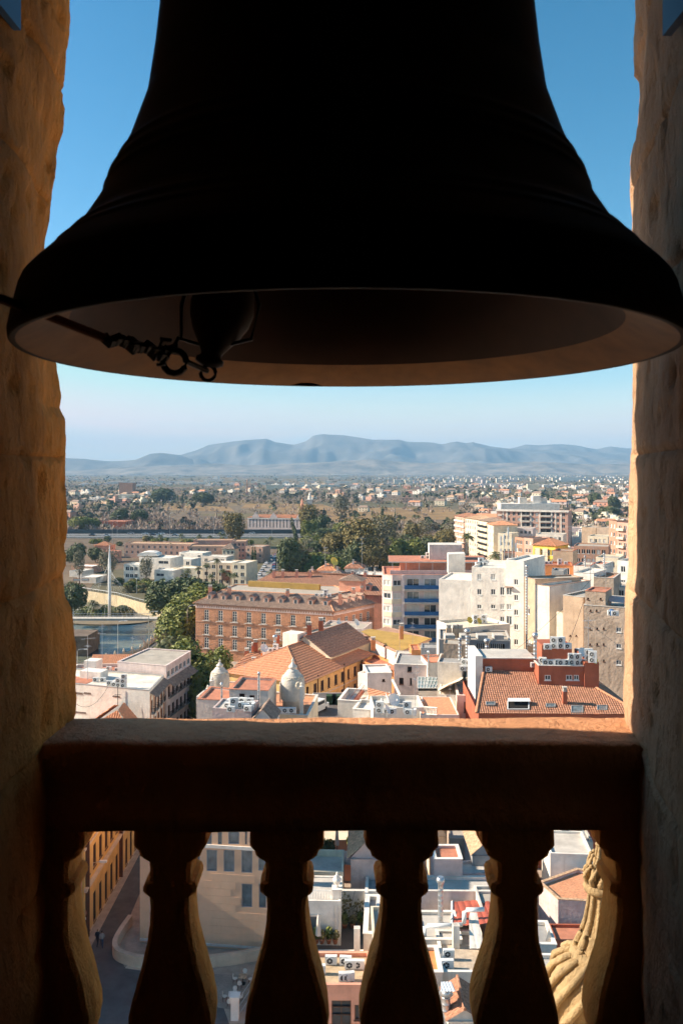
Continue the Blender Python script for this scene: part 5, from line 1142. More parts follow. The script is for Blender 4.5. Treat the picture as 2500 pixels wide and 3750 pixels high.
for x, y, Y, lab, s in ((2160, 2200, 134, 'aerial on the weathered tower roof', 1.6), (2216, 2180, 133, 'aerial beside the grey stair house', 1.2), (2152, 2420, 122, 'aerial in front of the weathered tower wall', 1.5), (1995, 2110, 178, 'aerial on the grey roof cabins', 1.3), (2085, 2010, 236, 'tall mast on the tan rendered box', 1.6), (1640, 2090, 198, 'aerial above the blue balconies', 1.1), (2172, 2096, 165, 'aerial on the white cube storey', 1.5), (1190, 2100, 280, 'aerial by the park roofs', 2.2), (1325, 2075, 300, 'tall aerial beside the park trees', 2.6), (375, 2440, 165, 'aerial over the red terraces by the quay', 2.0), (486, 2450, 160, 'dark pole aerial behind the white townhouse', 1.5), (1463, 2385, 160, 'aerial beside the ochre roof', 1.4), (1510, 2370, 165, 'short aerial right of the ochre roof', 1.2), (862, 2510, 146, 'thin aerial between the domes', 1.0), (895, 2508, 146, 'second thin aerial between the domes', 1.0)): antenna(P(x, y, Y), lab, s)
# telecom mast bundle and slack cables
tm = thing('telecom_mast', 'cluster of slim telecom antennas on a white roof above the street', 'mast', P(1845, 2050, 190))
for i, (dx, h) in enumerate(((0, 6), (.9, 7.5), (1.8, 5), (-.8, 5.5), (2.6, 4))):
    m = MB(); m.tube([(dx, 0, 0), (dx, 0, h)], .06, 5); m.box(dx-.16, -.12, h-2.2, dx+.16, .12, h-.3); m.build('panel_antenna', WMETAL, tm)
def cable(p0, p1, sag, label, r=.02):
    m = MB(); o = p0; m.tube([p0.lerp(p1, t/10)-o-Vector((0, 0, sag*4*(t/10)*(1-t/10))) for t in range(11)], r, 4); return tag(m.build('cable', IRON, None, o), label, 'cable')
cable(P(2165, 2120, 150), P(1866, 2396, 138), .6, 'long black cable slanting past the white apartments', .03); cable(P(2134, 2205, 135), P(2070, 2378, 118), .3, 'black cable slanting in front of the tan block', .03)
cable(P(262, 2562, 141), P(396, 2515, 141), 2.2, 'slack cable looping across the white townhouse wall', .03)
# ------------------------------------------------------------------ generic low blocks filling the quarter behind (each seen only as roof and wall)
FOOT = []
for o_ in list(bpy.data.objects):
    if o_.type == 'EMPTY' and o_.parent is None and o_.get('category') in ('house', 'apartment block', 'building'):
        for ch in o_.children:
            if ch.name.startswith('wall'):
                vs = [v_.co for v_ in ch.data.vertices]; FOOT.append((min(v_.x for v_ in vs)+o_.location.x-1, max(v_.x for v_ in vs)+o_.location.x+1, min(v_.y for v_ in vs)+o_.location.y-1, max(v_.y for v_ in vs)+o_.location.y+1))
def free(x0, x1, y0, y1): return not any(x0 < f[1] and x1 > f[0] and y0 < f[3] and y1 > f[2] for f in FOOT)
rs = random.Random(5); WM = [WHITE, WHITE2, WARMW, CREAM, PINKW, TAN, BRICK3, WHITE, CREAM]; cnt = 0
for r_ in range(16):
    Yr = 240+r_*20
    for c_ in range(22):
        px = 1790+c_*26+rs.uniform(-8, 8)
        X = (px-CX)/FPX*Yr; wd_ = rs.uniform(7, 13); dp = rs.uniform(8, 13); y0 = Yr+rs.uniform(-3, 3)
        if not free(X, X+wd_, y0, y0+dp) or X < 52+(Yr-240)*.14: continue
        FOOT.append((X, X+wd_, y0, y0+dp)); hh = rs.uniform(9, 15)+ (3 if rs.random() < .2 else 0); w_ = rs.choice(WM); a_ = R(rs.uniform(-12, -4))
        c1, s1 = math.cos(a_), math.sin(a_); f = lambda u_, v_: (X+u_*c1-v_*s1, y0+u_*s1+v_*c1)
        wn = {WHITE: 'white', WHITE2: 'grey-white', WARMW: 'warm white', CREAM: 'cream', PINKW: 'pinkish', TAN: 'tan', BRICK3: 'salmon brick'}[w_]; b = Bld('town_house', 'flat-roofed %s house in the quarter on the right' % wn, 'house', [f(0, 0), f(wd_, 0), f(wd_, dp), f(0, dp)], hh, w_, group='%s flat-roofed houses of the quarter on the right' % wn)
        if Yr < 420: b.even(0, 3, [hh-2.6, hh-5.7], 1.1, 1.4, FARK)
        b.walls(rs.choice([GRAVEL, WARMW, REDP, GREYL]), .7, .25)
        if rs.random() < .6: k = rs.uniform(1, wd_-4); boxy(b, 'stair_block', [f(k, 3), f(k+3, 3), f(k+3, 6), f(k, 6)], hh-.7, hh+2.0, rs.choice([WHITE, WARMW, w_]))
        cnt += 1
# tiled and white houses at the edge of the park
for i, (x0, x1, y, Y, dp, w_, tm_, lab) in enumerate(((1160, 1232, 2090, 292, 9, WHITE, TILEO, 'white house with orange tiled roof below the round park tree'), (1202, 1262, 2112, 276, 8, CORAL, TILEB, 'coral house with brown tiled hip behind the palace wing'), (1262, 1330, 2082, 300, 9, WHITE, TILER, 'white house with red hip roof at the park edge'), (1110, 1160, 2110, 285, 7, WHITE2, TILEO, 'low white house with chimneys left of the park houses'))):
    b = qb('park_house', lab, 'house', (x0, y), (x1, y+1), Y, dp, w_); b.even(0, 3, [b.h-2.6], 1, 1.3, 'far'); b.walls(flat=False); b.hip(2.0, .3, tm_, period=.45); b.chimney(b.o.x+3, b.o.y+2, b.h+.8, .7, 1.6, WHITE)
for lab, p1, p2, Y, dp, w_ in (('white flat terrace with chimneys beside the park', (1300, 2104), (1400, 2106), 282, 9, WHITE), ('long white parapet below the park trees', (1060, 2118), (1140, 2118), 292, 6, WHITE2), ('tan flat roof with white pipe before the park houses', (1290, 2124), (1372, 2125), 268, 7, TAN)):
    b = block('park_house', lab, p1, p2, Y, dp, w_, 3, 1, ['far'], WARMW, cat='house')
    for k in range(3): b.chimney(b.o.x+1.5+k*2.6, b.o.y+2.5, b.h-.2, .6, 1.5, WHITE)
dish(P(1222, 2082, 290), 'big yellow satellite dish against the park trees', 3.0, .7, DISHY)
# ------------------------------------------------------------------ villas and long terracotta building by the river
V = []
def villa(lab, x0, x1, ytop, Y, dp, w_, n=3, rows=2, kind='far', name='villa', roof=None, w=1.6, h=1.5): b = block(name, lab, (x0, ytop), (x1, ytop+2.6*(x1-x0)/70), Y, dp, w_, n, rows, [kind], roof or WARMW, cat='house', w=w, h=h); return b
villa('white modern villa front with stacked loggias beside the cable bridge', 454, 512, 2066, 372, 9, WHITE, 3, 3); villa('white modern villa with long ribbon windows and vaulted roof', 510, 624, 2040, 386, 12, WHITE, 2, 3, w=5.0, h=1.2)
b = villa('low white terrace wing of the modern villa', 566, 636, 2087, 366, 9, WHITE, 2, 2, w=3.6, h=1.1)
vt = villa('white cubic house stepping up right of the modern villa', 628, 700, 2046, 398, 10, WHITE, 2, 2); villa('tall white cube behind the stepping house', 656, 742, 2022, 410, 9, WHITE, 2, 2); villa('beige garden house under the palms', 636, 742, 2078, 372, 8, CREAM, 2, 2)
v4 = villa('beige mansion with dark bay window and roof balustrade', 742, 850, 2058, 366, 12, STONE, 4, 3); villa('beige mansion wing with sunlit corner windows', 850, 902, 2060, 360, 12, CREAM, 2, 3); v4.box('bay_window', 0, 9.4, 13, v4.h-7.5, v4.h-3.2, .7, BFRAME)
villa('grey upper storey of the beige mansion', 742, 828, 2036, 378, 8, GREYL, 3, 1)
m = MB(); q = P(548, 2032, 392); k = MB()
for i in range(9): t = math.pi*i/8; k.v += [(q.x-5+5-5*math.cos(t)*1.0, 388, q.z-.2+1.9*math.sin(t)), (q.x-5*math.cos(t), 397, q.z-.2+1.9*math.sin(t))]
for i in range(8): k.face((2*i, 2*i+2, 2*i+3, 2*i+1))
k.face([2*i for i in range(9)]); k.face([2*i+1 for i in range(8, -1, -1)]); tag(k.build('vaulted_roof', WHITE), 'low white barrel vault on top of the modern villa', 'roof')
Sb = block('long_building', 'long terracotta building with square windows before the motorway', (456, 1989), (700, 1993), 478, 12, SALMON, 12, 2, ['far'], TILEP, cat='building'); block('long_building', 'terracotta wing stepping towards the street', (690, 2000), (828, 2000), 462, 10, SALMON, 5, 2, ['far'], TILEP, cat='building'); block('long_building', 'tall terracotta block right end of the long building', (852, 1982), (900, 1982), 470, 12, SALMON, 3, 3, ['far'], TILEP, cat='building'); block('long_building', 'terracotta roof storey on the long building', (708, 1978), (850, 1978), 486, 10, SALMON, 0, 0, ['far'], TILEP, cat='building'); block('long_building', 'brown terracotta wall by the street trees', (900, 2000), (962, 2002), 455, 10, SALMON, 2, 2, ['far'], cat='building')
b = qb('tower_house', 'small cream tower house with hipped tiled roof', 'house', (814, 2010), (858, 2011), 452, 7, CREAM); b.even(0, 3, [b.h-2.6, b.h-6], 1.0, 1.6, 'far', .6); b.walls(flat=False); b.hip(3.0, .5, TILEB, period=.5)
b = qb('tiled_house', 'small coral house with hipped roof left of the long building', 'house', (347, 1998), (400, 1999), 478, 8, CORAL); b.walls(flat=False); b.hip(2.0, .5, TILEO, period=.6); b = qb('tiled_house', 'low red-roofed annex before the coral house', 'house', (360, 2018), (430, 2019), 455, 6, CORAL); b.walls(REDP, .2)
for lab, x0, x1, y, Y in (('brown riverside hall with white roof near the left jamb', 262, 338, 2072, 408), ('low riverside shed with pale roof by the jamb', 255, 300, 2090, 392), ('white riverside pavilion with tent roof', 285, 352, 2112, 372)): villa(lab, x0, x1, y, Y, 10, BRICK2 if 'brown' in lab else WHITE2, 0, 0, name='riverside_hall', roof=WHITE)
for i, x in enumerate((268, 300)):
    m = MB(); p = P(x, 2128, 366); m.box(0, 0, 0, 3.2, .2, 1.1); m.box(.2, -.02, .2, 3.0, -.003, .9, 1); tag(m.build('banner_sign', [REDP, WHITE], None, p), ['red and white banner nearest the left jamb', 'red and white banner on the tent pavilion'][i], 'banner')
# pink-white ornate institute beyond the motorway
Rb = qb('institute_building', 'ornate pink-white institute with tall windows and red tile roof', 'building', (907, 1896), (1120, 1899), 694, 16, PINKW); LL = Rb.ed(0)[2]
for i in range(17): Rb.win(0, 1.6+i*(LL-3.6)/16, 2.6, .95, 6.6, 'far'); 
for i in range(17): Rb.box('arch', 0, 1.3+i*(LL-3.6)/16, 2.8+i*(LL-3.6)/16, 9.5, 9.8, .15, WHITE)
Rb.box('cornice', 0, 0, LL, Rb.h-.8, Rb.h+.1, .4, WHITE); Rb.walls(flat=False); Rb.hip(2.4, .4, TILEO, period=.8)
for f in (.14, .45, .90):
    q = MB(); q.poly([(-3.2, -.5, 0), (3.2, -.5, 0), (2.4, -.5, 2), (0, -.5, 4.4), (-2.4, -.5, 2)]); q.poly([(-3.2, .2, 0), (-2.4, .2, 2), (0, .2, 4.4), (2.4, .2, 2), (3.2, .2, 0)]); q.face((0, 4, 6, 5)); q.face((4, 3, 7, 6)); q.face((3, 2, 8, 7)); q.face((2, 1, 9, 8)); q.build('pediment', PINKW, Rb.root, Rb.loc(0, f*LL, Rb.h), rz=Rb.ed(0)[3])
for px, top, w_ in ((1106, 1856, 3.6), (1134, 1832, 4.2)):
    p = P(px, 1885, 700); q = MB(); q.box(p.x-w_/2, p.y-w_/2, 0, p.x+w_/2, p.y+w_/2, P(px, top, 700).z); q.box(p.x-w_*.62, p.y-w_*.62, P(px, top, 700).z, p.x+w_*.62, p.y+w_*.62, P(px, top, 700).z+.8); q.lathe([(w_*.35, 0), (w_*.35, 2.2), (w_*.2, 3), (w_*.28, 3.4), (.05, 6.5)], 10, (p.x, p.y, P(px, top, 700).z+.8)); Rb.child('turret', q, WHITE if px > 1110 else CORAL)
# motorway
m = MB(); m.box(-420, 614, -.2, 40, 652, .35); tag(m.build('motorway', mat('motorway asphalt', (.17, .16, .155), var=.2)), kind='structure')
WLINE = mat('lane paint', (.7, .7, .68))
m = MB()
for yy in (617, 632.5, 633.5, 649): m.quad((-420, yy-.12, .355), (40, yy-.12, .355), (40, yy+.12, .355), (-420, yy+.12, .355))
o = m.build('lane_marking', WLINE, bpy.data.objects['motorway']); o['kind'] = 'stuff'
for i, (yy, h_, lab) in enumerate(((655, 3.4, 'dark noise barrier along the far side of the motorway'), (633, .9, 'low concrete crash barrier between the motorway lanes'), (612.5, .9, 'pale crash barrier on the near motorway edge'))):
    m = MB(); m.box(-420, yy-.15, 0, 38, yy+.15, h_)
    for k in range(60): m.box(-420+k*7.6, yy-.3, 0, -419.7+k*7.6, yy+.3, h_+.15)
    tag(m.build('road_barrier', [mat('dark barrier panel', (.06, .08, .09), rough=.5), GREYL, GREYL][i]), lab, 'barrier')
# cars
def carmesh(col, nm):
    m = MB(); sec = [(-2.1, .45, .62), (-2.0, .35, .85), (-1.2, .3, .95), (-.75, .3, 1.42), (.55, .3, 1.46), (1.15, .3, .95), (1.95, .35, .82), (2.1, .45, .6)]; k = len(m.v)
    for x, zb, zt in sec:
        wt = .62 if zt > 1.2 else .8
        m.v += [(x, -.84, zb), (x, -.86, min(zt, .85)), (x, -wt, zt), (x, wt, zt), (x, .86, min(zt, .85)), (x, .84, zb)]
    for i in range(len(sec)-1):
        for j in range(5):
            a_ = k+i*6+j; gl = (j in (1, 3) and 2 <= i <= 4) or (j == 2 and i in (2, 4)); m.face((a_, a_+6, a_+7, a_+1), 1 if gl else 0)
        m.face((k+i*6+5, k+i*6+11, k+i*6+6, k+i*6), 0)
    m.face(range(k, k+6)); m.face(range(k+len(sec)*6-1, k+len(sec)*6-7, -1))
    for x in (-1.3, 1.3):
        for y in (-.8, .8):
            q = MB(); q.lathe([(.16, -.1), (.31, -.1), (.33, 0), (.31, .1), (.16, .1)], 12); kk = len(m.v); m.v += [(x+v_[0], y+v_[2], .33+v_[1]) for v_ in q.v]; m.f += [tuple(i+kk for i in f) for f in q.f]; m.m += [2]*len(q.f)
    return m.mesh(nm, [col, GLASS, IRON])
CARM = [carmesh(mat('car paint '+n_, c_, rough=.25, spec=.6, var=.04), 'car') for n_, c_ in (('white', (.8, .8, .8)), ('silver', (.5, .5, .52)), ('dark', (.03, .035, .045)), ('red', (.35, .02, .02)), ('blue', (.04, .08, .2)))]
CN = ['white', 'silver', 'dark', 'red', 'blue']
for i, (px, py, c_) in enumerate(((338, 1962, 2), (391, 1963, 0), (532, 1957, 0), (560, 1961, 2), (580, 1960, 0), (592, 1957, 0), (628, 1956, 2), (640, 1962, 1), (800, 1956, 2), (828, 1950, 0), (930, 1951, 0), (480, 1956, 1))):
    p = PZ(px, py, .36); tag(link('car', CARM[c_], None, (p.x, max(617, min(648, p.y)), .36), R(random.choice((0, 180))), 1.15), '%s car %s' % (CN[c_], ['driving left of all others on the motorway', 'alone on the motorway near the bridge mast', 'on the motorway above the terracotta building', 'on the motorway just before the white pair', 'first of the white pair on the motorway', 'second of the white pair on the motorway', 'on the motorway under the lamp mast', 'on the motorway right of the lamp mast', 'on the motorway near the institute', 'on the motorway beside the tall tree', 'on the motorway in front of the institute', 'on the motorway left of the white pair'][i]), 'car', 'cars driving on the motorway')
# avenue beside the park with parked cars
m = MB(); av = [PZ(925, 2130, .01), PZ(1012, 2130, .01), PZ(1018, 2032, .01), PZ(985, 2032, .01)]; m.poly(av); tag(m.build('avenue', mat('pale asphalt', (.30, .27, .25), var=.2, scale=.3)), kind='structure')  # avenue asphalt is a paler tone than the other roads
for i in range(13):
    t = i/12; p = av[1].lerp(av[2], .1+t*.85); q_ = av[0].lerp(av[3], .1+t*.85)
    tag(link('car', CARM[rs.randrange(5)], None, (p.x-1.6, p.y, .015), R(84)), 'car parked in the row along the park side of the avenue', 'car', 'cars parked along the park side')
    if i % 2: tag(link('car', CARM[rs.randrange(5)], None, (q_.x+1.8, q_.y, .015), R(84)), 'car parked along the villa side of the avenue', 'car', 'cars parked along the villa side')
for i in range(20):
    px = 1722+(i % 5)*13+rs.uniform(-4, 4); p = PZ(px, 2012+(i//5)*11, .01); tag(link('car', CARM[rs.choice((0, 0, 1, 2))], None, p, R(rs.uniform(40, 75))), 'car in the packed parking street below the cream flats', 'car', 'cars below the cream flats')
# ------------------------------------------------------------------ cable-stayed footbridge
bp = P(402, 2240, 306); br = thing('cable_stayed_footbridge', 'white cable-stayed footbridge with slim mast crossing the river', 'bridge', (bp.x, bp.y, -4.5))
m = MB(); top = P(402, 1996, 306); hgt = top.z+4.5
m.lathe([(.6, 0), (.58, hgt*.3), (.54, hgt*.8), (.45, hgt*.82), (.2, hgt*.93), (.05, hgt)], 12); m.build('mast', WMETAL, br, smooth=True)
d0, d1 = P(262, 2262, 291)-Vector((bp.x, bp.y, -4.5)), P(590, 2258, 291)-Vector((bp.x, bp.y, -4.5))
q = MB(); dd = d1-d0; dd.z = 0
m = MB(); dz = d0.z
m.poly([(d0.x, d0.y-2, dz), (d1.x, d1.y-2, dz), (d1.x, d1.y+2, dz), (d0.x, d0.y+2, dz)]); m.poly([(d0.x, d0.y-2, dz-.7), (d0.x, d0.y-2, dz), (d1.x, d1.y-2, dz), (d1.x, d1.y-2, dz-.7)][::-1]); m.poly([(d0.x, d0.y-2, dz-.7), (d1.x, d1.y-2, dz-.7), (d1.x, d1.y+2, dz-.7), (d0.x, d0.y+2, dz-.7)][::-1]); m.build('deck', GREYL, br)
m = MB()
for yy in (-1.9, 1.9):
    m.tube([(d0.x, d0.y+yy, dz+1.1), (d1.x, d1.y+yy, dz+1.1)], .05, 4)
    for k in range(26): x = d0.x+(d1.x-d0.x)*k/25; m.tube([(x, d0.y+yy, dz), (x, d0.y+yy, dz+1.1)], .03, 3)
m.build('railing', STEEL, br)
for k in range(13):
    for s_ in (-1, 1):
        if s_ > 0 and k > 10: continue
        m = MB(); e_ = Vector((s_*(3+k*1.15), d0.y, dz)) if s_ < 0 else Vector((2+k*1.6, d0.y+1, dz)); m.tube([(0, 0, hgt*(.80-.016*k)), e_], .014, 3); m.build('stay_cable', WMETAL, br)
# promenade wall furniture on the far bank
m = MB(); fb = [(-66, 306), (-78, 320), (-89, 334), (-108.6, 350), (-140, 370)]
for (x0, y0), (x1, y1) in zip(fb, fb[1:]):
    m.tube([(x0, y0, 1.05), (x1, y1, 1.05)], .06, 4)
    for k in range(14): t = k/14; m.tube([(x0+(x1-x0)*t, y0+(y1-y0)*t, 0), (x0+(x1-x0)*t, y0+(y1-y0)*t, 1.05)], .03, 3)
tag(m.build('promenade_railing', STEEL), 'long steel railing along the pale embankment wall', 'railing')
m = MB(); nb = [(-67, 212), (-63, 216.6), (-55, 230.5), (-54, 252)]; qb_ = thing('quay_balustrade', 'stone quay balustrade with pillars along the near river bank', 'balustrade', (-63, 216, 0))
for (x0, y0), (x1, y1) in zip(nb, nb[1:]):
    L_ = math.hypot(x1-x0, y1-y0); n_ = max(1, int(L_/3.2))
    for k in range(n_):
        t = k/n_; q = MB(); q.box(-.3, -.3, 0, .3, .3, 1.5); q.lathe([(.36, 1.5), (.36, 1.62), (.15, 1.7), (.25, 1.9), (.05, 2.2)], 8); q.build('pillar', STONE, qb_, (x0+(x1-x0)*t+63, y0+(y1-y0)*t-216, 0))
    q = MB(); q.tube([(x0+63, y0-216, .95), (x1+63, y1-216, .95)], .14, 4); q.tube([(x0+63, y0-216, .4), (x1+63, y1-216, .4)], .3, 4); q.build('rail', STONE, qb_)
m = MB(); m.prism([(-82, 246), (-74.5, 246), (-74, 256), (-83, 257)], -4.6, 1.2); m.prism([(-80, 257.5), (-75.5, 257.5), (-75.5, 263), (-80, 263)], -4.6, -1); tag(m.build('ruined_mill', mat('dark old masonry', (.17, .12, .085), bump=.6, bscale=2, var=.3)), 'dark stone remains standing in the river by the left jamb', 'ruin')
# lamp posts and masts
def lamp(p, h, lab, twin=False):
    o = thing('street_lamp', lab, 'street lamp', p); m = MB(); m.tube([(0, 0, 0), (0, 0, h*.9), (.3, 0, h*.97), (1.0, 0, h), (1.9, 0, h)], .09, 6, r2=.05); m.build('pole', STEEL, o); q = MB(); q.box(1.7, -.14, h-.1, 2.5, .14, h+.06); q.build('lamp_head', WMETAL, o)
lamp(PZ(686, 2400, 0), 13.5, 'curved street lamp in front of the brick palace corner'); lamp(PZ(432, 2420, 0), 10.5, 'curved street lamp standing on the near quay'); lamp(PZ(545, 2385, 0), 11, 'tall straight lamp pole beside the purple bare trees'); lamp(PZ(284, 2442, 0), 4.5, 'short street lamp at the quay by the jamb'); lamp(PZ(501, 2172, 0), 6.5, 'slim lamp on the far promenade')
for i, (px, py, h) in enumerate(((412, 1990, 14), (430, 1975, 17), (622, 1966, 18), (783, 1968, 14), (995, 1965, 14), (1172, 1965, 13), (914, 2065, 17))): lamp(PZ(px, py, 0), h, ['lamp mast left of the bridge mast top', 'lamp mast beside the motorway reeds', 'tall lamp mast by the motorway cars', 'lamp mast by the motorway near the tall tree', 'lamp mast in front of the institute windows', 'lamp mast right of the institute', 'white lamp mast beside the avenue'][i])
cs = thing('brick_chimney', 'slender old brick factory chimney standing on the plain', 'chimney', PZ(905, 1812, 0)); m = MB(); hgt = 30; m.lathe([(1.9, 0), (1.2, hgt*.9), (1.5, hgt*.92), (1.4, hgt)], 14); m.build('stack', BRICK3, cs, smooth=True); m = MB(); m.box(-3, -3, 0, 3, 3, 4); m.build('base', BRICK3, cs)
# ------------------------------------------------------------------ below the balustrade: street, plaza and near houses
ob = Bld('street_building', 'long ochre street facade with dark doors seen between the balusters', 'building', [(-46, 88.9), (-27.2, 88.9), (-26.9, 119), (-46, 119)], 13, OCHRE)
for i in range(13): ob.win(1, 1.0+2.2*i, .25, .95, 3.3, 'dark'); ob.win(1, 1.0+2.2*i, 6.3, 1.05, 2.5, 'brown'); ob.win(1, 1.0+2.2*i, 10.6, 1.05, 2.2, 'brown')
for z, h_, o_ in ((5.2, .25, .3), (5.46, .15, .4), (9.6, .2, .15), (0.02, .2, .08)): ob.box('string_course', 1, .01, 30, z, z+h_, o_, STONE)
for u_ in (.5, 13.6, 26.8): ob.box('downpipe', 1, u_, u_+.13, .3, 12.8, .42, BFRAME)
ob.walls(TILEB, .2)
oc = Bld('corner_building', 'orange corner house at the near end of the ochre facade', 'building', [(-46, 76), (-27.45, 76), (-27.4, 88.8), (-46, 88.8)], 22, CORAL)
for i in range(4): oc.win(1, 1.5+2.8*i, 5.6, 1, 2.2, 'brown')
oc.walls(TILEB, .2)
m = MB(); m.poly([(-26.2, 70, .008), (-8, 70, .008), (-12, 81, .008), (-21.8, 84.5, .008), (-23.4, 87.5, .008), (-23.6, 92, .008), (-24.4, 130, .008), (-26.2, 130, .008)]); tag(m.build('street', ASPH), kind='structure')
m = MB()
for x0, y0, x1, y1 in ((-20.5, 73.4, -16.4, 78.6), (-21.6, 84.6, -17.4, 83.6)):
    d = Vector((y0-y1, x1-x0, 0)).normalized()*.35; m.quad((x0+d.x, y0+d.y, .013), (x0-d.x, y0-d.y, .013), (x1-d.x, y1-d.y, .013), (x1+d.x, y1+d.y, .013))
o = m.build('paving_strip', STONE, bpy.data.objects['street'])
m = MB(); m.poly([(-15, 79.0, .012), (-8, 77.2, .012), (-8, 83, .012), (-14, 83.4, .012)]); tag(m.build('cobbled_terrace', COBBLE), kind='structure')
mo = Bld('city_hall_annex', 'smooth sandstone city building with irregular windows between the balusters', 'building', [tuple(P(513, 3460, 88.9).xy), tuple(P(1010, 3470, 87.0).xy), (-4.6, 101), (-19.5, 102.5)], 19, MONEO)
for q in ((757, 3112, 795, 3192), (819, 3113, 859, 3194), (884, 3114, 924, 3198), (946, 3112, 975, 3190), (700, 3122, 732, 3214), (885, 3237, 924, 3324), (948, 3237, 975, 3326), (706, 3375, 733, 3407), (600, 3120, 640, 3200)): mo.winpx(0, *q, 'stone')
for q in ((755, 3000, 776, 3093), (798, 3000, 813, 3093), (836, 3000, 877, 3093), (897, 3000, 905, 3093), (925, 3000, 960, 3093), (700, 3000, 730, 3093)): mo.winpx(0, *q, 'stone')
mo.winpx(0, 780, 3474, 848, 3500, 'plain')
for y0, y1, mm_ in ((3094, 3106, WHITE), (3456, 3464, WHITE2)): z1 = mo.uv(0, 800, y0)[1]; z0 = mo.uv(0, 800, y1)[1]; mo.box('floor_band', 0, .02, mo.ed(0)[2]-.02, z0, z1, .12, mm_)
jm = MB(); a0, b0, LL, th = mo.ed(0); H = mo.holes[0]
for k in range(1, 24):                                          # thin shadow joints between the stone courses, as slightly proud slabs
    z = k*.78; xs = [.0]; x = (k % 3)*.55
    while x < LL:
        x1 = min(LL, x+1.55)
        if x1-x > .3 and not any(h[0]-.02 < x1 and h[2]+.02 > x and h[1]-.02 < z+.76 and h[3]+.02 > z for h in H): o = MB(); o.box(x+.006, -.018, z+.006, x1-.006, -.001, min(z+.774, 18.9)); o.build('stone_slab', MONEO, mo.root, (a0.x, a0.y, 0), rz=th)
        x += 1.55
mo.walls(GRAVEL, .4)
# curved ramp wall
def wallalong(name, pts, z0, h, t, mt, label, cat):
    pts = [Vector((p_.x, p_.y, 0)) for p_ in pts]; m = MB(); n = len(pts)
    sm = []
    for i in range(n-1):
        for k in range(6):
            t_ = k/6; p0, p1, p2, p3 = pts[max(i-1, 0)], pts[i], pts[i+1], pts[min(i+2, n-1)]
            sm.append(.5*((2*p1)+(p2-p0)*t_+(2*p0-5*p1+4*p2-p3)*t_*t_+(3*p1-p0-3*p2+p3)*t_**3))
    sm.append(pts[-1]); n = len(sm)
    for i, p_ in enumerate(sm):
        d = (sm[min(i+1, n-1)]-sm[max(i-1, 0)]).normalized(); s_ = Vector((-d.y, d.x, 0))*t/2
        m.v += [tuple(p_-s_+Vector((0, 0, z0))), tuple(p_-s_+Vector((0, 0, z0+h))), tuple(p_+s_+Vector((0, 0, z0+h))), tuple(p_+s_+Vector((0, 0, z0)))]
    for i in range(n-1):
        for j in range(3): a_ = i*4+j; m.face((a_, a_+1, a_+5, a_+4))
    m.face((0, 1, 2, 3)[::-1]); m.face(range(4*n-4, 4*n)); return tag(m.build(name, mt), label, cat)
wallalong('ramp_wall', [PZ(x, y, 1.1) for x, y in ((478, 3350), (440, 3404), (421, 3446), (432, 3474), (476, 3492), (535, 3502), (640, 3506), (732, 3503), (813, 3495), (880, 3486), (960, 3470))], 0, 1.1, .5, STONE, 'curved sandstone ramp wall in front of the city building', 'wall')
sg = thing('traffic_sign', 'round red-bordered traffic sign on a dark post by ochre facade', 'sign', PZ(305, 3440, 0)); m = MB(); m.tube([(0, 0, 0), (0, 0, 3.3)], .05, 6); m.build('post', IRON, sg)
m = MB(); m.lathe([(.42, 0), (.42, .03)], 20); m.v = [(v_[0], v_[2]-.08, v_[1]+2.85) for v_ in m.v]; m.build('disc', REDP, sg); m = MB(); m.lathe([(.29, 0), (.29, .02)], 20); m.v = [(v_[0], v_[2]-.105, v_[1]+2.85) for v_ in m.v]; m.build('face', WHITE, sg); m = MB(); m.box(-.34, -.09, 2.15, .34, -.06, 2.38); m.build('plate', WHITE, sg); m = MB(); m.box(-.12, -.115, 2.80, .12, -.108, 2.90); m.build('symbol', IRON, sg)
lp = thing('wall_lamp', 'bracket lamp on the ochre street facade', 'street lamp', (-27.0, 91.5, 7.2)); m = MB(); m.tube([(0, 0, -.4), (0, 0, 0), (.8, 0, .15)], .04, 5); m.build('bracket', STEEL, lp); m = MB(); m.box(.7, -.15, .05, 1.5, .15, .25); m.build('lamp_head', WMETAL, lp)
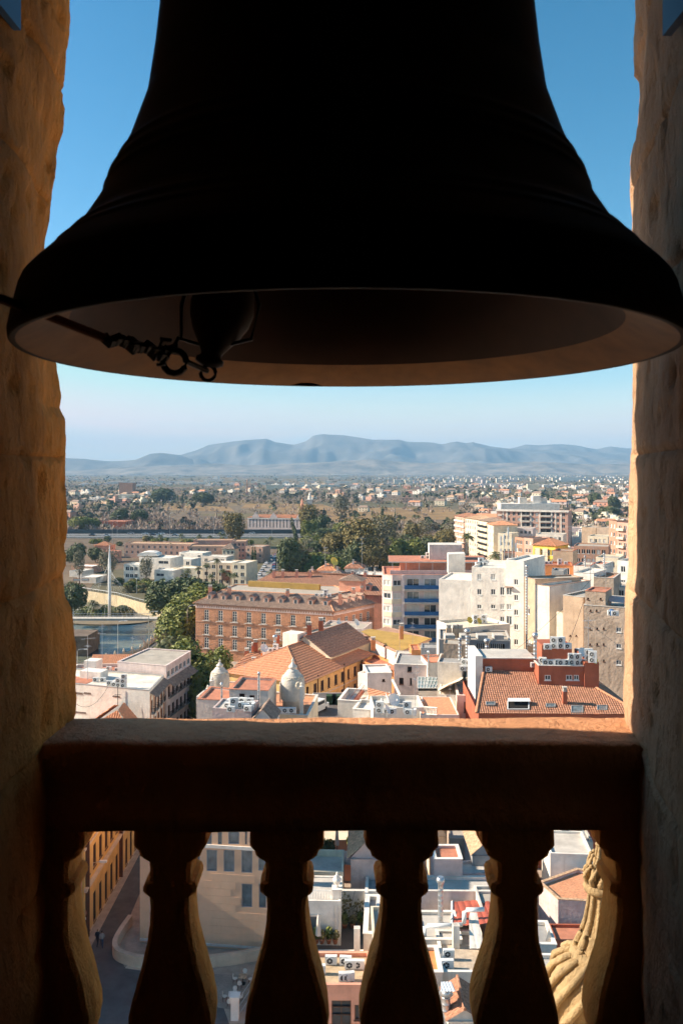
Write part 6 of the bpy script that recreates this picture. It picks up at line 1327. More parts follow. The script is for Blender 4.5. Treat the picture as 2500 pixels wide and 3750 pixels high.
# people walking in the street
SKIN = mat('skin', (.45, .28, .2)); 
def person(p, label, jacket, legs, hair, rz, stride=.32, arm='down'):
    v = [(0, 0, .95), (0, 0, 1.15), (0, .01, 1.38), (0, 0, 1.48), (0, -.01, 1.55), (0, -.02, 1.66), (0, -.01, 1.74),
         (.09, 0, .90), (.10, -stride*.5, .50), (.10, -stride*.9, .09), (.10, -stride*.9-.13, .05), (-.09, 0, .90), (-.10, stride*.3, .50), (-.10, stride, .11), (-.10, stride-.12, .05),
         (.19, .0, 1.38), (.24, .06, 1.12), (.23, -.05, .90), (-.19, 0, 1.38), (-.24, -.05, 1.12), (-.20, -.17, .95)]
    e = [(0, 1), (1, 2), (2, 3), (3, 4), (4, 5), (5, 6), (0, 7), (7, 8), (8, 9), (9, 10), (0, 11), (11, 12), (12, 13), (13, 14), (2, 15), (15, 16), (16, 17), (2, 18), (18, 19), (19, 20)]
    r = [.15, .15, .17, .07, .065, .10, .085, .095, .07, .05, .045, .095, .07, .05, .045, .075, .055, .042, .075, .055, .042]
    me = bpy.data.meshes.new('person'); me.from_pydata(v, e, []); o = bpy.data.objects.new('person_rig', me); COL.objects.link(o)
    md = o.modifiers.new('s', 'SKIN'); 
    for i, sv in enumerate(me.skin_vertices[0].data): sv.radius = (r[i], r[i]*.85); sv.use_root = (i == 0)
    o.modifiers.new('d', 'SUBSURF').levels = 2
    dg = bpy.context.evaluated_depsgraph_get(); m2 = bpy.data.meshes.new_from_object(o.evaluated_get(dg)); bpy.data.objects.remove(o)
    for mt_ in (jacket, legs, hair, SKIN, IRON): m2.materials.append(mt_)
    for f in m2.polygons:
        c = f.center; hd = c.z > 1.52
        f.material_index = (2 if (c.z > 1.70 or (c.y > .0 and hd and c.z > 1.58)) else 3) if hd else 4 if c.z < .10 else 1 if c.z < .92 and abs(c.x) < .18 else 3 if (abs(c.x) > .17 and c.z < .96) else 0
        f.use_smooth = True
    return tag(link('person', m2, None, p, rz), label, 'person')
NAVY = mat('navy cloth', (.015, .018, .03)); PALE = mat('pale cloth', (.30, .28, .26)); JEAN = mat('blue denim', (.03, .06, .12)); HAIRD = mat('dark hair', (.02, .014, .01)); HAIRB = mat('fair hair', (.25, .16, .08))
person(PZ(358, 3464, .01), 'person in dark jacket and trousers walking up the narrow street', NAVY, NAVY, HAIRB, R(170)); person(PZ(374, 3470, .01), 'person in pale jacket and jeans walking beside the dark-jacketed one', PALE, JEAN, HAIRD, R(186), .26); person(PZ(342, 3778, .01), 'person in dark coat whose head shows at the lower frame edge', NAVY, NAVY, HAIRD, R(40), .2)
# café tables and chairs
def chair(p, rz, lab):
    o = thing('cafe_chair', lab, 'chair', p, rz, 'café chairs on the plaza'); m = MB(); m.lathe([(.22, .44), (.22, .48)], 12); m.build('seat', WARMW, o)
    for x in (-.17, .17):
        for y in (-.17, .17): m = MB(); m.tube([(x, y, 0), (x*.9, y*.9, .44)], .018, 4); m.build('leg', WOODD, o)
    m = MB(); m.tube([(.2*math.cos(t*.2618), .2, .66+.22*math.sin(t*.2618)) for t in range(25)], .02, 5); m.poly([(.18*math.cos(t*.5236), .2, .66+.2*math.sin(t*.5236)) for t in range(12)]); m.build('backrest', WARMW, o)
for i, (px, py) in enumerate(((889, 3602), (852, 3668))):
    p = PZ(px, py, .015); t_ = thing('cafe_table', ['café table on the sunlit cobbles', 'café table in the shade behind the white pier'][i], 'table', p); m = MB(); m.box(-.4, -.4, .72, .4, .4, .75); m.build('tabletop', [TILEP, WARMW][i], t_); m = MB(); m.tube([(0, 0, 0), (0, 0, .72)], .04, 6); m.box(-.25, -.25, 0, .25, .25, .03); m.build('pedestal', IRON, t_)
    for k, (dx, dy, rz) in enumerate(((-.75, .1, R(90)), (.1, .8, 0), (-.2, -.8, R(180)), (.75, 0, R(-90)))): chair(p+Vector((dx, dy, 0)), rz, ['round-backed café chair at the sunlit table', 'round-backed café chair at the shaded table'][i])
pr = thing('gate_pier', 'white capped pier with railing at the plaza edge', 'pier', PZ(861, 3730, 0)); m = MB(); m.box(-.35, -.35, 0, .35, .35, 2.0); m.box(-.45, -.45, 2.0, .45, .45, 2.18); m.build('post', WHITE, pr); m = MB()
for z in (.4, 1.1, 1.8): m.tube([(.35, 0, z), (1.7, 4.4, z)], .03, 4)
m.build('railing', STEEL, pr)
# houses between balusters, centre
n7 = qb('terrace_house', 'white patio house with potted plants between the centre balusters', 'house', (1075, 3482), (1420, 3482), 78.6, 10, WARMW); n7.walls(mat('dark patio floor', (.13, .10, .085)), .5, .2)
n2 = qb('terrace_house', 'white roof pavilion with lattice window, urns and railing', 'house', (1050, 3297), (1247, 3300), 80.5, 5.0, WHITE, base=0); n2.winpx(0, 1133, 3356, 1171, 3411, 'stone'); n2.box('window_surround', 0, n2.uv(0, 1128, 3350)[0], n2.uv(0, 1176, 3350)[0], n2.uv(0, 1128, 3352)[1], n2.uv(0, 1128, 3348)[1], .08, WARMW)
m = MB(); u0, z0 = n2.uv(0, 1226, 3394); u1, z1 = n2.uv(0, 1240, 3318); m.tube([(u0, -.03, z0), (u0, -.03, z1), ((u0+u1)/2, -.03, z1+.12), (u1, -.03, z1), (u1, -.03, z0), (u0, -.03, z0)], .03, 4); m.build('niche_moulding', WARMW, n2.root, (0, 0, 0), rz=n2.ed(0)[3]); n2.walls(GREYL, .15, .2)
gm = MB(); u0, z0 = n2.uv(0, 1134, 3410); u1, z1 = n2.uv(0, 1170, 3357)
for k in range(-6, 8): x = u0+k*(u1-u0)/6; gm.tube([(max(u0, min(u1, x)), -.04, z0+max(0, (u0-x))*1.3), (max(u0, min(u1, x+(z1-z0)/1.3)), -.04, min(z1, z0+(min(u1, x+(z1-z0)/1.3)-x)*1.3))], .01, 3)
gm.build('lattice', IRON, n2.root, (0, 0, 0), rz=n2.ed(0)[3])
def urn(p, lab):
    o = thing('urn_pedestal', lab, 'urn', p); m = MB(); m.box(-.42, -.42, 0, .42, .42, 1.2); m.box(-.5, -.5, 1.2, .5, .5, 1.35); m.build('pedestal', WHITE, o); m = MB(); m.lathe([(.2, 1.35), (.12, 1.5), (.16, 1.6), (.38, 1.95), (.42, 2.15), (.28, 2.25), (.3, 2.35), (.1, 2.6), (.12, 2.7), (.04, 2.85)], 14); m.build('urn', WHITE, o, smooth=True)
urn(P(1234, 3300, 81.2), 'white urn on pedestal at the front corner of the pavilion roof'); urn(P(1122, 3238, 84), 'white urn on pedestal at the back of the pavilion roof')
m = MB(); p0, p1 = P(1060, 3297, 80.9), P(1222, 3299, 80.9); rl_ = thing('roof_railing', 'thin wavy railing on the white pavilion roof', 'railing', p0); dv = p1-p0
m.tube([Vector((0, 0, 1)), dv+Vector((0, 0, 1))], .025, 4); 
for k in range(34): t_ = k/33; m.tube([dv*t_, dv*t_+Vector((.06*(1 if k % 2 else -1), 0, .5)), dv*t_+Vector((0, 0, 1))], .012, 3)
m.build('bars', WMETAL, rl_)
n4 = qb('terrace_house', 'cream terrace wall behind the pavilion urns', 'house', (1080, 3190), (1256, 3192), 86.5, 5, CREAM); n4.walls(GREYL, .7, .2); n4b = qb('terrace_house', 'red-walled roof terrace with plants beyond the canopy', 'house', (1120, 3078), (1345, 3076), 102, 10, CORAL); n4b.walls(CREAM, .3, .25, CREAM)
m = MB(); slope(m, P(1148, 3166, 90), P(1285, 3168, 90), P(1287, 3116, 95), P(1156, 3115, 95), 1.2, amp=.05); cn_ = tag(m.build('canopy', mat('translucent sheet', (.66, .56, .48), var=.2, scale=1.2)), 'pale corrugated sheet canopy over the roof terrace', 'canopy')
n3 = qb('gabled_house', 'lilac plaster gable house with pantile roof between the centre balusters', 'house', (1284, 3140), (1430, 3142), 88.5, 9, LILAC); n3.walls(flat=False); n3.hip(2.2, .35, TILEP, gable=True, period=.3, row=.45)
def umb(p, lab, h=2.7):
    o = thing('closed_parasol', lab, 'parasol', p); m = MB(); m.tube([(0, 0, 0), (0, 0, h)], .03, 5); m.build('pole', IRON, o); m = MB(); m.lathe([(.26, .7), (.22, 1.2), (.13, h-.3), (.03, h)], 10, flute=5, depth=.2); m.build('canopy', WHITE2, o)
umb(P(1166, 3452, 79.6), 'closed pale parasol on the potted patio'); umb(P(1234, 3116, 99), 'closed white parasol on the planted terrace', 2.9)
dish(P(1307, 3082, 101), 'white dish on the planted terrace rail', 1.3, .4)
nc = qb('chimney_pier', 'slim white chimney standing on the patio parapet', 'chimney', (1296, 3402), (1318, 3402), 77.4, .55, WHITE); nc.walls(GREYL, .02, .05)
n1 = qb('pink_house', 'pink house with tan roof deck and tall brown window at frame bottom', 'house', (1110, 3608), (1360, 3608), 70, 4.8, CORAL); n1.winpx(0, 1214, 3664, 1285, 3760, 'brown'); n1.winpx(0, 1298, 3680, 1330, 3735, 'brown'); n1.walls(mat('tan roof deck', (.52, .38, .24), var=.2, scale=1.5), .3, .2, CORAL)
for k in (3689, 3718): z = n1.uv(0, 1250, k)[1]; n1.box('window_bar', 0, n1.uv(0, 1216, k)[0], n1.uv(0, 1284, k)[0], z, z+.06, .0, BFRAME, inn=.12)
acs(n1.h-.3, [(1212, 3532), (1265, 3534), (1283, 3548), (1312, 3548)], 'air conditioner standing on the pink house roof deck', 'air conditioners on the pink house'); acs(n1.h-.3, [(1262, 3594), (1275, 3593), (1170, 3566)], 'air conditioner lying near the front edge of the pink house deck', 'air conditioners lying on the pink house')
nr = qb('white_house', 'white wall with blue-shaded skylight right of the patio', 'house', (1334, 3330), (1400, 3332), 82, 8, WHITE); nr.walls(GREYC, .3, .2, WHITE); nr2 = qb('white_house', 'low white wall strips beside the slim chimney', 'house', (1330, 3420), (1390, 3422), 76, 7, WHITE2); nr2.walls(GREYC, .3, .35, WHITE)
# plants and pots
LEAFM = {}
def leafcloud(name, n, lobes, s, mt, seed, flat=.0, el=1.6):
    r_ = random.Random(seed); m = MB(); tot = sum(l[3]*l[4]*l[5] for l in lobes)
    for (cx_, cy_, cz_, rx, ry, rz_) in lobes:
        for i in range(max(6, int(n*rx*ry*rz_/tot))):
            while True:
                d = Vector((r_.gauss(0, 1), r_.gauss(0, 1), r_.gauss(0, 1)))
                if d.length > .1: break
            d.normalize(); rr = r_.uniform(.55, 1.05)**.5 if r_.random() < .85 else r_.random()
            bumpy = 1+.16*noise.noise((d.x*2.3+seed, d.y*2.3, d.z*2.3+cx_))
            p = Vector((cx_+d.x*rx*rr*bumpy, cy_+d.y*ry*rr*bumpy, cz_+d.z*rz_*rr*bumpy))
            nrm = (d*1.0+Vector((r_.gauss(0, .55), r_.gauss(0, .55), r_.gauss(0, .55)+.25))).normalized(); a_ = nrm.cross(Vector((r_.gauss(0, 1), r_.gauss(0, 1), r_.gauss(0, 1)))).normalized(); b_ = nrm.cross(a_)
            k = s*r_.uniform(.6, 1.35); a_ *= k*el*.5; b_ *= k*.5
            m.v += [tuple(p-a_), tuple(p+b_*.9+nrm*k*.12), tuple(p+a_), tuple(p-b_*.9+nrm*k*.12)]; q_ = len(m.v)-4; m.face((q_, q_+1, q_+2, q_+3))
    return m.mesh(name, mt)
def trunkmesh(h, r, spread, seed, mt, nl=5):
    r_ = random.Random(seed); m = MB(); m.tube([(0, 0, -.3), (r*.3, 0, h*.4), (0, r*.3, h*.75), (0, 0, h)], r, 7, r2=r*.5)
    for i in range(nl):
        a_ = 2*math.pi*(i+r_.random()*.6)/nl; z0 = h*r_.uniform(.45, .85); m.tube([(0, 0, z0), (spread*.5*math.cos(a_), spread*.5*math.sin(a_), z0+spread*.45), (spread*.95*math.cos(a_), spread*.95*math.sin(a_), z0+spread*.7)], r*.45, 5, r2=r*.12)
    return m.mesh('trunk', mt)
potm = MB(); potm.lathe([(.17, 0), (.25, .38), (.28, .38), (.28, .45), (.22, .45)], 12); potm = potm.mesh('pot', mat('clay pot', (.50, .18, .08)), True); plm = [leafcloud('foliage', 130, [(0, 0, .85, .38, .38, .45)], .2, GREEN3, 5), leafcloud('foliage', 120, [(0, 0, 1.0, .3, .3, .6)], .22, GREEN1, 6)]
for i, (px, py) in enumerate(((1136, 3454), (1157, 3455), (1178, 3455), (1203, 3455), (1227, 3456), (1262, 3400), (1290, 3398), (1318, 3396))):
    o = thing('potted_plant', ['small potted shrub at the baluster end of the patio row', 'potted plant left of the closed parasol foot', 'potted plant right of the closed parasol foot', 'round yellowish potted bush in the patio row', 'tall cactus-like potted plant at the pavilion corner', 'potted climber at the back of the patio', 'potted shrub under the patio arch', 'potted shrub by the patio awning'][i], 'plant', P(px, py, 79.9 if i < 5 else 83.5)); link('pot', potm, o); link('foliage', plm[i % 2], o)
cl_ = thing('climbing_plant', 'thin climber trained in an arch on the patio wall', 'plant', P(1290, 3400, 84.5)); m = MB(); r_ = random.Random(2)
for k in range(9): x = r_.uniform(-1.4, 1.4); m.tube([(x, 0, 0), (x+r_.uniform(-.5, .5), 0, 1.5), (x+r_.uniform(-1, 1), 0, r_.uniform(2.5, 3.8))], .02, 3)
m.build('stem', BARK, cl_); link('foliage', leafcloud('foliage', 220, [(-.8, 0, 2.6, .8, .2, 1.1), (.8, 0, 1.8, .8, .2, 1.2)], .2, GREEN3, 9), cl_)
pt_ = qb('patio_wall', 'white patio wall with climber behind the pavilion', 'wall', (1246, 3262), (1400, 3264), 85.5, .4, WHITE); pt_.walls(WHITE, .02, .1)
for i, (px, py) in enumerate(((1180, 3095), (1290, 3080), (1330, 3072), (1205, 3100))): o = thing('terrace_shrub', ['dark creeper left of the planted terrace', 'leafy shrub by the terrace trellis', 'reddish shrub beside the gable ridge', 'low shrub by the closed white parasol'][i], 'plant', P(px, py+30, 101)); link('foliage', leafcloud('foliage', 260, [(0, 0, .9, .7, .5, 1.0)], .25, [GREEN2, GREEN1, GREEN3, GREEN2][i], 20+i), o); link('stem', trunkmesh(.8, .05, .3, i, BARK, 2), o)
# houses between balusters, right of centre
q1 = qb('roof_tower', 'pink stained stair tower with red hatch roof and white rim', 'house', (1588, 3147), (1692, 3147), 88, 3.4, LILAC); q1.walls(REDP, .25, .28, WHITE)
q2 = qb('roof_tower', 'grey-brown rendered block behind the red hatch tower', 'house', (1645, 3070), (1750, 3072), 98, 6, TAN2); q2.walls(GRAVEL, .2); dish(P(1760, 3112, 95), 'round white dish right of the grey-brown block', 1.2, .3)
q2b = qb('tiled_house', 'strip of pantiles behind the grey-brown block', 'house', (1570, 3060), (1640, 3060), 102, 5, CREAM); q2b.walls(flat=False); q2b.hip(1.2, .2, TILEP, gable=True, period=.3)
q5 = qb('tiled_house', 'grey wall with cream pantile slope right of the red hatch tower', 'house', (1728, 3130), (1830, 3130), 92, 6, GREYC); q5.walls(flat=False); q5.hip(1.5, .2, TILEP, gable=True, period=.32)
q3 = qb('white_house', 'pale plaster wall with flue pipe between the balusters', 'house', (1500, 3264), (1830, 3266), 85, 3.2, PINKW); q3.winpx(0, 1548, 3385, 1590, 3430, 'brown'); q3.walls(GREYL, .3, .2, WHITE2)
q3b = qb('roof_tower', 'stained pink parapet right of the red hatch tower', 'house', (1694, 3202), (1830, 3190), 89.5, 3, LILAC); q3b.walls(GREYL, .3)
q6 = Bld('sheet_roof_house', 'house with red sheet-metal roof and white edge between the balusters', 'house', [tuple(P(1656, 3392, 78).xy), tuple(P(1830, 3380, 78).xy), tuple(P(1830, 3300, 84).xy), tuple(P(1656, 3304, 84).xy)], 6.6, WARMW); q6.walls(flat=False)
m = MB(); slope(m, P(1655, 3394, 77.6), P(1830, 3380, 77.6), P(1830, 3296, 84), P(1655, 3304, 84), .6, amp=.05); q6.child('roof', m, mat('red sheet metal', (.46, .11, .07), rough=.5)); m = MB(); m.tube([P(1655, 3394, 77.6), P(1655, 3302, 84)], .14, 4); q6.child('verge', m, WHITE)
flue(P(1612, 3434, 79.4), 5.0, .24, 'white spiral flue with flared cowl rising between the balusters', 'flare')
m = MB(); k_ = [P(1554, 3432, 77), P(1554, 3396, 77), P(1564, 3391, 77), P(1690, 3386, 77), P(1698, 3380, 77), P(1699, 3340, 77), P(1706, 3332, 77), P(1772, 3330, 77)]; o0 = k_[0]; m.tube([q_-o0 for q_ in k_], .2, 8); tag(m.build('ventilation_duct', WMETAL, None, o0, smooth=True), 'white elbowed duct crossing in front of the red sheet roof', 'duct')
q4 = qb('white_house', 'white roof terrace with boxes and ledges between the balusters', 'house', (1500, 3442), (1690, 3442), 76.2, 5, WHITE, base=0); q4.winpx(0, 1566, 3480, 1600, 3500, 'dark'); q4.walls(GREYL, .25, .25, WHITE)
q4b = qb('white_house', 'lower roof with orange panel and louvred window at the baluster', 'house', (1530, 3562), (1620, 3562), 71, 4, WHITE2); q4b.walls(ORANGEP, .25, .3, WHITE)
q4c = qb('white_house', 'tan paved deck between white parapets', 'house', (1620, 3560), (1790, 3562), 71.5, 6.5, WARMW); q4c.walls(mat('worn deck tile', (.50, .40, .30), var=.2, scale=2), .3, .2, WHITE)
ac(PZ(1637, 3548, q4c.h-.3), 'air conditioner on the tan paved deck', 'air conditioner tan deck', s=1.2); ac(PZ(1640, 3500, q4.h-.25)+Vector((0, -.3, 0)), 'louvred air conditioner against the white terrace', 'air conditioner white terrace', s=1.1)
wc = qb('chimney_pier', 'broad white chimney with louvred top beside the duct', 'chimney', (1658, 3392), (1682, 3392), 75.5, .6, WHITE); wc.walls(GREYL, .02, .06)
m = MB(); slope(m, P(1718, 3474, 74), P(1772, 3474, 74), P(1772, 3342, 78), P(1716, 3342, 78), .5, amp=.03); tag(m.build('canopy', WARMW), 'cream folded awning sheet beside the red sheet roof', 'awning')
m = MB(); slope(m, P(1612, 3632, 66), P(1668, 3632, 66), P(1668, 3596, 68.5), P(1614, 3596, 68.5), .22, amp=.04); tag(m.build('canopy', mat('blue white stripes', (.62, .66, .70), var=.25, scale=5)), 'blue-white corrugated awning above the cone-capped flue', 'awning')
flue(P(1632, 3790, 67), 3.0, .34, 'thick grey flue with wide cone cap at frame bottom', 'cone')
q7 = qb('red_house', 'deep red pantile roof strip at frame bottom', 'house', (1640, 3735), (1760, 3735), 66, 4, WARMW); q7.walls(flat=False); q7.hip(.9, .2, TILER, gable=True, period=.25)
# houses between balusters, far right
r1 = qb('white_house', 'bluish white blank wall with sunlit edge behind the finial', 'house', (2013, 3124), (2170, 3130), 92, 6, WHITE); r1.walls(GREYL, .3); r1b = qb('roof_tower', 'grey concrete storey with air conditioners above the bluish white wall', 'house', (2024, 3078), (2170, 3082), 97, 6, GREYL); r1b.walls(GREYC, .3)
acs(r1b.h-.3, [(2066, 3074, 't'), (2120, 3074, 't'), (2044, 3070)], 'air conditioner on the grey concrete storey near the finial', 'air conditioners near the finial')
a1, b1 = P(2042, 3294, 84), P(2200, 3297, 83.5); r2 = Bld('red_roof_house', 'lilac-walled house with orange painted roof beside the finial', 'house', [tuple(a1.xy), tuple(b1.xy), (b1.x+1, 90), tuple(P(2110, 3214, 90.5).xy), tuple(P(1972, 3262, 87.5).xy)], a1.z, LILAC); r2.winpx(0, 2074, 3420, 2090, 3432, 'dark'); r2.walls(TILEO, .3, .25, TILEP)
r3 = qb('white_house', 'white block with pointed skylight below the orange painted roof', 'house', (1930, 3458), (2036, 3460), 76.5, 4, WHITE); r3.walls(GREYC, .3, .25, WHITE); m = MB(); p = P(2012, 3458, 77.5); m.poly([p+Vector((-.5, 0, 0)), p+Vector((.4, 0, 0)), p+Vector((-.1, 0, 1.4))]); m.poly([p+Vector((.4, 0, 0)), p+Vector((.5, 1.6, 0)), p+Vector((-.1, 0, 1.4))]); m.poly([p+Vector((-.5, 0, 0)), p+Vector((-.1, 0, 1.4)), p+Vector((.5, 1.6, 0))]); r3.child('skylight', m, WHITE2)
r4 = qb('red_house', 'deep red terrace wall between white block and finial', 'house', (2030, 3444), (2180, 3446), 80, 3, TERRA); r4.walls(REDP, .3)
r5 = qb('white_house', 'pale low roofs beneath the white pointed skylight', 'house', (1900, 3620), (2140, 3622), 70, 5, WHITE2); r5.walls(GREYL, .3, .2, WHITE)
# infill low roofs so that no bare ground shows between the near houses
for i, (px, py, Y, w_, lab) in enumerate(((1440, 3180, 92, WHITE2, 'white roof hidden mostly behind the middle baluster'), (1840, 3200, 92, CREAM, 'cream roof mostly behind the baluster right of the flue'), (1850, 3420, 77, WHITE2, 'white yard wall behind the baluster near the red sheet roof'), (1430, 3520, 71, CREAM, 'cream yard wall behind the middle baluster'))):
    b = qb('white_house', lab, 'house', (px-60, py), (px+60, py), Y, 9, w_); b.walls(GRAVEL, .3)
# van and containers in the alley by the yellow house
vp = P(1160, 2606, 136); van = thing('parked_van', 'white van parked in the alley below the yellow house', 'van', (vp.x, vp.y, P(1160, 2606, 136).z), R(60))
al = Bld('alley_deck', 'raised dark alley yard below the yellow house', 'yard', [(-6.5, 126.5), (3.4, 127), (4, 148), (-5, 147.5)], vp.z-.01, WHITE2); al.walls(ASPH, .02, .1)
m = MB(); m.box(-2.3, -.9, .35, 2.3, .9, 1.1); m.box(-2.2, -.85, 1.1, 1.2, .85, 1.95); m.poly([(1.2, -.85, 1.95), (1.2, .85, 1.95), (1.9, .85, 1.1), (1.9, -.85, 1.1)][::-1]); m.build('body', WMETAL, van); m = MB(); m.box(-1.6, -.86, 1.3, 1.0, .86, 1.8); m.build('window', GLASS, van)
wm = MB(); wm.lathe([(.15, -.1), (.33, -.1), (.33, .1), (.15, .1)], 12); wm.v = [(v_[0], v_[2], v_[1]) for v_ in wm.v]; wm = wm.mesh('wheel', IRON)
for x in (-1.4, 1.4):
    for y in (-.85, .85): link('wheel', wm, van, (x, y, .34))
for i in range(2): m = MB(); m.box(0, 0, 0, 1.6, 1.2, 1.3); m.box(-.05, -.05, 1.3, 1.65, 1.25, 1.45); p = P(1195+i*22, 2580, 140); tag(m.build('waste_container', mat('dark green plastic', (.02, .05, .02))), ['dark green waste container left in the alley', 'dark green waste container right in the alley'][i], 'container').location = (p.x, p.y, vp.z)
# ------------------------------------------------------------------ trees
def lobes(seed, n, R_, H_, z0, sp=.55):
    r_ = random.Random(seed); L = [(0, 0, z0+H_*.5, R_*.75, R_*.75, H_*.5)]
    for i in range(n):
        a_ = 2*math.pi*i/n+r_.uniform(-.3, .3); d = R_*r_.uniform(.35, .7); k = r_.uniform(.35, .55); L.append((d*math.cos(a_), d*math.sin(a_), z0+H_*r_.uniform(.3, .72), R_*k, R_*k, H_*k*.8))
    return L
CRF = [leafcloud('crown', 8500, lobes(s_, 11, 5, 9.4, 1.0), .5, GREEN1, s_) for s_ in (1, 2, 3)]
CRD = [leafcloud('crown', 4200, lobes(s_, 9, 5, 9, 2), .55, GREEN2, s_) for s_ in (11, 12)]
CRO = [leafcloud('crown', 3200, lobes(s_, 10, 5, 9, 3), .5, GREEN3, s_) for s_ in (21, 22)]
CRG = [leafcloud('crown', 1100, lobes(s_, 9, 4.5, 9, 3.5), .45, GREY5, s_) for s_ in (31, 32)]
CYP = leafcloud('crown', 900, [(0, 0, 2.5, 1.0, 1.0, 2.2), (0, 0, 5.5, .9, .9, 3), (0, 0, 8.8, .55, .55, 2.6)], .4, GREEN2, 41)
def baremesh(seed, n=1, mt=BARE):
    r_ = random.Random(seed); m = MB()
    def br(p, d, L, r, lv):
        q = p+d*L; m.tube([p, (p+q)/2+Vector((r_.gauss(0, .06), r_.gauss(0, .06), 0))*L, q], r, 3 if lv < 3 else 4, r2=r*.6)
        if lv == 0: return
        for i in range(3 if lv > 1 else 4): br(p.lerp(q, r_.uniform(.5, 1)), (d+Vector((r_.gauss(0, .5), r_.gauss(0, .5), r_.gauss(.12, .3)))).normalized(), L*r_.uniform(.6, .8), r*.5, lv-1)
    br(Vector((0, 0, 2.4)), Vector((0, 0, 1)), 2.6, .16, 4); return m.mesh('branches', mt)
BRM = [baremesh(s_) for s_ in (51, 52, 53)]
def palmcrown(seed, n=34, L=2.9, mt=GREEN4):
    r_ = random.Random(seed); m = MB()
    for i in range(n):
        a_ = 2*math.pi*i/n*2.4+r_.random()*.3; el = r_.uniform(-.5, 1.25); c_, s_ = math.cos(a_), math.sin(a_); pts = []
        for k in range(7): t = k/6; rr = L*t*math.cos(el)*(1-.1*t); z = L*(t*math.sin(el)-t*t*(.55 if el > .1 else .35)); pts.append(Vector((rr*c_, rr*s_, z)))
        for k in range(6):
            p, q = pts[k], pts[k+1]; d = (q-p).normalized(); w = Vector((-s_, c_, 0)); ln = L*.26*math.sin(math.pi*(k+1)/7.5)+.1
            for sg_ in (-1, 1):
                for h_ in (0, .5):
                    b_ = p.lerp(q, h_); tip = b_+w*sg_*ln+d*ln*.5+Vector((0, 0, -ln*.35)); m.v += [tuple(b_), tuple(b_+d*.14), tuple(tip)]; z_ = len(m.v)-3; m.face((z_, z_+1, z_+2))
        m.tube(pts, .035, 3)
    return m.mesh('crown', mt)
PLM = [palmcrown(s_) for s_ in (61, 62)]; PLF = palmcrown(63, 40, 1.7)
ptm = MB(); ptm.tube([(0, 0, 0), (.05, 0, 3), (0, 0, 6)], .24, 7, r2=.17); ptm = ptm.mesh('trunk', BARK)
TR = [trunkmesh(5.5, .38, 3.2, s_, BARK) for s_ in (71, 72)]; TRC = trunkmesh(3, .18, .3, 73, BARK, 2); TRB = trunkmesh(3.0, .2, 1, 74, BARE, 1)
def tree(name, label, p, cm, tm_, s, group=None, sz=None, cat='tree'):
    o = thing(name, label, cat, p, rs.uniform(0, 6.28), group); o.scale = (s, s, sz or s); link('branches' if cm.name.startswith('branches') else 'crown', cm, o); link('trunk', tm_, o); return o
def tpx(px, ybase, Z=0): return PZ(px, ybase, Z)
def treepx(name, lab, px, ytop, ybase, wpx, cm, ch, cr_, tm_, Z=0, group=None):
    p = PZ(px, ybase, Z); s = wpx/FPX*p.y/(2*cr_); sz = (ybase-ytop)/FPX*p.y/ch; return tree(name, lab, p, cm, tm_, s, group, sz)
# ficus row along the quay
for i, (px, yt, yb, w, lab) in enumerate(((738, 2420, 2660, 140, 'dark ficus squeezed beside the townhouses down to the street'), (655, 2362, 2560, 240, 'broad ficus crown in front of the brick palace'), (770, 2384, 2565, 165, 'ficus crown right half before the left dome'), (652, 2192, 2385, 190, 'rounded yellow-green ficus left of the brick palace'), (600, 2120, 2262, 150, 'dark ficus at left end of the grove behind the quay'), (680, 2104, 2260, 190, 'tallest dark ficus of the grove behind the quay'), (770, 2128, 2256, 160, 'dark ficus at right end of the grove behind the quay'), (722, 2150, 2300, 180, 'ficus in the middle front of the grove'))):
    treepx('ficus_tree', lab, px, yt, yb, w, CRF[i % 3] if i not in (4, 5, 6) else CRD[i % 2], 10.6 if i not in (4, 5, 6) else 11.2, 5.2, TR[i % 2], group='ficus trees along the quay')
treepx('ficus_tree', 'dark evergreen tree touching the left jamb by the river', 262, 2130, 2260, 110, CRD[0], 11, 5, TR[0], 0)
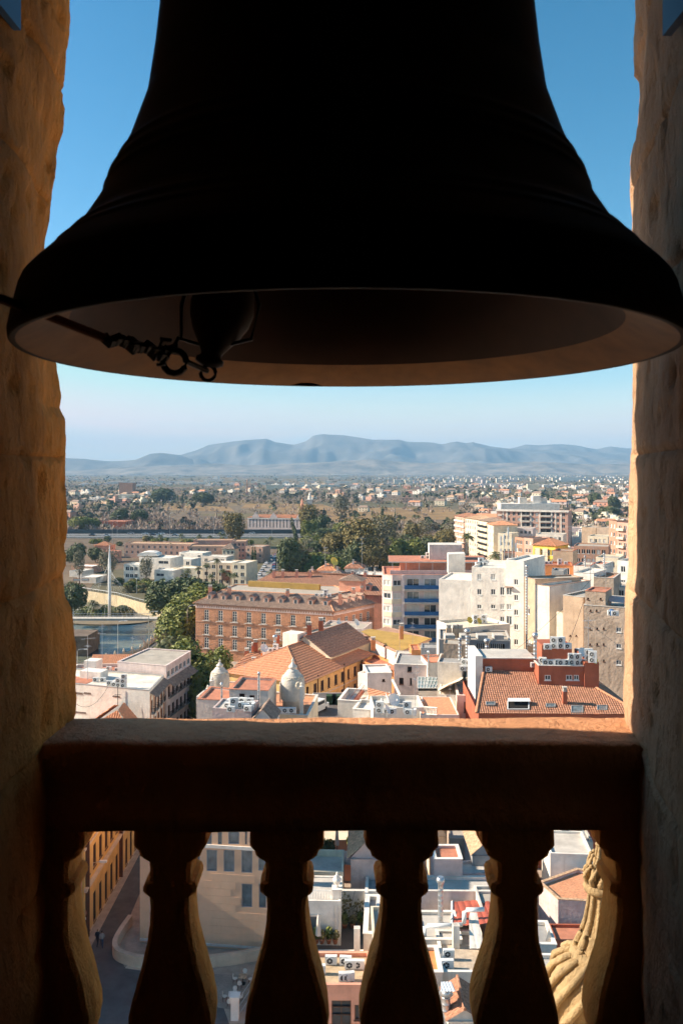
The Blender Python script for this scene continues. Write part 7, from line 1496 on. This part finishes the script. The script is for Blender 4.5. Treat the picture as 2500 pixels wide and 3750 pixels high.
# park trees
park = [(1060, 1960, 2125, 90, CRD[0], 'dense dark tree at the head of the avenue'), (1088, 2010, 2122, 110, CRO[0], 'olive-brown tree just right of the avenue'), (1190, 2018, 2118, 190, CRF[0], 'wide round green tree behind the park roofs'), (1130, 2030, 2120, 120, CRF[1], 'lower skirt of green foliage left of the wide round tree'), (1225, 1955, 2080, 110, CRO[1], 'tall brownish olive tree above the wide round tree'), (1320, 1905, 2090, 150, CRO[0], 'tallest tawny tree in the middle of the park'), (1390, 1900, 2075, 130, CRG[0], 'grey-green open tree right of the tawny one'), (1300, 1975, 2098, 90, CRD[1], 'dark green tree below the tawny one'), (1365, 2000, 2100, 110, CRO[1], 'yellowing tree beside the blue-balconied block'), (1430, 1990, 2095, 100, CRF[2], 'bright green tree left of the blue-balconied block'), (1500, 1968, 2085, 120, CRF[1], 'yellow-green tree above the red penthouse roof'), (1560, 1960, 2070, 90, CRD[0], 'dark tree right end of the park'), (1620, 1955, 2060, 80, CRO[0], 'olive tree beside the street of flats'), (855, 1880, 2005, 76, CRO[1], 'tall isolated tree before the motorway'), (1130, 1850, 1962, 84, CRO[0], 'golden-green tree covering the institute turret'), (1178, 1880, 1975, 70, CRD[1], 'dark tree right of the institute'), (1250, 1815, 1925, 84, CRG[0], 'tall grey eucalyptus on the edge of the reed field'), (396, 2020, 2130, 100, CRG[1], 'feathery grey tree behind the bridge mast'), (536, 2045, 2140, 66, CRG[0], 'slender grey tree in front of the modern villa'), (292, 2020, 2140, 60, CRG[1], 'thin pine-like tree near the riverside hall'), (310, 1888, 1945, 120, CRF[2], 'broad green trees beside the motorway reeds'), (440, 1857, 1925, 70, CRD[1], 'dark pine clump left of the farmhouse'), (510, 1862, 1925, 66, CRD[0], 'dark pine behind the farmhouse'), (745, 1798, 1850, 80, CRD[0], 'round dark trees far out near the factory chimney'), (596, 1785, 1840, 90, CRD[1], 'dark tree group far out on the plain'), (280, 1985, 2070, 76, CRD[1], 'dark palms and shrubs at the left jamb'), (350, 2000, 2060, 50, CRD[0], 'small dark tree by the coral house'), (2176, 1800, 1860, 46, CRD[0], 'round pine near the right jamb'), (2246, 1812, 1870, 50, CRD[1], 'second round pine touching the right jamb'), (2230, 1850, 1900, 70, CRD[0], 'dark tree group below the round pines')]
for i, (px, yt, yb, w, cm, lab) in enumerate(park): treepx('park_tree' if 1000 < px < 1700 else 'tree', lab, px, yt, yb, w, cm, 11.5, 5.0, TR[i % 2])
for i, (px, yt, yb, w) in enumerate(((1150, 1975, 2100, 120), (1185, 1985, 2095, 100), (1120, 2000, 2105, 90), (1440, 1930, 2080, 120), (1480, 1925, 2070, 120), (1520, 1935, 2070, 100), (1410, 1950, 2080, 110), (1550, 1930, 2050, 90), (1380, 1955, 2085, 90), (1460, 1965, 2075, 110), (1590, 1945, 2050, 80))): treepx('bare_tree', 'leafless grey-brown tree among the park evergreens', px, yt, yb, w, BRM[i % 3], 10.5, 4.2, TRB, group='leafless trees in the park')
for i in range(24):
    px = rs.uniform(1100, 1640); yb = rs.uniform(1985, 2098); treepx('bare_tree', 'leafless grey-brown tree among the park evergreens', px, yb-rs.uniform(60, 100), yb, rs.uniform(70, 110), BRM[i % 3], 10.5, 4.2, TRB, group='leafless trees in the park')
for i, (px, yt, yb, w) in enumerate(((540, 2295, 2420, 110), (590, 2290, 2410, 120), (630, 2300, 2405, 100), (520, 2320, 2425, 80))): treepx('bare_tree', 'pinkish leafless tree on the quay beside the river', px, yt, yb, w, BRM[i % 3], 10.5, 4.2, TRB, group='pinkish leafless trees on the quay')
for i in range(44):
    px = rs.uniform(1035, 1680); yb = rs.uniform(1975, 2100)
    if px < 1120 and yb < 1990: continue
    k = rs.random(); cm = rs.choice(CRO) if k < .4 else rs.choice(CRD) if k < .6 else rs.choice(CRG) if k < .85 else rs.choice(CRF); h = rs.uniform(60, 100)
    treepx('park_tree', '%s tree in the mass of park foliage' % ('olive-brown' if k < .4 else 'dark evergreen' if k < .6 else 'grey-green' if k < .85 else 'bright green'), px, yb-h, yb, rs.uniform(60, 105), cm, 11.5, 5.0, TR[i % 2], group='%s park trees' % ('olive-brown' if k < .4 else 'dark evergreen' if k < .6 else 'grey-green' if k < .85 else 'bright green'))
# reeds and poplars along the motorway
for i in range(46):
    px = 262+i*12.5+rs.uniform(-5, 5); treepx('bare_poplar', 'slim leafless poplar in the belt behind the motorway', px, rs.uniform(1868, 1895), rs.uniform(1936, 1946), rs.uniform(30, 46), BRM[i % 3], 10.5, 4.2, TRB, group='leafless poplars behind the motorway')
# palms
def palm(px, yt, yb, lab, group, wpx=None, Z=0, fan=False):
    p = PZ(px, yb, Z); H_ = (yb-yt)/FPX*p.y; o = thing('palm_tree', lab, 'palm', p, rs.uniform(0, 6), group); s = (wpx/FPX*p.y/5.2) if wpx else 1.0; link('crown', PLF if fan else PLM[rs.randrange(2)], o, (0, 0, max(1, H_-1.2*s)), 0, s*(1.5 if fan else 1)); link('trunk', ptm, o, None, 0, (1, 1, max(1, H_-1.0*s)/6))
for i, (px, yt, yb) in enumerate(((688, 2082, 2150), (728, 2072, 2158), (757, 2062, 2160), (795, 2045, 2150), (775, 2100, 2165), (815, 2082, 2165), (840, 2095, 2160), (858, 2098, 2170))): palm(px, yt, yb, 'palm in the row before the beige mansion', 'palms before the beige mansion', 34)
palm(998, 2085, 2150, 'spreading date palm at the foot of the avenue', None, 62); palm(342, 2198, 2245, 'palm on the reed island beside the bridge mast', None, 56, -3); palm(590, 2345, 2420, 'feathery palm on the quay under the bare trees', None, 84); palm(620, 2330, 2420, 'second feathery palm nearer the ficus', None, 76); palm(680, 2315, 2400, 'grey palm beside the curved street lamp', None, 70)
palm(622, 1988, 2040, 'palm before the long terracotta building left', None, 30); palm(762, 1992, 2045, 'palm before the terracotta wing', None, 30); palm(1712, 1950, 2055, 'tall full palm at the street of flats', None, 56, fan=True); palm(1814, 2020, 2110, 'date palm behind the white apartments', None, 66)
for i in range(26): px = rs.uniform(1240, 1660); yb = rs.uniform(1935, 1990); palm(px, yb-rs.uniform(34, 60), yb, 'slim palm rising among the park trees', 'slim palms in the park', 22)
for i in range(10): px = rs.uniform(560, 1000); yb = rs.uniform(1985, 2010); palm(px, yb-rs.uniform(22, 40), yb, 'low palm along the near motorway edge', 'palms along the motorway', 26)
for i, (px, yt, yb) in enumerate(((668, 1803, 1848), (652, 1810, 1842), (718, 1810, 1846), (1398, 1852, 1900), (1362, 1865, 1895), (1402, 1855, 1888), (2005, 1800, 1850), (1080, 1935, 2010), (925, 2000, 2060), (934, 2000, 2062), (1446, 1868, 1900), (560, 1775, 1800), (430, 1780, 1810), (1700, 1790, 1830))): p = PZ(px, yb, 0); tree('cypress_tree', 'dark pointed cypress standing alone on the plain', p, CYP, TRC, (yb-yt)/FPX*p.y/11.2, 'cypresses on the plain')
p = PZ(1088, 1985, 0); o = tree('cypress_tree', 'leaning dark cypress beside the avenue', p, CYP, TRC, 1.6, None); o.rotation_euler = (0, R(-14), 0)
# shrubs on island, gardens and promenade
SHR = [leafcloud('foliage', 420, [(0, 0, .8, 1.3, 1.3, .9), (.8, .3, .6, .8, .8, .6)], .32, m_, 80+i) for i, m_ in enumerate((GREEN2, GREEN3, GREEN1))]
for i in range(60):
    if i < 22: px, py, Z, lab, g = rs.uniform(290, 470), rs.uniform(2238, 2262), -4.4, 'dark reed bush on the river island', 'bushes on the river island'
    elif i < 40: px, py, Z, lab, g = rs.uniform(420, 580), rs.uniform(2136, 2172), 0, 'low garden bush on the far promenade', 'bushes on the far promenade'
    else: px, py, Z, lab, g = rs.uniform(270, 940), rs.uniform(1978, 2000), 0, 'low bush along the near side of the motorway', 'bushes before the motorway'
    p = PZ(px, py, Z); tag(link('bush', SHR[rs.randrange(3)], None, p, rs.uniform(0, 6), rs.uniform(1.0, 1.8)*(1.3 if i > 39 else 1)), lab, 'bush', g)
m = MB()
for k in range(20): a_ = 2*math.pi*k/20; m.v.append((-84+16*math.cos(a_), 303+9*math.sin(a_), -4.2))
m.face(range(20)); tag(m.build('river_island', mat('river mud', (.22, .17, .11))), kind='structure')
# ------------------------------------------------------------------ the plain: reed fields, orchards, woods and far villages
m = MB(); REED = mat('dry reed field', (.26, .155, .06), scale=.02, var=.35, fine=.2, bscale=.3)
for i, pts in enumerate(([(1010, 1925), (1700, 1900), (1640, 1858), (1000, 1862)], [(600, 1868), (860, 1872), (840, 1856), (610, 1850)], [(880, 1862), (1240, 1866), (1180, 1846), (900, 1846)])):
    m = MB(); m.poly([PZ(x, y, .06+.02*i) for x, y in pts]); tag(m.build('reed_field', REED), kind='structure')
def scatter(n, y0, y1, pw, seed, shape, mats, name, label, xspan=(-400, 2900), avoid=None):
    r_ = random.Random(seed); m = MB()
    for i in range(n):
        t = r_.random(); Y = (y0**(1-pw)+t*(y1**(1-pw)-y0**(1-pw)))**(1/(1-pw)); px = r_.uniform(*xspan)
        X = (px-CX)/FPX*Y
        if noise.noise((X*.004, Y*.0022, seed)) < (-.05 if r_.random() < .8 else -9): continue
        py = HY+CH/Y*FPX
        if Y < 780 and 880 < px < 1145: continue
        if 1846 < py < 1925 and 600 < px < 1680 and r_.random() < .82: continue
        shape(m, X, Y, r_)
    o = m.build(name, mats); return tag(o, label, 'woodland', kind='stuff')
def puff(m, X, Y, r_, h=(5, 11), mi=0, nq=13, asp=.62):
    H_ = r_.uniform(*h); R_ = H_*asp*r_.uniform(.7, 1.3)
    for k in range(nq):
        d = Vector((r_.gauss(0, 1), r_.gauss(0, 1), r_.gauss(0, 1))).normalized(); c_ = Vector((X+d.x*R_*.7, Y+d.y*R_*.7, H_*.52+d.z*H_*.4)); nrm = (d+Vector((r_.gauss(0, .4), r_.gauss(0, .4), r_.gauss(.2, .4)))).normalized(); a_ = nrm.cross(Vector((.3, .2, 1))).normalized()*R_*.42; b_ = nrm.cross(a_)
        m.quad(c_-a_, c_-b_*.9, c_+a_*1.1, c_+b_, mi)
def twig(m, X, Y, r_):
    H_ = r_.uniform(3.5, 8); R_ = H_*r_.uniform(.4, .65)
    for k in range(18):
        d = Vector((r_.gauss(0, 1), r_.gauss(0, 1), abs(r_.gauss(0, 1)))).normalized(); rr = r_.uniform(.35, 1); c_ = Vector((X+d.x*R_*rr, Y+d.y*R_*rr, H_*(.25+.7*d.z*rr))); up = (d+Vector((0, 0, .6))).normalized(); w = up.cross(Vector((r_.gauss(0, 1), r_.gauss(0, 1), .1))).normalized()*R_*.09; u_ = up*R_*.34
        m.quad(c_-u_-w, c_-u_+w, c_+u_+w, c_+u_-w)
TWIGF = mat('far bare orchard', (.36, .26, .205), var=.3, scale=.02, col2=(.50, .39, .31)); GREENF = mat('far evergreen', (.06, .075, .035), var=.4, scale=.02, col2=(.13, .135, .065))
scatter(9500, 660, 3600, 1.9, 101, twig, TWIGF, 'bare_orchards', 'brown leafless orchards and thickets spread over the plain')
scatter(3000, 700, 7500, 1.45, 102, lambda m, X, Y, r_: puff(m, X, Y, r_, (4, 10)), GREENF, 'far_woodland', 'dark evergreen groves dotted over the hazy plain')
scatter(3500, 660, 3000, 1.8, 103, lambda m, X, Y, r_: puff(m, X, Y, r_, (2.5, 6), asp=.8), mat('far olive scrub', (.15, .12, .065), var=.4, scale=.03, col2=(.24, .19, .10)), 'far_scrub', 'olive brown scrub between the fields of the plain')
# houses of the plain: the nearest as things, the far white town as one mass
HV = []
for k, (w_, rf, fl) in enumerate(((WHITE, TILEP, 0), (CREAM, TILEB, 0), (PINKW, TILEO, 0), (WARMW, TILEP, 0), (CORAL, TILEB, 0), (WHITE, GRAVEL, 1), (CREAM, WARMW, 1), (BRICK3, TILEB, 1), (WHITE2, WHITE, 1))):
    m = MB(); a_, b_, h_ = 5+k % 3*2, 4.5, (4.5, 6.5, 5.5)[k % 3]
    m.box(-a_, -b_, 0, a_, b_, h_)
    if not fl:
        rz_ = h_+2.2; m.quad((-a_-.4, -b_-.4, h_), (a_+.4, -b_-.4, h_), (a_-2, 0, rz_), (-a_+2, 0, rz_), 1); m.quad((a_+.4, b_+.4, h_), (-a_-.4, b_+.4, h_), (-a_+2, 0, rz_), (a_-2, 0, rz_), 1); m.poly([(a_+.4, -b_-.4, h_), (a_+.4, b_+.4, h_), (a_-2, 0, rz_)], 1); m.poly([(-a_-.4, b_+.4, h_), (-a_-.4, -b_-.4, h_), (-a_+2, 0, rz_)], 1)
    else: m.quad((-a_+.3, -b_+.3, h_+.01), (a_-.3, -b_+.3, h_+.01), (a_-.3, b_-.3, h_+.01), (-a_+.3, b_-.3, h_+.01), 1); m.box(-2, -1, h_+.02, 2, 3, h_+2.4)
    for x in (-a_*.6, 0, a_*.6):
        for z in ((1.0, 3.8) if h_ > 5 else (1.2,)): m.box(x-.5, -b_-.06, z, x+.5, -b_-.005, z+1.4, 2)
    HV.append(m.mesh('farmhouse', [w_, rf, GLASS]))
r_ = random.Random(77); made = 0
VN = ['white tiled', 'cream tiled', 'pinkish tiled', 'pale tiled', 'coral tiled', 'white flat-roofed', 'cream flat-roofed', 'brick flat-roofed', 'grey-white flat-roofed']
while made < 270:
    t = r_.random(); pw = 1.5; Y = (720**(1-pw)+t*(2700**(1-pw)-720**(1-pw)))**(1/(1-pw)); px = r_.uniform(230, 2330); py = HY+CH/Y*FPX; X = (px-CX)/FPX*Y
    if 1846 < py < 1930 and 560 < px < 1720 and r_.random() < .9: continue
    if py > 1900 and px < 1720: continue
    if noise.noise((X*.003, Y*.002, 9.5)) < -.12 and px < 1300: continue
    k = r_.randrange(9); o = link('farmhouse', HV[k], None, (X, Y, 0), r_.uniform(-.9, -.1), r_.uniform(.8, 1.35)); tag(o, '%s house scattered among trees on the plain' % VN[k], 'house', '%s houses on the plain' % VN[k]); made += 1
m = MB(); r_ = random.Random(91)
for i in range(1700):
    pw = 1.3; t = r_.random(); Y = (2300**(1-pw)+t*(7600**(1-pw)-2300**(1-pw)))**(1/(1-pw)); px = r_.uniform(-300, 2800); X = (px-CX)/FPX*Y
    dn = noise.noise((X*.0016, Y*.0011, 4.4)) + (.25 if 1200 < px < 2300 else 0)
    if dn < .08 and r_.random() < .85: continue
    big = r_.random() < .10; a_ = r_.uniform(15, 45) if big else r_.uniform(5, 11); h_ = r_.uniform(5, 9) if big else r_.uniform(4, 16 if 1300 < px < 2100 and 2800 < Y < 4500 else 8); m.box(X-a_, Y-8, -.5, X+a_, Y+8, h_, r_.choice((0, 0, 1, 2, 3)))
tag(m.build('far_town', [WARMW, CREAM, PINKW, TAN]), 'pale far town and white sheds spread below the mountains', 'town', kind='stuff')
for i, (px, yb, w, h_, Y, lab, w_) in enumerate(((2090, 1760, 78, 16, 3800, 'large white warehouse out on the plain at right', WHITE), (790, 1752, 20, 20, 4000, 'white block tower far out above the chimney', WHITE), (1005, 1800, 60, 12, 2100, 'cream industrial building far out behind the chimney', CREAM), (462, 1817, 50, 24, 1650, 'brown brick slab out on the plain at left', BRICK2), (470, 1830, 72, 8, 1400, 'long shed with pale roof before the brown slab', CREAM), (330, 1845, 60, 6, 1250, 'grey shed roofs near the left jamb', GREYL), (1950, 1800, 40, 16, 2000, 'cream flats far out behind the brick slab', CREAM), (420, 1945, 90, 7, 700, 'long red-roofed hall among the bare poplars', TERRA))):
    a_ = P(px-w/2, HY+1, Y); b_ = P(px+w/2, HY+1, Y); b = Bld('plain_building', lab, 'building', [(a_.x, Y), (b_.x, Y-4), (b_.x+2, Y+18), (a_.x+2, Y+20)], h_, w_); b.walls({'long red-roofed hall among the bare poplars': REDP}.get(lab, WARMW), .3, .3)

# ------------------------------------------------------------------ labels: members of a row are told apart by their order from the left
ONES = 'first second third fourth fifth sixth seventh eighth ninth tenth eleventh twelfth thirteenth fourteenth fifteenth sixteenth seventeenth eighteenth nineteenth'.split()
def nth(i):
    if i < 19: return ONES[i]
    n_ = i+1; t_ = ('twenty', 'thirty', 'forty', 'fifty')[n_//10-2]
    return t_[:-1]+'ieth' if n_ % 10 == 0 else t_+'-'+ONES[n_ % 10-1]
bylab = {}
for o in COL.objects:
    if o.parent is None and o.get('label') and o.get('group'): bylab.setdefault((o['group'], o['label']), []).append(o)
for (g_, l_), os_ in bylab.items():
    if 1 < len(os_) <= 59 and len(l_.split()) <= 12:
        for i, o in enumerate(sorted(os_, key=lambda q: q.location.x/max(1, q.location.y))): o['label'] = '%s, %s from left' % (l_, nth(i))
